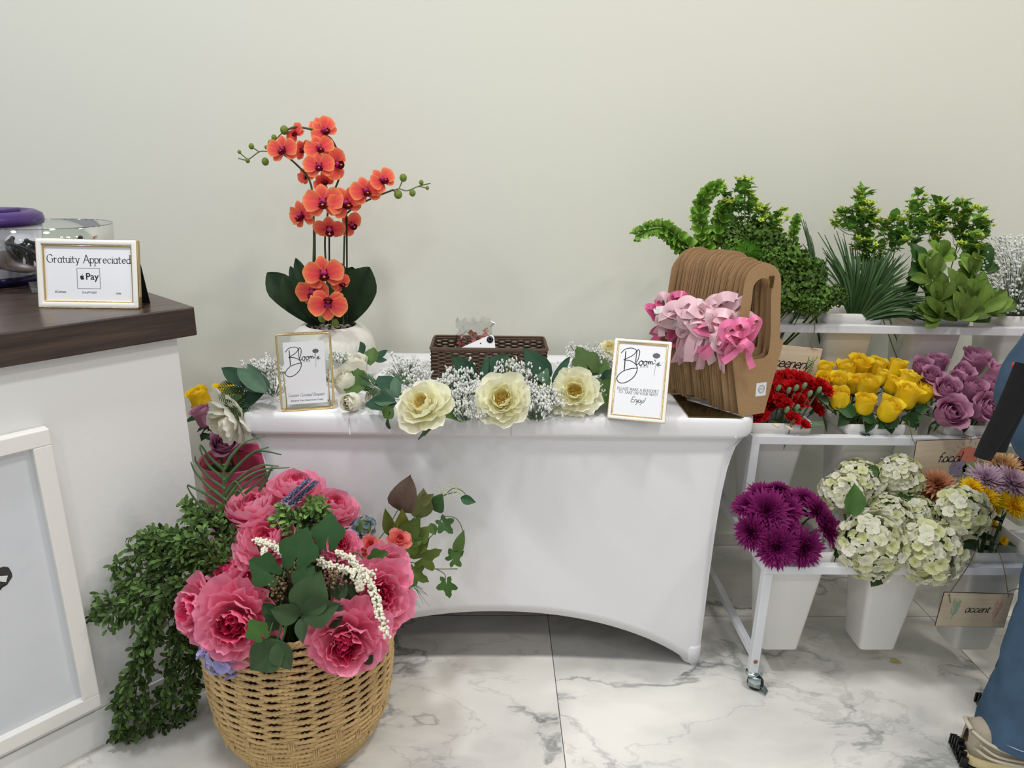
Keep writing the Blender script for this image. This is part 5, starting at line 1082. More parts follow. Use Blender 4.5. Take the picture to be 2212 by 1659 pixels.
# mixed mums right
MX = dict(bronze=(S(150, 84, 50), S(190, 120, 80), S(224, 166, 130)), peach=(S(190, 138, 84), S(214, 168, 112), S(234, 204, 160)), lilac=(S(176, 140, 160), S(206, 176, 196), S(228, 206, 220)), yellow=(S(250, 196, 6), S(255, 214, 14), S(255, 228, 50)), maroon=(S(70, 10, 30), S(96, 20, 44), S(120, 40, 64)))
MP = {k: proto('mum_'+k, lambda: mum_mb(300+len(k), *v, 170 if k != 'yellow' else 120, .35, .065 if k != 'yellow' else .085, 26), PETAL) for k, v in MX.items()}
for i, (k, x, y, r, Y, aim, nm) in enumerate([('bronze', 2025, 1048, 38, 1.69, (-.2, -.5, .9), 'below the focal board'), ('peach', 2165, 1012, 48, 1.72, (.1, -.4, .9), 'under the end of the black sleeve'), ('peach', 2010, 1075, 30, 1.70, (-.3, -.6, .7), 'low behind the right-hand hydrangea'), ('lilac', 2130, 1038, 42, 1.67, (-.1, -.5, .9), 'left of two'), ('lilac', 2185, 1045, 46, 1.66, (.2, -.5, .9), 'at the right edge'), ('maroon', 2207, 1005, 22, 1.73, (.2, -.4, .9), 'at the right edge, behind'),
                                             ('yellow', 2100, 1055, 28, 1.65, (-.1, -.5, .9), 'top left of the cluster'), ('yellow', 2130, 1075, 30, 1.63, (-.1, -.6, .8), 'second from left'), ('yellow', 2160, 1078, 24, 1.63, (0, -.6, .8), 'in the middle, small'), ('yellow', 2190, 1095, 34, 1.61, (.1, -.6, .8), 'large, at the right edge'), ('yellow', 2148, 1100, 16, 1.62, (0, -.7, .7), 'small lower'), ('yellow', 2145, 1133, 12, 1.60, (0, -.7, .7), 'half-open, low'), ('yellow', 2168, 1168, 11, 1.57, (0, -.8, .5), 'tiny, near the bucket rim'), ('yellow', 2210, 1050, 18, 1.65, (.2, -.6, .8), 'cut by the right edge')]):
    p = at(x, y, Y); s_ = r*px(p)*1.08
    cut('chrysanthemum', '%s chrysanthemum %s' % (k, nm), 'chrysanthemum', p, aim, s_, MP[k], root(0, 2, rng=R)+[.02, 0, 0], 'mixed chrysanthemums in the bottom tier', spin=i, hn='petals', sr=.0018, leaves=2, lcol=LG, lL=.04, seed=i)
# leaves around rose bunches
def leafbunch(name, lab, cat, ti, k, items, col, kind='oval', w=.34, serr=.05, grp=None, m=LEAF):
    for i, (x0, y0, Ya, x1, y1, Yb) in enumerate(items):
        lone_leaf(x0, y0, Ya, x1, y1, Yb, w, kind, col*R.uniform(.75, 1.2), lab[i] if isinstance(lab, list) else lab, 'leaf', 25, None, serr, grp)
leafbunch('leaf', 'dark green rose leaf hanging over the rim of the yellow rose bucket', '', 1, 1, [(1830, 895, 1.77, 1812, 922, 1.755), (1850, 895, 1.765, 1808, 878, 1.77), (1880, 900, 1.765, 1874, 935, 1.745), (1915, 905, 1.76, 1930, 938, 1.745), (1950, 900, 1.77, 1990, 920, 1.76), (1975, 885, 1.79, 2010, 880, 1.78), (1860, 895, 1.76, 1895, 912, 1.75), (1820, 885, 1.79, 1790, 868, 1.80), (1990, 895, 1.78, 1960, 912, 1.77), (1940, 895, 1.765, 1900, 925, 1.75), (2080, 905, 1.76, 2085, 935, 1.745), (2095, 895, 1.77, 2110, 870, 1.78)], LG, grp='rose leaves over the bucket rims')
# ------------------------------------------------------------------ top-tier foliage
ZB = tiers[2][1]
def stemroot(k): return root(2, k, rng=R)
# bells-of-ireland spikes
def bellcup(r, c, R_):
    b = MB(); b.add(petal(r, r*.62, (60, 30, 60), c*.8, c, 3, 7, wrap=r*.42, tr=.1, base=.4, rng=R_)); b.add(petal(r, r*.62, (60, 30, 60), c*.8, c, 3, 7, wrap=r*.42, tr=.1, base=.4, rng=R_, ph=3.14)); return b
BC = [bellcup(1, c, random.Random(i)).geo() for i, c in enumerate((S(142, 186, 76), S(160, 200, 92), S(120, 166, 64)))]
for i, (pts, nm) in enumerate([([(1560, 600), (1500, 545), (1475, 528), (1445, 500), (1415, 492), (1374, 508)], 'arching far out to the left over the carriers'), ([(1570, 620), (1535, 570), (1520, 520), (1512, 460), (1530, 415), (1556, 403)], 'curving up at the far left'), ([(1590, 620), (1555, 520), (1560, 460), (1572, 440)], 'short, standing behind the curved one'), ([(1700, 620), (1712, 560), (1715, 500), (1722, 466)], 'narrow pale tip between the curly foliage and palm')]):
    P = cr([at(x, y, 2.06+.01*j*(0 if i else -1)) for j, (x, y) in enumerate(pts)], 8); t = thing('bells_of_ireland', 'pale green bells-of-ireland spike %s' % nm, 'foliage stem', T(P[-1]), 'bells-of-ireland spikes'); L_ = T(P[-1])
    part('stem', MB().add(local(tube(np.vstack([[stemroot(0)], P]), .0028, 6, S(110, 150, 66)), L_)).mesh('stem', STEMM), t)
    b = MB(); n = len(P); d = np.gradient(P, axis=0)
    for j in range(int(n*.28), n):
        f = j/n; dj = d[j]/np.linalg.norm(d[j])
        for q in range(3 if j % 2 else 2):
            a = q*2.1+j*.9; side = np.cross(dj, [math.cos(a), math.sin(a), .3]); side /= np.linalg.norm(side); s_ = .030*(1.15-.6*f)*R.uniform(.85, 1.15)*(.6 if i == 3 else 1)
            b.add(R.choice(BC), T(P[j]+side*.004, basis(side*.9+dj*.5, a), s_))
    part('bells', MB().add(local(b.geo(), L_)).mesh('bells', LEAF), t)
# bupleurum sprays
BUC = S(168, 192, 66); BUL = S(100, 144, 60)
def star(c): 
    b = MB()
    for i in range(5): b.add(petal(1, .32, (80, 62, 70), c, c*1.1, 2, 3, tr=.7, base=.5, tm=.4, tipw=.2, rng=R, ph=i*1.257))
    b.add(sphere(.28, (0, 0, .1), 6, 4, S(150, 160, 50))); return b
STR = [star(BUC*f).geo() for f in (.8, 1, 1.2)]
def bupleurum(lab, pts, heads, grp, k):
    P = cr(pts, 6); t = thing('bupleurum_stem', lab, 'foliage stem', T(P[-1]), grp); L_ = T(P[-1])
    b = MB(); b.add(tube(P, .0016, 5, S(104, 134, 70))); lv = MB(); hd = MB()
    for (x, y, Y) in heads+[(a+R.uniform(-20, 20), b2+R.uniform(-8, 26), c2+R.uniform(-.03, .03)) for a, b2, c2 in heads]:
        q = at(x, y, Y); j = int(np.argmin(np.linalg.norm(P-q, axis=1)+.3*(P[:, 2] > q[2]))); a = P[max(0, j-2)]; m = (a+q)/2+[0, 0, -.01]; b.add(tube(cr([a, m, q], 5), .0010, 4, S(112, 142, 74)))
        for z in range(5):
            o = q+np.array([R.uniform(-1, 1), R.uniform(-1, 1), R.uniform(-.5, .7)])*.013; b.add(tube([q-[0, 0, .012], o], .0005, 4, S(120, 150, 74))); hd.add(R.choice(STR), T(o, basis((R.uniform(-.6, .6), R.uniform(-.9, .2), 1), R.random()*6), R.uniform(.009, .0135)))
        for z in range(5):
            o = lerp(a, q, R.uniform(.45, .95)); dd = np.array([R.uniform(-1, 1), R.uniform(-.8, .3), R.uniform(-.2, 1)]); hd2 = leaf(R.uniform(.022, .036), R.uniform(.010, .015), 'oval', 20, BUL*R.uniform(.8, 1.25), nu=5, nv=3, rng=R); lv.add(tm(hd2, lm(o, dd)))
    part('stem', MB().add(local(b.geo(), L_)).mesh('stem', STEMM), t); part('bracts', MB().add(local(hd.geo(), L_)).mesh('bracts', LEAF), t); part('leaves', MB().add(local(lv.geo(), L_)).mesh('leaves', LEAF), t)
for i, (k, base, heads, nm) in enumerate([
    (0, [(1620, 600), (1610, 500), (1608, 400)], [(1598, 392), (1612, 402), (1618, 420), (1590, 430), (1625, 440), (1600, 450), (1630, 430)], 'tallest, at the left above the curly foliage'),
    (0, [(1610, 600), (1590, 520), (1580, 430)], [(1560, 405), (1575, 440), (1568, 470), (1585, 480), (1590, 500), (1560, 500)], 'left, behind the bells'),
    (0, [(1650, 600), (1640, 520), (1632, 470)], [(1640, 450), (1650, 475), (1625, 480), (1640, 500), (1615, 500), (1660, 490)], 'middle of the left bunch'),
    (0, [(1640, 590), (1655, 500), (1662, 478)], [(1690, 455), (1665, 470), (1672, 490), (1680, 500)], 'with one head reaching out to the right'),
    (2, [(1900, 620), (1870, 520), (1858, 420)], [(1855, 418), (1872, 416), (1860, 430), (1880, 440), (1850, 450), (1872, 455), (1890, 460)], 'tallest at the left of the right bunch'),
    (2, [(1900, 620), (1865, 520), (1840, 470)], [(1804, 487), (1822, 455), (1842, 452), (1835, 480), (1850, 480), (1862, 500), (1880, 490)], 'reaching furthest left of the right bunch'),
    (2, [(1890, 640), (1870, 570), (1858, 530)], [(1860, 520), (1850, 535), (1875, 540), (1895, 550), (1880, 525), (1905, 530), (1855, 560)], 'low at the left of the right bunch'),
    (2, [(1930, 620), (1935, 520), (1940, 470)], [(1930, 470), (1915, 480), (1950, 480), (1940, 500), (1905, 500), (1925, 510), (1960, 510)], 'centre left of the right bunch'),
    (2, [(1970, 620), (1972, 520), (1975, 430)], [(1985, 416), (1968, 440), (1978, 460), (1990, 470), (1965, 480), (2000, 480), (1985, 500)], 'with a lone flat head standing highest'),
    (2, [(2010, 620), (2020, 520), (2022, 440)], [(2022, 432), (2040, 440), (2012, 455), (2035, 460), (2050, 450), (2020, 480), (2040, 490), (2005, 495)], 'centre right of the right bunch'),
    (2, [(2040, 630), (2070, 520), (2080, 440)], [(2062, 440), (2082, 436), (2105, 448), (2090, 460), (2070, 470), (2085, 480), (2060, 490), (2075, 500)], 'right of centre in the right bunch'),
    (2, [(2060, 630), (2095, 540), (2115, 490)], [(2120, 455), (2135, 485), (2115, 480), (2100, 490), (2095, 510), (2110, 510), (2080, 520)], 'furthest right of the right bunch'),
    (2, [(2050, 640), (2090, 580), (2110, 545)], [(2110, 515), (2115, 535), (2120, 550), (2100, 540), (2090, 530), (2085, 550), (2105, 560)], 'low at the right of the right bunch')]):
    Yb = 2.04 if k == 0 else 2.06
    bupleurum('bupleurum stem with yellow-green star heads, %s' % nm, [stemroot(k)]+[at(x, y, Yb+R.uniform(-.02, .05)) for x, y in base], [(x, y, Yb+R.uniform(-.05, .07)) for x, y in heads], 'bupleurum stems in the top tier', k)
# curly foliage (frilly tufts)
def tuft(seed, col, r=1, n=260):
    R_ = random.Random(seed); b = MB()
    for i in range(n):
        z = 1-2*(i+.5)/n*.85; a = i*2.399963; q = math.sqrt(max(0, 1-z*z)); d = np.array([q*math.cos(a), q*math.sin(a), z]); d2 = d+[R_.uniform(-.3, .3), R_.uniform(-.3, .3), R_.uniform(-.3, .3)]
        b.add(petal(.26, .13, (30, 70, 120), col*R_.uniform(.6, 1.3), col*R_.uniform(.9, 1.5), 3, 5, cup=.6, ruf=.35, fr=.2, tr=.3, rng=R_, ph=R_.random()*6), T(d*R_.uniform(.72, .95), basis(d2, R_.random()*6), R_.uniform(.7, 1.3)))
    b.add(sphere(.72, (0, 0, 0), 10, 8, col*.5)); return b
KC = S(78, 108, 40)
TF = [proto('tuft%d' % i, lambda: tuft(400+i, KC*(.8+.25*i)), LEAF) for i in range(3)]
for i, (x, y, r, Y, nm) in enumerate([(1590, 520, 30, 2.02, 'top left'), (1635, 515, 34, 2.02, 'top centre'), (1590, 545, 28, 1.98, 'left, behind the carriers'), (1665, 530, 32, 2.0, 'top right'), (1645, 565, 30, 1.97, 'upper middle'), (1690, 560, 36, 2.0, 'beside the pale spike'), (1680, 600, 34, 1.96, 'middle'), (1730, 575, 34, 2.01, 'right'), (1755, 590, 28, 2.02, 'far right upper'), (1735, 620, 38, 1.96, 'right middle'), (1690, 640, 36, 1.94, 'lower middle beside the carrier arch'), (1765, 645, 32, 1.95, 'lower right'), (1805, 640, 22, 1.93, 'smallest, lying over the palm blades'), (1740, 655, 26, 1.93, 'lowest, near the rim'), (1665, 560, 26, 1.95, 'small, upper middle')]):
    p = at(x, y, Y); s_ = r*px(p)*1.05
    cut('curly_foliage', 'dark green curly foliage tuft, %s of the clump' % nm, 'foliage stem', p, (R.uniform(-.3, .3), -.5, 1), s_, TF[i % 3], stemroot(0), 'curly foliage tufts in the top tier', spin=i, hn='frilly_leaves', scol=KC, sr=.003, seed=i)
def pompon(seed, c):
    b = MB(); R_ = random.Random(seed)
    for i in range(520):
        z = 1-2*(i+.5)/520*.9; a = i*2.399963; q = math.sqrt(max(0, 1-z*z)); d = np.array([q*math.cos(a), q*math.sin(a), z])+[R_.uniform(-.12, .12) for _ in range(3)]
        b.add(tube([d*.45, d*R_.uniform(.92, 1.05)], [.03, .008], 3, c*R_.uniform(.8, 1.35)))
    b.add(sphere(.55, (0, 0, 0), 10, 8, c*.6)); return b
GB = proto('pompon', lambda: pompon(1, S(92, 150, 36)), LEAF)
for x, y, r, Y, nm in ((1613, 549, 31, 1.93, 'larger, above the carriers'), (1657, 600, 27, 1.93, 'smaller, right of the front carrier arch')):
    p = at(x, y, Y); cut('dianthus', 'bright green fuzzy dianthus ball, %s' % nm, 'flower', p, (0, -.6, .8), r*px(p), GB, stemroot(0), 'green dianthus balls', hn='flower_ball', scol=KC, sr=.003)
# palm blades
def palm(lab, base, tips, col, grp):
    p0 = np.array(base); t = thing('palm_frond', lab, 'palm frond', T(p0), grp); L_ = T(p0); b = MB()
    for (x, y, Y) in tips+[(a+R.uniform(-16, 16), b2+R.uniform(-14, 14), c2+R.uniform(-.02, .02)) for a, b2, c2 in tips]:
        q = at(x, y, Y); dj = q-p0; mid_ = p0+dj*.5+[0, -.012, .014+.02*R.random()]; P = cr([p0+dj*.02, mid_, q], 6); w = np.interp(np.linspace(0, 1, len(P)), [0, .3, .8, 1], [.0018, .0032, .0022, .0004]); n_ = np.cross(np.gradient(P, axis=0), [0, -1, .4+R.uniform(-.4, .4)]); n_ /= np.linalg.norm(n_, axis=1)[:, None]+1e-9
        up = np.array([0, -.0015, .0015]); g = np.stack([P-n_*w[:, None], P-up, P+n_*w[:, None]], 1); c = col*R.uniform(.7, 1.35); b.add(grid(g, np.broadcast_to(c, g.shape)))
    part('blades', MB().add(local(b.geo(), L_)).mesh('blades', LEAF), t)
    part('stalk', MB().add(local(tube([p0, stemroot(1)], .003, 6, col), L_)).mesh('stalk', STEMM), t)
PC = S(62, 92, 50)
palm('dark green palm frond fanning upwards, left of the two', at(1838, 690, 2.0), [(1775+i*8.5+R.uniform(-5, 5), 508+abs(i-3)*4+R.uniform(-10, 26), 2.05+R.uniform(-.04, .04)) for i in range(20)]+[(1772+i*7, 560+R.uniform(-16, 20), 2.02) for i in range(9)], PC, 'palm fronds in the top tier')
palm('dark green palm frond sweeping to the right in front of the leaves', at(1850, 695, 1.97), [(1925+i*3.6, 535+i*6.3+R.uniform(-8, 8), 1.97-.001*i+R.uniform(-.02, .02)) for i in range(26)]+[(1890+i*5, 545+R.uniform(-10, 30), 2.0) for i in range(14)]+[(1900+i*9, 600+i*7+R.uniform(-5, 5), 1.93) for i in range(10)]+[(2016-i*3, 640+i*5, 1.93) for i in range(8)], PC, 'palm fronds in the top tier')
palm('long dark palm blades drooping between the first two top buckets', at(1755, 640, 1.97), [(1735+i*3, 470+i*18+R.uniform(-4, 4), 2.03) for i in range(7)]+[(1712, 690, 1.93), (1716, 700, 1.93), (1665, 712, 1.92), (1735, 690, 1.93), (1780, 560, 2.0), (1795, 600, 1.98), (1700, 672, 1.93), (1728, 676, 1.93)], PC*.8, 'palm fronds in the top tier')
# broad-leaf pittosporum whorls
PT = S(94, 120, 48); PT2 = S(58, 92, 42)
for i, (x, y, Y, tips, c, nm) in enumerate([
    (2035, 545, 2.03, [(2015, 520), (2045, 515), (2065, 535), (2030, 560), (2060, 560)], PT*1.3, 'topmost whorl of small pale leaves'), (1995, 570, 2.0, [(1975, 520), (1990, 530), (1975, 570), (2005, 555)], PT2, 'upper left whorl'), (2010, 590, 1.98, [(1992, 545), (2028, 540), (2040, 560), (1975, 600), (2035, 590)], PT*1.1, 'whorl with an upright oval leaf, upper centre'), (2095, 585, 2.0, [(2085, 545), (2110, 545), (2120, 565), (2075, 560), (2105, 600)], PT*1.35, 'whorl of pale yellow-green leaves, upper right'),
    (2025, 640, 1.95, [(2025, 585), (2000, 600), (2040, 590), (2060, 610), (2012, 660), (1998, 640)], PT, 'middle left whorl'), (2065, 640, 1.95, [(2060, 575), (2080, 590), (2052, 610), (2085, 610), (2045, 650)], PT*1.05, 'middle whorl with overlapping ovals'), (2100, 640, 1.95, [(2130, 585), (2145, 610), (2110, 590), (2090, 600), (2150, 625)], PT*1.1, 'middle right whorl with long leaves'), (2110, 665, 1.93, [(2175, 645), (2185, 625), (2200, 640), (2160, 660), (2140, 610), (2165, 620)], PT*1.2, 'right whorl reaching over the baby\'s breath'),
    (2030, 675, 1.93, [(1990, 655), (2010, 640), (2030, 640), (2055, 645), (2000, 680), (2065, 660)], PT*.8, 'low whorl near the rim, left'), (2075, 678, 1.93, [(2070, 630), (2085, 640), (2110, 640), (2050, 650), (2120, 665), (2150, 668)], PT*.85, 'low whorl near the rim, right'), (2125, 580, 2.03, [(2138, 522), (2150, 560), (2110, 545), (2130, 560)], PT2, 'dark pointed leaves standing upright at the right'), (1985, 600, 2.0, [(1975, 565), (2000, 570), (1960, 600), (1965, 625)], PT2*.8, 'dark whorl at the far left')]):
    p = at(x, y+12, Y); t = thing('pittosporum_stem', 'broad glossy-leaved green stem, %s' % nm, 'foliage stem', T(p), 'broad-leaved stems in the top tier'); L_ = T(p)
    part('stem', MB().add(local(tube(cr([p, bk(2, 2)+[(p[0]-bk(2, 2)[0])*.35, -.02, .02], stemroot(2)], 5), .0026, 5, S(110, 120, 70)), L_)).mesh('stem', STEMM), t)
    for (x1, y1) in tips+[(a+R.uniform(-14, 14), b_+R.uniform(4, 26)) for a, b_ in tips]:
        q = at(x1, y1, Y+R.uniform(-.05, .03)); d = q-p; ll = np.linalg.norm(d)*.98; g = leaf(ll, min(.018, ll*.3), 'obl', 25, c*R.uniform(.5, 1.3), nu=9, mid=c*1.25, rng=R)
        part('leaf', MB().add(local(tm(g, lm(p, d, (R.uniform(-.4, .4), -.9, .5))), L_)).mesh('leaf', LEAF), t)
# baby's breath
t = thing('babys_breath', 'cloud of tiny white baby\'s breath at the right edge of the top tier', 'flower bunch', T(bk(2, 3))); L_ = T(bk(2, 3))
gs = MB(); fs = MB(); dot = [petal(1, .5, (80, 60, 30), W1*.9, W1, 2, 3, rng=R, ph=a) for a in (0, 2.1, 4.2)]; dg = MB()
for g in dot: dg.add(g)
dg.add(sphere(.7, (0, 0, .3), 6, 4, W1*.92)); dg = dg.geo()
for i in range(1100):
    a = R.random()*6.28; u = R.random(); z = R.random(); r_ = .15*math.sqrt(u)*(.55+.6*math.sin(math.pi*min(z*.8+.15, 1))); q = bk(2, 3)+np.array([r_*math.cos(a)-.01, r_*math.sin(a)*.75, .0+.215*z]); fs.add(dg, T(q, basis((R.uniform(-1, 1), -.6, 1), a), R.uniform(.0042, .0066)), S(236, 240, 236)*R.uniform(.9, 1))
    if i % 5 == 0: gs.add(tube(cr([bk(2, 3)+[.3*(q[0]-bk(2, 3)[0]), 0, -.02], lerp(bk(2, 3), q, .6)+[0, 0, .02], q], 3), .0006, 3, S(96, 110, 84)))
s1 = part('tiny_flowers', MB().add(local(fs.geo(), L_)).mesh('tiny_flowers', PIG), t); s1['kind'] = 'stuff'; s1 = part('fine_stems', MB().add(local(gs.geo(), L_)).mesh('fine_stems', STEMM), t); s1['kind'] = 'stuff'
# ------------------------------------------------------------------ big wicker basket with silk flowers
R = random.Random(99)
BC_ = np.array([-.440, 1.425, 0.]); BH = .40
RAT = mat('seagrass', None, .75, spec=.2, noise=(300, .18))
t = thing('seagrass_basket', 'round light-brown woven seagrass basket on the floor in front of the table', 'basket', T(BC_))
def brad(z): return np.interp(z, [0, .03, .06, .10, .20, .30, .40], [.152, .168, .184, .198, .209, .210, .205])
bc1 = S(206, 176, 126); b = MB(); row = 0; z = .006; NS = 26
while z < BH-.008:
    a = np.linspace(0, 2*math.pi, 260); r0 = brad(z); tight = z < .15
    amp = .0022 if tight else .0036; off = (row % 2)*math.pi
    r = r0+amp*np.sin(a*NS/2*1.0+off)
    tw = .0010*np.sin(a*150+row); zz = z+tw+(0 if tight else .0012*np.sin(a*NS/2*2+off)); 
    P = np.stack([r*np.cos(a), r*np.sin(a), zz], -1); rad = (.0041 if tight else .0043)*(1+.22*np.sin(a*150+row*1.3))
    b.add(tube(P, rad, 6, jc(bc1, R, .12))); z += .0072 if tight else .0095; row += 1
WR = b; b = MB()
for i in range(NS):
    a = i*2*math.pi/NS; b.add(tube([((brad(z)-.001)*math.cos(a), (brad(z)-.001)*math.sin(a), z) for z in np.linspace(.003, BH-.004, 14)], .0034, 5, bc1*.85))
part('stakes', b.mesh('stakes', RAT), t)
b = WR
for zc, sh in ((.075, 0), (.108, 1), (.142, 0)):
    for i in range(NS):
        if (i+sh) % 2: continue
        a0 = i*2*math.pi/NS
        for k in (-1, 0, 1):
            a = a0+k*.022; r = brad(zc)+.0052; b.add(tube([(r*math.cos(a), r*math.sin(a), zc-.010), ((r+.0015)*math.cos(a), (r+.0015)*math.sin(a), zc), (r*math.cos(a), r*math.sin(a), zc+.010)], .0022, 5, bc1*1.03))
part('woven_rows', b.mesh('woven_rows', RAT), t)
b = MB()
for k in range(2):
    a = np.linspace(0, 2*math.pi, 200); b.add(tube(np.stack([(brad(BH)+.003*np.cos(a*30+k*3.14))*np.cos(a), (brad(BH)+.003*np.cos(a*30+k*3.14))*np.sin(a), BH-.004+.003*np.sin(a*30+k*3.14)], -1), .0042, 6, bc1))
part('rim', b.mesh('rim', RAT), t)
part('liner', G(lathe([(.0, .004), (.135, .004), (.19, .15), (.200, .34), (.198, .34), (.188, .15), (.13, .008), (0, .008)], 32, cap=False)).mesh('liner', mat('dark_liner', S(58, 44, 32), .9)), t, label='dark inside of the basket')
def broot(): return BC_+[R.uniform(-.05, .05), R.uniform(-.05, .05), .10]
PKD = (S(196, 18, 72), S(236, 74, 124), S(252, 162, 190)); PKL = (S(228, 64, 114), S(246, 112, 152), S(253, 176, 200))
PEO = [('open', lambda: peony_mb(501, *PKD, openness=.62, n=(7, 8, 8, 8, 26), ruf=.09)), ('bowl', lambda: peony_mb(502, *PKL, openness=-.2, n=(7, 7, 6, 6, 10), ruf=.05)), ('wide', lambda: peony_mb(503, *PKD, openness=.85, n=(7, 8, 8, 7, 24), ruf=.11)), ('bowl2', lambda: peony_mb(504, *PKL, openness=.08, n=(7, 8, 7, 7, 14), ruf=.06))]
PEO = {k: proto('pink_peony_'+k, f, GS) for k, f in PEO}
def pk(x, y, r, Y, aim, kind, nm, sp=0, name='peony', cat='flower', protos=PEO, lab='pink silk peony %s', grp='pink peonies in the seagrass basket', up=.35):
    p = at(x, y, Y); s_ = r*px(p)*1.0; a = np.array(aim, float); a /= np.linalg.norm(a); p = p-a*s_*up
    return cut(name, lab % nm, cat, p, a, s_, protos[kind] if isinstance(protos, dict) else protos, broot(), grp, spin=sp, hn='petals', scol=S(70, 100, 50), sr=.003, leaves=0)
for a in [(548, 1097, 64, 1.47, (-.15, -.15, 1), 'bowl', 'at the back left, bowl seen from the side'), (640, 1052, 60, 1.54, (.1, -.1, 1), 'bowl', 'topmost, behind the lavender spikes', 1), (722, 1100, 60, 1.53, (.35, -.15, 1), 'bowl2', 'at the back right, against the table cover', 2), (665, 1118, 46, 1.50, (.0, -.25, 1), 'bowl', 'small, between the two back peonies', 3), (655, 1155, 42, 1.47, (.1, -.6, .8), 'bowl2', 'behind the upper ivy leaves', 2.2),
          (578, 1168, 78, 1.40, (-.15, -.5, .85), 'bowl2', 'upper centre-left, with pale outer petals', .5), (500, 1243, 64, 1.37, (-.6, -.25, .8), 'wide', 'on the left, tipped away', 1.2), (425, 1318, 66, 1.30, (-.65, -.7, .3), 'open', 'far left, half behind the frontmost one', 2.5), (508, 1345, 86, 1.225, (-.05, -1, .28), 'open', 'front left, largest, facing out over the rim', .2),
          (748, 1388, 82, 1.205, (.12, -1, .12), 'wide', 'front right, drooping over the rim', 1.9), (815, 1290, 78, 1.30, (.45, -.8, .45), 'open', 'on the right side, big and ruffled', 1.1), (838, 1228, 56, 1.38, (.6, -.5, .6), 'bowl2', 'upper right, above the ruffled one', .7), (815, 1350, 56, 1.27, (.8, -.6, 0), 'wide', 'lower right, half hidden behind its neighbour', 2.8), (470, 1300, 44, 1.33, (-.4, -.6, .6), 'bowl', 'left, tucked between two larger ones', 1), (735, 1180, 40, 1.42, (0, -.6, .8), 'wide', 'small and dark, in the middle right', 1)]:
    pk(*a)
CO = proto('coral_peony', lambda: peony_mb(510, S(226, 80, 84), S(240, 112, 110), S(248, 160, 150), openness=.5, n=(5, 5, 5, 4, 8)), GS)
pk(862, 1165, 26, 1.50, (.3, -.5, .8), None, '', protos=CO, lab='small coral silk flower among the trailing ivy%s', grp=None); pk(800, 1178, 26, 1.46, (.1, -.5, .8), None, '', protos=CO, lab='small coral silk flower left of the other, behind the white spray%s', grp=None)
LH = proto('lilac_hyd', lambda: hydrangea_mb(520, [(S(160, 154, 214), S(196, 194, 238)), (S(176, 168, 220), S(210, 208, 242))], 36, .62, .7), GS)
pk(480, 1420, 48, 1.235, (-.1, -1, .0), None, '', protos=LH, lab='pale lilac silk hydrangea hanging over the basket rim at left%s', grp=None, name='hydrangea', up=.2)
BH_ = proto('blue_hyd', lambda: hydrangea_mb(521, [(S(104, 130, 138), S(140, 166, 170)), (S(94, 122, 128), S(130, 154, 160))], 20, .62, .8), GS)
pk(785, 1140, 26, 1.50, (.1, -.7, .7), None, '', protos=BH_, lab='dusty blue silk hydrangea below the back right peony%s', grp=None, name='hydrangea', up=0); pk(752, 1160, 22, 1.47, (-.1, -.7, .7), None, '', protos=BH_, lab='dusty blue-grey silk cluster left of the blue hydrangea%s', grp=None, name='hydrangea', up=0)
# lavender, bead sprays, berries
def solo_w(name, mb, p, m, lab, cat, grp=None, extra=()):
    t = thing(name, lab, cat, T(p), grp); part(extra[0] if extra else 'head', MB().add(local(mb.geo(), T(p))).mesh(name, m), t); part('stem', MB().add(local(stemtube(p, broot(), .0018, S(74, 104, 56)), T(p))).mesh('stem', STEMM), t); return t
for i, (x0, y0, x1, y1, nm) in enumerate(((612, 1085, 668, 1036, 'upper of the two'), (628, 1090, 682, 1042, 'lower of the two'))):
    p, q = at(x0, y0, 1.44), at(x1, y1, 1.42); b = MB()
    for k in range(150):
        f = k/150; a = k*2.4; rr_ = .008*(1-.75*f); c = p+(q-p)*f; b.add(petal(.0085, .0022, (20, 50, 80), S(84, 86, 118), R.choice((S(124, 122, 158), S(168, 166, 196), S(98, 100, 128))), 2, 3, rng=R), T(c+rr_*.3*np.array([math.cos(a), math.sin(a), 0]), basis((math.cos(a), math.sin(a)*.7, .6), a), 1))
    solo_w('lavender_spike', b, p, PETAL, 'purple-blue lavender spike over the topmost peonies, %s' % nm, 'flower', 'lavender spikes', ('florets',))
for i, (pts, nm) in enumerate((([(552, 1168), (575, 1172), (600, 1185), (620, 1205), (632, 1225)], 'short, over the upper left peony'), ([(690, 1212), (715, 1225), (745, 1232), (775, 1235), (805, 1240)], 'on the right, running towards the ruffled peony'), ([(730, 1195), (755, 1205), (770, 1225), (775, 1250)], 'small, beside the right-hand one'), ([(775, 1230), (795, 1255), (810, 1285), (818, 1320), (835, 1368)], 'longest, trailing down over the right-hand peonies'), ([(570, 1190), (575, 1215), (568, 1222)], 'tiny, below the short one'), ([(762, 1240), (775, 1262), (778, 1272)], 'tiny, in the middle right'))):
    P = cr([at(x, y, 1.34-.16*(y-1168)/200 if i != 3 else np.interp(y, [1230, 1368], [1.25, 1.14])) for x, y in pts], 7); b = MB(); b.add(tube(P, .0012, 4, S(96, 130, 70)))
    for j in range(len(P)):
        for k in range(9):
            b.add(sphere(R.uniform(.0022, .0036), P[j]+np.array([R.uniform(-1, 1), R.uniform(-1, 1), R.uniform(-1, 1)])*.0062*(1.2 if i in (1, 3) else 1), 6, 5, jc(S(240, 236, 216), R, .08)))
    solo_w('white_bead_spray', b, P[0], PIG, 'spray of tiny white beads, %s' % nm, 'flower spray', 'white bead sprays', ('beads',))
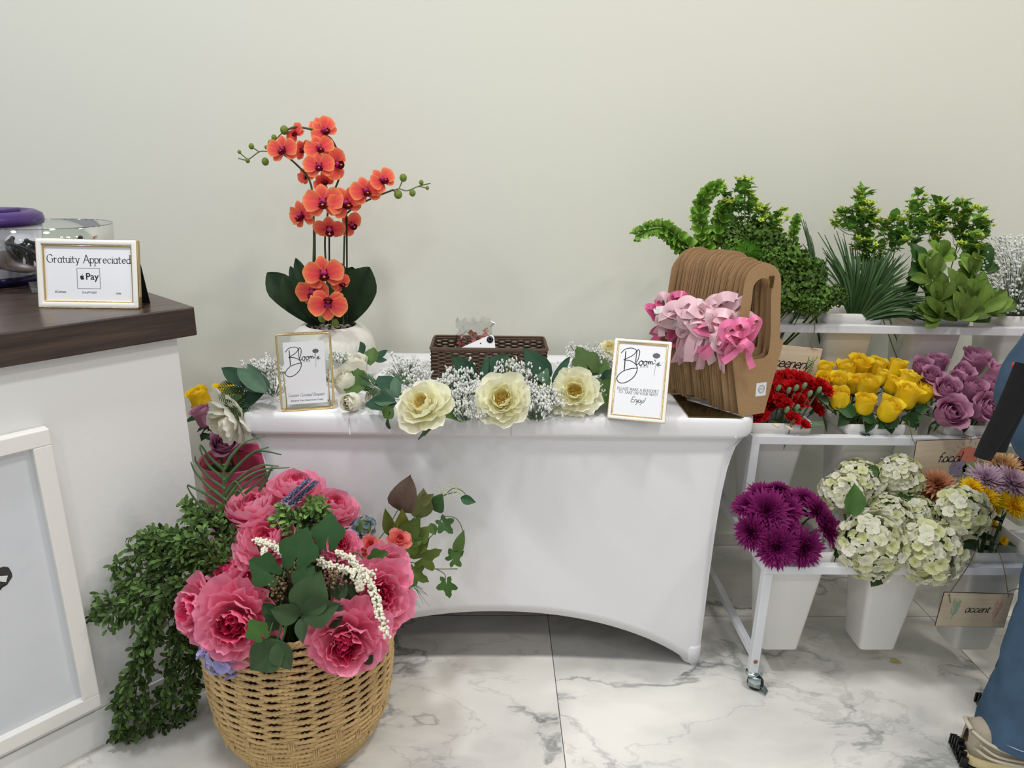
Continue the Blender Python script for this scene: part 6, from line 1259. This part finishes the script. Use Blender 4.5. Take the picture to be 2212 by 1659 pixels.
for i, (x, y, r, Y, nm) in enumerate(((590, 1272, 30, 1.26, 'lower left, largest'), (635, 1238, 22, 1.29, 'above the big oval leaf'), (722, 1252, 26, 1.26, 'right of the big oval leaf'), (680, 1350, 18, 1.24, 'small, low in the shade'))):
    p = at(x, y, Y); b = MB(); rr_ = r*px(p)
    for k in range(110): v = np.array([R.gauss(0, .5) for _ in range(3)]); v *= min(1, 1/np.linalg.norm(v)); b.add(sphere(R.uniform(.0018, .0042), p+v*rr_*[1, .6, 1], 5, 4, R.choice((S(122, 88, 74), S(150, 116, 92), S(132, 126, 84), S(104, 78, 76)))))
    solo_w('berry_cluster', b, p, PIG, 'brown-pink berry cluster, %s' % nm, 'berries', 'brown berry clusters', ('berries',))
# leaves of the arrangement
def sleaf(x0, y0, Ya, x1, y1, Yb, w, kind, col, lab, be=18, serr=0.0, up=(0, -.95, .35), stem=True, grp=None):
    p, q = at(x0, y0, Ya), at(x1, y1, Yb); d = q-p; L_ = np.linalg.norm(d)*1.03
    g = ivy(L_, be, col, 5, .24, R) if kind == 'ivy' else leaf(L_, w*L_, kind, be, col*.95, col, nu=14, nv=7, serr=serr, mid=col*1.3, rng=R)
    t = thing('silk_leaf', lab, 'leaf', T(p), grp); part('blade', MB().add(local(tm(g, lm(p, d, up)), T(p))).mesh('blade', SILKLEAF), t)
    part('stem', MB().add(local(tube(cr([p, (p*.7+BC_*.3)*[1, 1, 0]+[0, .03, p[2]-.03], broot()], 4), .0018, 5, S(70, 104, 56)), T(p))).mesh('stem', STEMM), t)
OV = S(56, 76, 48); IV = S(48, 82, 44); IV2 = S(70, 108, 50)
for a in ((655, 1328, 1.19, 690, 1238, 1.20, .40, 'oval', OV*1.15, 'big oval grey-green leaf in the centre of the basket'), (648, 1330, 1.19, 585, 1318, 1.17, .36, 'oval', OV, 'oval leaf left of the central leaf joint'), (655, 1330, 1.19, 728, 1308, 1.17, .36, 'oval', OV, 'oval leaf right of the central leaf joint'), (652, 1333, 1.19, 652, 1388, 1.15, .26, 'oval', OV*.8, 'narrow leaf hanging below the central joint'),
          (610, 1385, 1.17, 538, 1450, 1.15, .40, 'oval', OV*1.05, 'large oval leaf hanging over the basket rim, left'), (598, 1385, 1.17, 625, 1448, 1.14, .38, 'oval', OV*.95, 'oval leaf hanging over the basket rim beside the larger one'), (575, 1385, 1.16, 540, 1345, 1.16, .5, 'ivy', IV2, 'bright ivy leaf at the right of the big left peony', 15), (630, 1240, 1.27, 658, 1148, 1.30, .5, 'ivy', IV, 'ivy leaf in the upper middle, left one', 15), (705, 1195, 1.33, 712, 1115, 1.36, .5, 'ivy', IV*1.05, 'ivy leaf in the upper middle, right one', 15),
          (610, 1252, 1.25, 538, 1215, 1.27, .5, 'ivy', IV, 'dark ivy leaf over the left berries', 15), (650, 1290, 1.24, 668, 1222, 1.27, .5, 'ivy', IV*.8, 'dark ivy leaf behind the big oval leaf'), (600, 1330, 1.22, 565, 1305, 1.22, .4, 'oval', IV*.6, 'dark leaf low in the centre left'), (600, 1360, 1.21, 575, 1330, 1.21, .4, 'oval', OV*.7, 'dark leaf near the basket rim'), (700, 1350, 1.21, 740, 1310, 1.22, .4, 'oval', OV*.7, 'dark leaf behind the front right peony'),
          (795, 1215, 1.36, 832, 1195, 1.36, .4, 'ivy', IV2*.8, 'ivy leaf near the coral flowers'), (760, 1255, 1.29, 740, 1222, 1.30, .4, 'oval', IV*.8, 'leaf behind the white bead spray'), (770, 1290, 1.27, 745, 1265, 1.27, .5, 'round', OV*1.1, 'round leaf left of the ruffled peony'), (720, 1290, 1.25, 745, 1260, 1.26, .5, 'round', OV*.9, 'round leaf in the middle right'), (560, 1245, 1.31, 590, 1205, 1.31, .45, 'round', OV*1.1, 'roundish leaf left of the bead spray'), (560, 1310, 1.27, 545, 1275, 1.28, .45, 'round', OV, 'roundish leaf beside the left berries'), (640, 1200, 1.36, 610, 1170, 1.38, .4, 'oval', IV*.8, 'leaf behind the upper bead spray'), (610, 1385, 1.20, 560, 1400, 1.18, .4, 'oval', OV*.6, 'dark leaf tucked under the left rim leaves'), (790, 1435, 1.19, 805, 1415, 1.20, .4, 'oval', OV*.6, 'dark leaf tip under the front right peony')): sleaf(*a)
# trailing ivy and dried leaf on the right
IVS = thing('ivy_spray', 'olive-green trailing ivy spray reaching right over the table cover', 'ivy', T(at(800, 1170, 1.50))); IL = T(at(800, 1170, 1.50)); b = MB()
YI = 1.555
for pts in ([(790, 1200), (830, 1150), (855, 1110), (880, 1060)], [(830, 1150), (880, 1130), (920, 1095), (960, 1070), (990, 1062)], [(860, 1190), (900, 1180), (940, 1150), (955, 1115)], [(955, 1115), (985, 1120), (1000, 1150), (995, 1190)], [(840, 1220), (890, 1215), (930, 1228), (988, 1229)], [(940, 1228), (960, 1240), (962, 1255)], [(960, 1070), (980, 1055), (1000, 1062), (1012, 1078)]): b.add(tube(cr([at(x, y, YI) for x, y in pts], 5), .0012, 5, S(96, 116, 62)))
part('stems', MB().add(local(b.geo(), IL)).mesh('stems', STEMM), IVS)
for (x0, y0, x1, y1, kind, col, w) in ((868, 1110, 880, 1036, 'dry', S(92, 76, 66), .34), (905, 1120, 915, 1062, 'oval', S(96, 106, 62), .33), (945, 1115, 975, 1150, 'ivy', S(66, 98, 56), .5), (940, 1105, 952, 1070, 'oval', S(60, 92, 52), .4), (855, 1165, 830, 1105, 'oval', S(96, 110, 48), .2), (862, 1165, 870, 1105, 'oval', S(108, 116, 46), .24), (868, 1165, 905, 1120, 'oval', S(84, 108, 50), .3), (900, 1170, 925, 1140, 'oval', S(92, 112, 52), .35), (890, 1205, 870, 1150, 'oval', S(100, 124, 56), .3), (885, 1215, 945, 1195, 'ivy', S(92, 112, 52), .4), (895, 1190, 925, 1165, 'oval', S(92, 112, 52), .3), (985, 1200, 1000, 1150, 'oval', S(84, 112, 60), .18), (965, 1218, 995, 1195, 'ivy', S(78, 112, 56), .3), (962, 1240, 968, 1290, 'ivy', S(80, 116, 60), .5), (995, 1075, 1026, 1085, 'oval', S(54, 92, 58), .3), (880, 1230, 900, 1265, 'oval', S(92, 116, 60), .3), (870, 1225, 920, 1255, 'ivy', S(96, 116, 56), .3), (930, 1130, 940, 1155, 'oval', S(80, 104, 54), .4), (870, 1180, 850, 1160, 'oval', S(90, 100, 44), .4), (910, 1150, 885, 1185, 'oval', S(86, 110, 54), .3), (900, 1090, 935, 1070, 'oval', S(104, 104, 60), .25)):
    p, q = at(x0, y0, YI), at(x1, y1, YI-.015); d = q-p; L_ = np.linalg.norm(d)*1.05; g = ivy(L_, 15, col, 5, .5, R) if kind == 'ivy' else leaf(L_, (w)*L_, 'oval', 30 if kind == 'dry' else 15, col, col*.9, nu=10, mid=col*1.2, rng=R, ruf=.06 if kind == 'dry' else .02)
    part('dried_leaf' if kind == 'dry' else 'leaf', MB().add(local(tm(g, lm(p, d, (R.uniform(-.4, .4), -.9, .3))), IL)).mesh('leaf', SILKLEAF), IVS, label='brown dried leaf' if kind == 'dry' else None)
b = MB()
for k in range(40): b.add(sphere(.0022, at(R.uniform(940, 1000), R.uniform(1048, 1075), YI-.005), 5, 4, S(196, 206, 150)))
part('seed_buds', MB().add(local(b.geo(), IL)).mesh('seed_buds', PIG), IVS)
b = MB()
for k in range(16):
    P = cr([at(860, 1235, 1.50), at(870+R.uniform(0, 20), 1240+R.uniform(0, 20), 1.5), at(880+R.uniform(0, 50), 1270+R.uniform(-10, 45), 1.48)], 5); b.add(tube(P, np.linspace(.0016, .0003, len(P)), 4, S(96, 130, 70)))
solo_w('grass_tuft', b, at(860, 1235, 1.50), LEAF, 'small tuft of thin green grass below the ivy spray', 'grass', None, ('blades',))
# grassy fern with long narrow blades, left
FR = thing('fern_spray', 'long narrow-bladed green fern spray in front of the pink bucket', 'fern', T(at(484, 1150, 1.46))); FL = T(at(484, 1150, 1.46)); b = MB(); fc = S(92, 122, 76)
part('stalk', MB().add(local(tube(cr([at(490, 1200, 1.44), at(486, 1120, 1.46), at(483, 1003, 1.46)], 6), .0034, 6, S(84, 118, 66)), FL)).mesh('stalk', STEMM), FR)
for pts in ([(483, 1015), (455, 990), (434, 962), (431, 972)], [(484, 1035), (455, 1010), (438, 985), (432, 965)], [(485, 1055), (450, 1030), (425, 1000), (421, 985)], [(486, 1078), (450, 1050), (422, 1020), (412, 998)], [(488, 1096), (450, 1070), (410, 1050), (405, 1048)], [(470, 1120), (440, 1100), (415, 1070), (404, 1050)], [(486, 1012), (500, 985), (530, 955), (572, 942)], [(487, 1035), (515, 1005), (545, 978), (580, 966)], [(488, 1040), (520, 1000), (560, 975), (608, 982)], [(489, 1065), (520, 1030), (560, 1006), (602, 1007)], [(490, 1080), (520, 1040), (565, 1015), (625, 1010)], [(492, 1060), (508, 1040), (524, 1060)], [(495, 1070), (515, 1060), (530, 1075)], [(510, 1070), (545, 1035), (590, 1015)], [(530, 1065), (560, 1040), (588, 1010)], [(560, 1060), (578, 1030), (588, 1008)], [(470, 1060), (455, 1058), (450, 1060)]):
    P = cr([at(x, y, 1.46-.012*k) for k, (x, y) in enumerate(pts)], 7); b.add(tube(P, np.linspace(.0040, .0013, len(P)), 6, fc*R.uniform(.75, 1.2)))
part('blades', MB().add(local(b.geo(), FL)).mesh('blades', LEAF), FR)
# hanging boxwood bushes
def near_face(x, y, off): return face_at(x, y, off)
def boxbush(lab, branches, dens, seed, col, root_):
    R_ = random.Random(seed); t = thing('boxwood_bush', lab, 'artificial greenery', T(root_)); L_ = T(root_); up = np.array([0, -.5, .8])
    lt = [leaf(1, .22, 'obl', 20, col*f, col*f*1.15, nu=4, nv=3, rng=R_) for f in (.45, .7, .9, 1.2, 1.7)]
    for pts in branches:
        P = cr(pts, 10); b = MB(); b.add(tube(P, np.linspace(.0026, .001, len(P)), 5, S(60, 72, 40))); tw = [P]
        n = len(P); d = np.gradient(P, axis=0); d /= np.linalg.norm(d, axis=1)[:, None]
        for j in range(2, n, 3):           # side twigs
            for s_ in (-1, 1):
                a = R_.random()*6.28; sd_ = np.cross(d[j], [math.cos(a), math.sin(a), .4]); sd_ /= np.linalg.norm(sd_); L2 = R_.uniform(.03, .06)*(1-.3*j/n)*(.62 if seed == 12 else 1); q = P[j]+(sd_*.75+d[j]*.8)*L2; tp = cr([P[j], (P[j]+q)/2+[0, 0, .005], q-[0, 0, .006]], 5); b.add(tube(tp, .0009, 4, S(70, 84, 44))); tw.append(tp)
        lv = MB()
        for P2 in tw:
            d2 = np.gradient(P2, axis=0); d2 /= np.linalg.norm(d2, axis=1)[:, None]+1e-9; m = len(P2)
            for j in range(m):
                for k in range(dens if m > 12 else dens-1):
                    a = R_.random()*6.28; v = np.cross(d2[j], [math.cos(a), math.sin(a), math.sin(a*2)]); v /= np.linalg.norm(v)+1e-9; dd = v*.8+d2[j]*R_.uniform(.5, 1.1)+[0, -.1, 0]
                    L3 = R_.uniform(.012, .022); lv.add(R_.choice(lt), lm(P2[j], dd, up+[R_.uniform(-.5, .5), 0, 0], L3))
        br = part('branch', MB().add(local(b.geo(), L_)).mesh('branch', STEMM), t); part('leaves', MB().add(local(lv.geo(), L_)).mesh('leaves', SILKLEAF), br)
BXC = S(70, 94, 46)
def br(pts, o0=.12, o1=.04):
    n = len(pts); out = [at(*pts[0][:2], 1.38)]
    for i, (x, y) in enumerate(pts[1:]): out.append(face_at(x, y, lerp(o0, o1, (i+1)/(n-1)).item() if True else 0))
    return out
rt = at(500, 1230, 1.40)
boxbush('bushy green artificial boxwood spreading left out of the basket', [br([(500, 1230), (430, 1175), (360, 1160), (300, 1178)], .2, .08), br([(500, 1230), (420, 1190), (330, 1190), (245, 1222)], .2, .07), br([(490, 1240), (400, 1210), (330, 1240), (262, 1255)], .2, .07), br([(480, 1250), (380, 1230), (290, 1290), (218, 1308)], .2, .05), br([(480, 1250), (370, 1260), (280, 1310), (214, 1345)], .2, .05), br([(500, 1220), (470, 1150), (430, 1115), (405, 1105)], .2, .12), br([(510, 1220), (490, 1160), (470, 1130), (430, 1135)], .22, .15), br([(490, 1240), (430, 1230), (370, 1210), (330, 1215)], .22, .12), br([(480, 1260), (400, 1260), (330, 1290), (280, 1340)], .2, .06), br([(490, 1245), (440, 1270), (380, 1300), (330, 1340)], .2, .1), br([(500, 1235), (450, 1200), (400, 1180), (370, 1185)], .24, .16), br([(490, 1235), (430, 1165), (380, 1170), (340, 1165)], .24, .14)], 2, 11, BXC, rt)
boxbush('long artificial boxwood strands hanging down to the floor left of the basket', [br([(470, 1270), (380, 1270), (330, 1340), (290, 1440), (262, 1560), (255, 1595)], .22, .03), br([(470, 1280), (370, 1290), (330, 1400), (310, 1520), (325, 1635)], .2, .03), br([(470, 1280), (360, 1300), (310, 1400), (270, 1480), (245, 1550)], .2, .03), br([(475, 1280), (400, 1310), (385, 1420), (370, 1520), (375, 1610)], .2, .05), br([(480, 1290), (420, 1330), (410, 1430), (400, 1520), (395, 1600)], .18, .06), br([(475, 1290), (410, 1320), (370, 1420), (350, 1500), (345, 1560)], .2, .05), br([(480, 1280), (400, 1300), (340, 1360), (300, 1460), (290, 1560), (290, 1620)], .2, .03), br([(480, 1300), (430, 1340), (420, 1440), (425, 1560)], .16, .06)], 2, 12, BXC*.8, rt)
boxbush('small bright boxwood sprig between the back peonies', [[at(640, 1160, 1.44), at(655, 1130, 1.43), at(680, 1100, 1.42)], [at(640, 1160, 1.44), at(635, 1130, 1.43), at(625, 1120, 1.42)], [at(640, 1165, 1.44), at(665, 1125, 1.42), at(690, 1110, 1.42)]], 2, 13, BXC*1.5, at(640, 1160, 1.44))
# ------------------------------------------------------------------ pink ribbed bucket with roses behind the table corner
PB = np.array([-.735, 1.93, 0.]); HB = .50
t = thing('pink_bucket', 'tall pink ribbed metal bucket with roses, between counter and table', 'bucket', T(PB))
PKB = mat('pink_enamel', S(232, 92, 140), .3, coat=.3)
prof = [(0, 0), (.075, 0)]; 
for k in range(8): z0 = .01+k*.058; r_ = .076+.028*z0/HB; prof += [(r_, z0), (r_+.0035, z0+.010), (r_+.0035, z0+.040), (r_, z0+.052)]
prof += [(.106, HB-.01), (.109, HB-.004), (.107, HB), (.102, HB-.004), (.074, .006), (0, .006)]
part('bucket_body', G(lathe(prof, 48, cap=False)).mesh('bucket_body', PKB), t)
for x, y, r, Y, aim, pr_, c, nm in ((432, 862, 28, 1.90, (-.2, -.2, 1), YR[1], 'yellow', 'at the counter edge'), (465, 878, 20, 1.93, (0, -.3, 1), YR[0], 'yellow', 'low, between the others'), (482, 855, 26, 1.96, (.1, -.2, 1), YR[2], 'yellow', 'half hidden by the fern'), (503, 862, 22, 1.97, (.2, -.2, 1), YR[0], 'yellow', 'behind the drooping white bloom'), (443, 900, 28, 1.86, (-.2, -.2, 1), MR[0], 'mauve', 'upper, seen from the side'), (487, 962, 33, 1.84, (.1, -.7, .8), MR[2], 'mauve', 'lower, dark spiral face')):
    p = at(x, y, Y); s_ = r*px(p)*1.75; a = np.array(aim); a = a/np.linalg.norm(a)
    cut('rose', '%s rose in the pink bucket, %s' % (c, nm), 'rose', p-a*s_*.5, a, s_, pr_, PB+[R.uniform(-.04, .04), R.uniform(-.04, .04), .2], 'roses in the pink bucket', hn='petals', cal=SEP, leaves=3, lcol=LG*.8, lL=.06, sr=.003)
# ------------------------------------------------------------------ person at the right edge
def skin(name, nodes, edges, m, parent, label=None, sub=2, root_=0):
    me = bpy.data.meshes.new(name); me.from_pydata([n[0] for n in nodes], edges, []); me.update(); o = bpy.data.objects.new(name, me); COL.objects.link(o)
    md = o.modifiers.new('skin', 'SKIN'); md.use_smooth_shade = True
    for i, n in enumerate(nodes):
        r = n[1]; me.skin_vertices[0].data[i].radius = (r, r) if np.isscalar(r) else r
        me.skin_vertices[0].data[i].use_root = (i == root_)
    s_ = o.modifiers.new('sub', 'SUBSURF'); s_.levels = sub; s_.render_levels = sub
    me.materials.append(m); o.parent = parent
    if label: o['label'] = label
    return o
SKIN = mat('skin', S(206, 158, 130), .5); 
def denim():
    m = mat('denim', S(74, 98, 122), .85, spec=.15, noise=(14, .25), bump=(900, .25)); return m
DEN = denim(); KNIT = mat('black_knit', S(20, 20, 22), .9, bump=(500, .5)); HAIR = mat('brown_hair', S(60, 42, 32), .5); TOP = mat('grey_top', S(120, 122, 126), .9)
hip = (1.275, 1.37, .90); kL = (1.275, 1.325, .50); kR = (1.42, 1.46, .50); FL, FR = (1.252, 1.318, .074), (1.40, 1.46, .085)
body_nodes = [(hip, (.12, .11)), ((1.34, 1.37, 1.04), (.11, .12)), ((1.40, 1.37, 1.20), (.12, .15)), ((1.50, 1.37, 1.34), .055), ((1.53, 1.37, 1.39), .060), ((1.58, 1.37, 1.48), (.092, .08)), ((1.59, 1.37, 1.54), .075),
              ((1.41, 1.22, 1.24), .052), ((1.48, 1.17, 1.03), .040), ((1.60, 1.28, .88), .032), ((1.65, 1.34, .83), .024),
              ((1.41, 1.52, 1.24), .052), ((1.48, 1.57, 1.03), .040), ((1.62, 1.60, .90), .032), ((1.67, 1.62, .85), .024),
              ((1.30, 1.32, .80), .085), (kL, .045), ((1.262, 1.325, .32), .034), ((1.235, 1.322, .13), .026), ((1.32, 1.43, .80), .085), (kR, .045), ((1.40, 1.46, .32), .034), ((1.36, 1.46, .115), .032)]
be = [(0, 1), (1, 2), (2, 3), (3, 4), (4, 5), (5, 6), (2, 7), (7, 8), (8, 9), (9, 10), (2, 11), (11, 12), (12, 13), (13, 14), (0, 15), (15, 16), (16, 17), (17, 18), (0, 19), (19, 20), (20, 21), (21, 22)]
per = thing('person', 'person in blue flared jeans and chunky beige sneakers bending at the right edge', 'person', T((1.24, 1.40, 0)))
PI = T((-1.24, -1.40, 0))
body = skin('body', body_nodes, be, SKIN, per); body.matrix_parent_inverse = m4(PI)
# hands: palm + five fingers each
for (wx, wy, wz), sy in (((1.65, 1.34, .83), -1), ((1.67, 1.62, .85), 1)):
    nd = [((wx, wy, wz), .022), ((wx+.02, wy, wz-.035), (.018, .030)), ((wx+.035, wy, wz-.07), (.015, .034))]; ed = [(0, 1), (1, 2)]
    hnd = MB()
    for f in range(4):
        o = np.array([wx+.038, wy+(f-1.5)*.019, wz-.072]); L_ = (.066, .076, .071, .056)[f]; hnd.add(tube(cr([o, o+[.012, 0, -L_*.45], o+[.008, 0, -L_*.8], o+[-.004, 0, -L_]], 4), np.interp(np.linspace(0, 1, 13), [0, .9, 1], [.0092, .0075, .004]), 8))
    o = np.array([wx+.02, wy-sy*.026, wz-.03]); hnd.add(tube(cr([o, o+[.02, -sy*.02, -.02], o+[.032, -sy*.018, -.05]], 4), np.linspace(.011, .007, 9), 8))
    hp = skin('hand', nd, ed, SKIN, per); hp.matrix_parent_inverse = m4(PI); fg = part('fingers', hnd.mesh('fingers', SKIN), hp)
fc = MB(); hc = np.array([1.60, 1.37, 1.50])
for sy in (-1, 1):
    fc.add(sphere(.012, hc+[.062, sy*.032, .01], 10, 8)); fc.add(sphere(.018, hc+[-.005, sy*.084, -.005], 8, 6, W1, (.6, .35, 1.2)))
fc.add(sphere(.014, hc+[.086, 0, -.018], 8, 6, W1, (1, .7, 1.3))); fc.add(sphere(.018, hc+[.07, 0, -.052], 8, 6, W1, (.5, 1.2, .35)))
part('face', fc.mesh('face', SKIN), per, PI)
part('hair', G(sphere(.108, hc+[-.03, 0, .03], 20, 14, W1, (1.02, .95, 1.05)), sphere(.06, hc+[-.12, 0, -.02], 14, 10, W1, (1, .8, 1.8))).mesh('hair', HAIR), per, PI)
# jeans: flared legs + seat
def loops(P, rads, n=28, sy=1.0, wob=.004, seed=1):
    P = np.array(P, float); T_ = np.gradient(P, axis=0); T_ /= np.linalg.norm(T_, axis=1)[:, None]; ph = np.linspace(0, 2*math.pi, n, endpoint=False); rows = []; Rr = random.Random(seed); p1 = Rr.random()*6
    for i in range(len(P)):
        x = np.cross([0, 1., 0], T_[i]); x /= np.linalg.norm(x); y = np.cross(T_[i], x); a, b_ = rads[i] if not np.isscalar(rads[i]) else (rads[i], rads[i]*sy)
        w = 1+wob/max(a, .03)*np.sin(ph*3+p1+i*.9)+wob*.5/max(a, .03)*np.sin(ph*5+i*1.7); rows.append(P[i]+(np.cos(ph)*w*a)[:, None]*x+(np.sin(ph)*w*b_)[:, None]*y)
    return grid(np.array(rows), closed_v=True)
def crr(ps, rs, k=6):
    q = cr([list(p)+[r] for p, r in zip(ps, rs)], k); return q[:, :3], list(q[:, 3])
bl = MB()
for hp_, kn, an, sd_ in (((1.27, 1.325, .86), kL, FL, 1), ((1.33, 1.42, .86), kR, FR, 2)):
    P, r_ = crr([hp_, lerp(hp_, kn, .5), kn, lerp(kn, an, .35), lerp(kn, an, .7), an], [.095, .094, .080, .073, .074, .086]); bl.add(loops(P, r_, seed=sd_, wob=.003))
part('jeans_legs', MB().add(bl.geo()).mesh('jeans_legs', DEN), per, PI)
P, r_ = crr([(1.37, 1.37, 1.06), (1.30, 1.37, 1.0), (1.244, 1.37, .94), (1.24, 1.37, .87), (1.29, 1.37, .78), (1.32, 1.37, .72)], [.118, .134, .146, .142, .115, .04])
part('jeans_seat', G(loops(P, [(r, r*1.12) for r in r_], seed=5, wob=.003)).mesh('jeans_seat', DEN), per, PI)
STI = mat('stitching', S(176, 190, 206), .8)
b = MB()
for an, kn in ((FL, kL), (FR, kR)):
    d = np.array(kn)-np.array(an); d /= np.linalg.norm(d); P, r_ = [np.array(an)+d*.018, np.array(an)+d*.0181], [.0835, .0835]
    x = np.cross([0, 1., 0], d); x /= np.linalg.norm(x); y = np.cross(d, x); b.add(tube([P[0]+.083*math.cos(a)*x+.083*math.sin(a)*y for a in np.linspace(0, 6.283, 40)], .0012, 4))
part('hem_stitching', b.mesh('hem_stitching', STI), per, PI)
part('top', G(loops(*[crr([(1.28, 1.37, 1.03), (1.33, 1.37, 1.12), (1.40, 1.37, 1.22), (1.47, 1.37, 1.31), (1.495, 1.37, 1.345)], [.125, .135, .15, .10, .058])[i] for i in (0, 1)])).mesh('top', TOP), per, PI)
# black knit sleeve tied around the waist
sl = [at(2225, 790, 1.20), at(2196, 850, 1.20), at(2168, 905, 1.20), at(2140, 955, 1.20), at(2122, 990, 1.20)]; P = cr(sl, 5); n = len(P); rows = []
for i in range(n):
    T_ = (P[min(i+1, n-1)]-P[max(i-1, 0)]); T_ /= np.linalg.norm(T_); s2 = np.cross(T_, [0, -1., 0]); s2 /= np.linalg.norm(s2); w = np.interp(i/n, [0, .4, 1], [.030, .024, .017]); f = np.array([0, -1., 0])
    ph = np.linspace(0, 2*math.pi, 14, endpoint=False); rows.append(P[i]+np.cos(ph)[:, None]*w*s2+np.sin(ph)[:, None]*.009*f)
g = grid(np.array(rows), closed_v=True); part('knit_sleeve', G(g, (rows[-1], None, np.array([(0, k, k+1) for k in range(1, 13)]), np.ones((14, 3)))).mesh('knit_sleeve', KNIT), per, PI, label='black knit sleeve hanging from the waist')
sl = [at(2215, 830, 1.215), at(2190, 890, 1.215), at(2165, 940, 1.215), at(2152, 974, 1.215)]; P = cr(sl, 5); n = len(P); rows = []
for i in range(n):
    T_ = (P[min(i+1, n-1)]-P[max(i-1, 0)]); T_ /= np.linalg.norm(T_); s2 = np.cross(T_, [0, -1., 0]); s2 /= np.linalg.norm(s2); ph = np.linspace(0, 2*math.pi, 14, endpoint=False); rows.append(P[i]+np.cos(ph)[:, None]*.020*s2+np.sin(ph)[:, None]*.007*np.array([0, -1., 0]))
part('knit_sleeve', G(grid(np.array(rows), closed_v=True), (rows[-1], None, np.array([(0, k, k+1) for k in range(1, 13)]), np.ones((14, 3)))).mesh('knit_sleeve', KNIT), per, PI, label='second black knit sleeve')
part('red_tab', G(sphere(.007, at(2192, 790, 1.23), 8, 6, W1, (1, .5, 1))).mesh('red_tab', mat('red_tab', S(206, 40, 34), .5)), per, PI)
# shoes
SUE = mat('beige_suede', S(176, 164, 146), .85, noise=(60, .1)); CRS = mat('cream_sole', S(226, 208, 160), .5); RUB = _mats['black_rubber']; SOCK = mat('checked_sock', None, .9)
def shoe(heel, ang, parent, tilt=0):
    """x forward from heel; built around the ankle"""
    M = T(heel, rotz(ang) @ roty(tilt)); s_ = part('shoe', G(*[grid(np.array([[(x+ (0), yw*math.copysign(abs(math.cos(a))**.8, math.cos(a)), z0+ (h_)*(max(0, math.sin(a))**.75) if math.sin(a) > 0 else z0) for a in np.linspace(0, 2*math.pi, 28, endpoint=False)] for x, yw, z0, h_ in ((.004, .012, .040, .045), (.008, .028, .034, .075), (.03, .036, .032, .085), (.06, .037, .031, .070), (.10, .037, .030, .062), (.14, .040, .028, .058), (.18, .045, .026, .046), (.22, .047, .025, .036), (.255, .042, .025, .028), (.278, .026, .027, .016), (.286, .008, .03, .004))]), closed_v=True)]).mesh('shoe', SUE), parent, np.asarray(inv(T((1.24, 1.40, 0)))) @ M)
    out = [(.0, 0), (.004, .028), (.03, .042), (.08, .040), (.14, .043), (.20, .052), (.25, .048), (.285, .026), (.295, 0)]; out = out+[(x, -y) for x, y in out[::-1][1:-1]]
    o2 = [(x*1.0-.004, y*1.06) for x, y in out]
    part('midsole', G(prism([(x, y) for x, y in cr(out+[out[0]], 4)[:-1, :2]], .010, .034)).mesh('midsole', CRS, False), s_, label='cream midsole')
    b = MB(); b.add(prism([(x, y) for x, y in cr(o2+[o2[0]], 4)[:-1, :2]], .003, .012))
    pts = cr(o2+[o2[0]], 8)[:, :2]
    for k in range(0, len(pts)-1, 2):
        x, y = pts[k]; b.add(box(x-.005, x+.005, y-.005, y+.005, 0, .012, .0012))
    for k in range(7): b.add(box(-.012+.000*k, .004, -.036+k*.012-.003, -.036+k*.012+.003, .004+.0*k, .050-abs(k-3)*.006, .0015))
    for k in range(5): b.add(box(-.016, -.006, -.026+.010*k, -.020+.010*k, .012+.006*(k % 2), .020+.006*(k % 2), .001))
    part('outsole', b.mesh('outsole', RUB, False), s_, label='black lugged outsole')
    b = MB()
    b.add(tube(cr([(.002, -.020, .098), (.03, -.037, .085), (.07, -.039, .070), (.11, -.038, .066)], 5), .004, 6)); b.add(tube(cr([(.002, .020, .098), (.03, .037, .085), (.07, .039, .070), (.11, .038, .066)], 5), .004, 6)); b.add(tube(cr([(.002, .020, .100), (-.004, 0, .106), (.002, -.020, .100)], 4), .005, 6)); b.add(tube(cr([(.01, -.037, .062), (.05, -.043, .044), (.12, -.044, .040)], 5), .0035, 6)); b.add(tube(cr([(.02, -.038, .074), (.06, -.042, .054), (.12, -.042, .052)], 5), .003, 6))
    part('collar_overlay', b.mesh('collar_overlay', mat('pale_suede', S(206, 198, 178), .8)), s_, label='paler raised trim')
    b = MB()
    for k in range(5): b.add(tube(cr([(.12+.018*k, -.024, .078-.006*k), (.125+.018*k, 0, .090-.006*k), (.13+.018*k, .024, .078-.006*k)], 4), .0025, 5))
    part('laces', b.mesh('laces', mat('lace', S(214, 208, 190), .8)), s_)
    rows = []; cl = []
    for i, (z, r1, r2, xx) in enumerate(((.066, .030, .050, .064), (.078, .034, .046, .070), (.09, .034, .040, .078), (.105, .032, .034, .086), (.12, .031, .031, .094), (.15, .030, .030, .100))):
        for_ = []; 
        rows.append([(xx+r2*math.cos(a), r1*math.sin(a), z) for a in np.linspace(0, 2*math.pi, 16, endpoint=False)]); cl.append([S(168, 150, 138) if (k//2+i//1) % 3 == 0 else (S(92, 80, 72) if (k//2+i) % 3 == 1 else S(120, 104, 96)) for k in range(16)])
    part('sock', G(grid(np.array(rows), np.array(cl), closed_v=True)).mesh('sock', SOCK, False), s_, label='checked brown sock')
    return s_
shoe((1.138, 1.325, 0), math.radians(-14), per); shoe((1.300, 1.465, 0), math.radians(-4), per)
# fallen petal on the floor
pp = atz(1935, 1428, .003); solo('fallen_petal', MB().add(leaf(.042, .012, 'oval', 18, S(214, 196, 140), S(206, 184, 128), fold=.1), T((0, 0, 0), rotz(.05))).mesh('fallen_petal', PETAL), 'single curled cream petal lying on the floor under the rack', 'petal', T(pp-[.018, 0, .0005]))
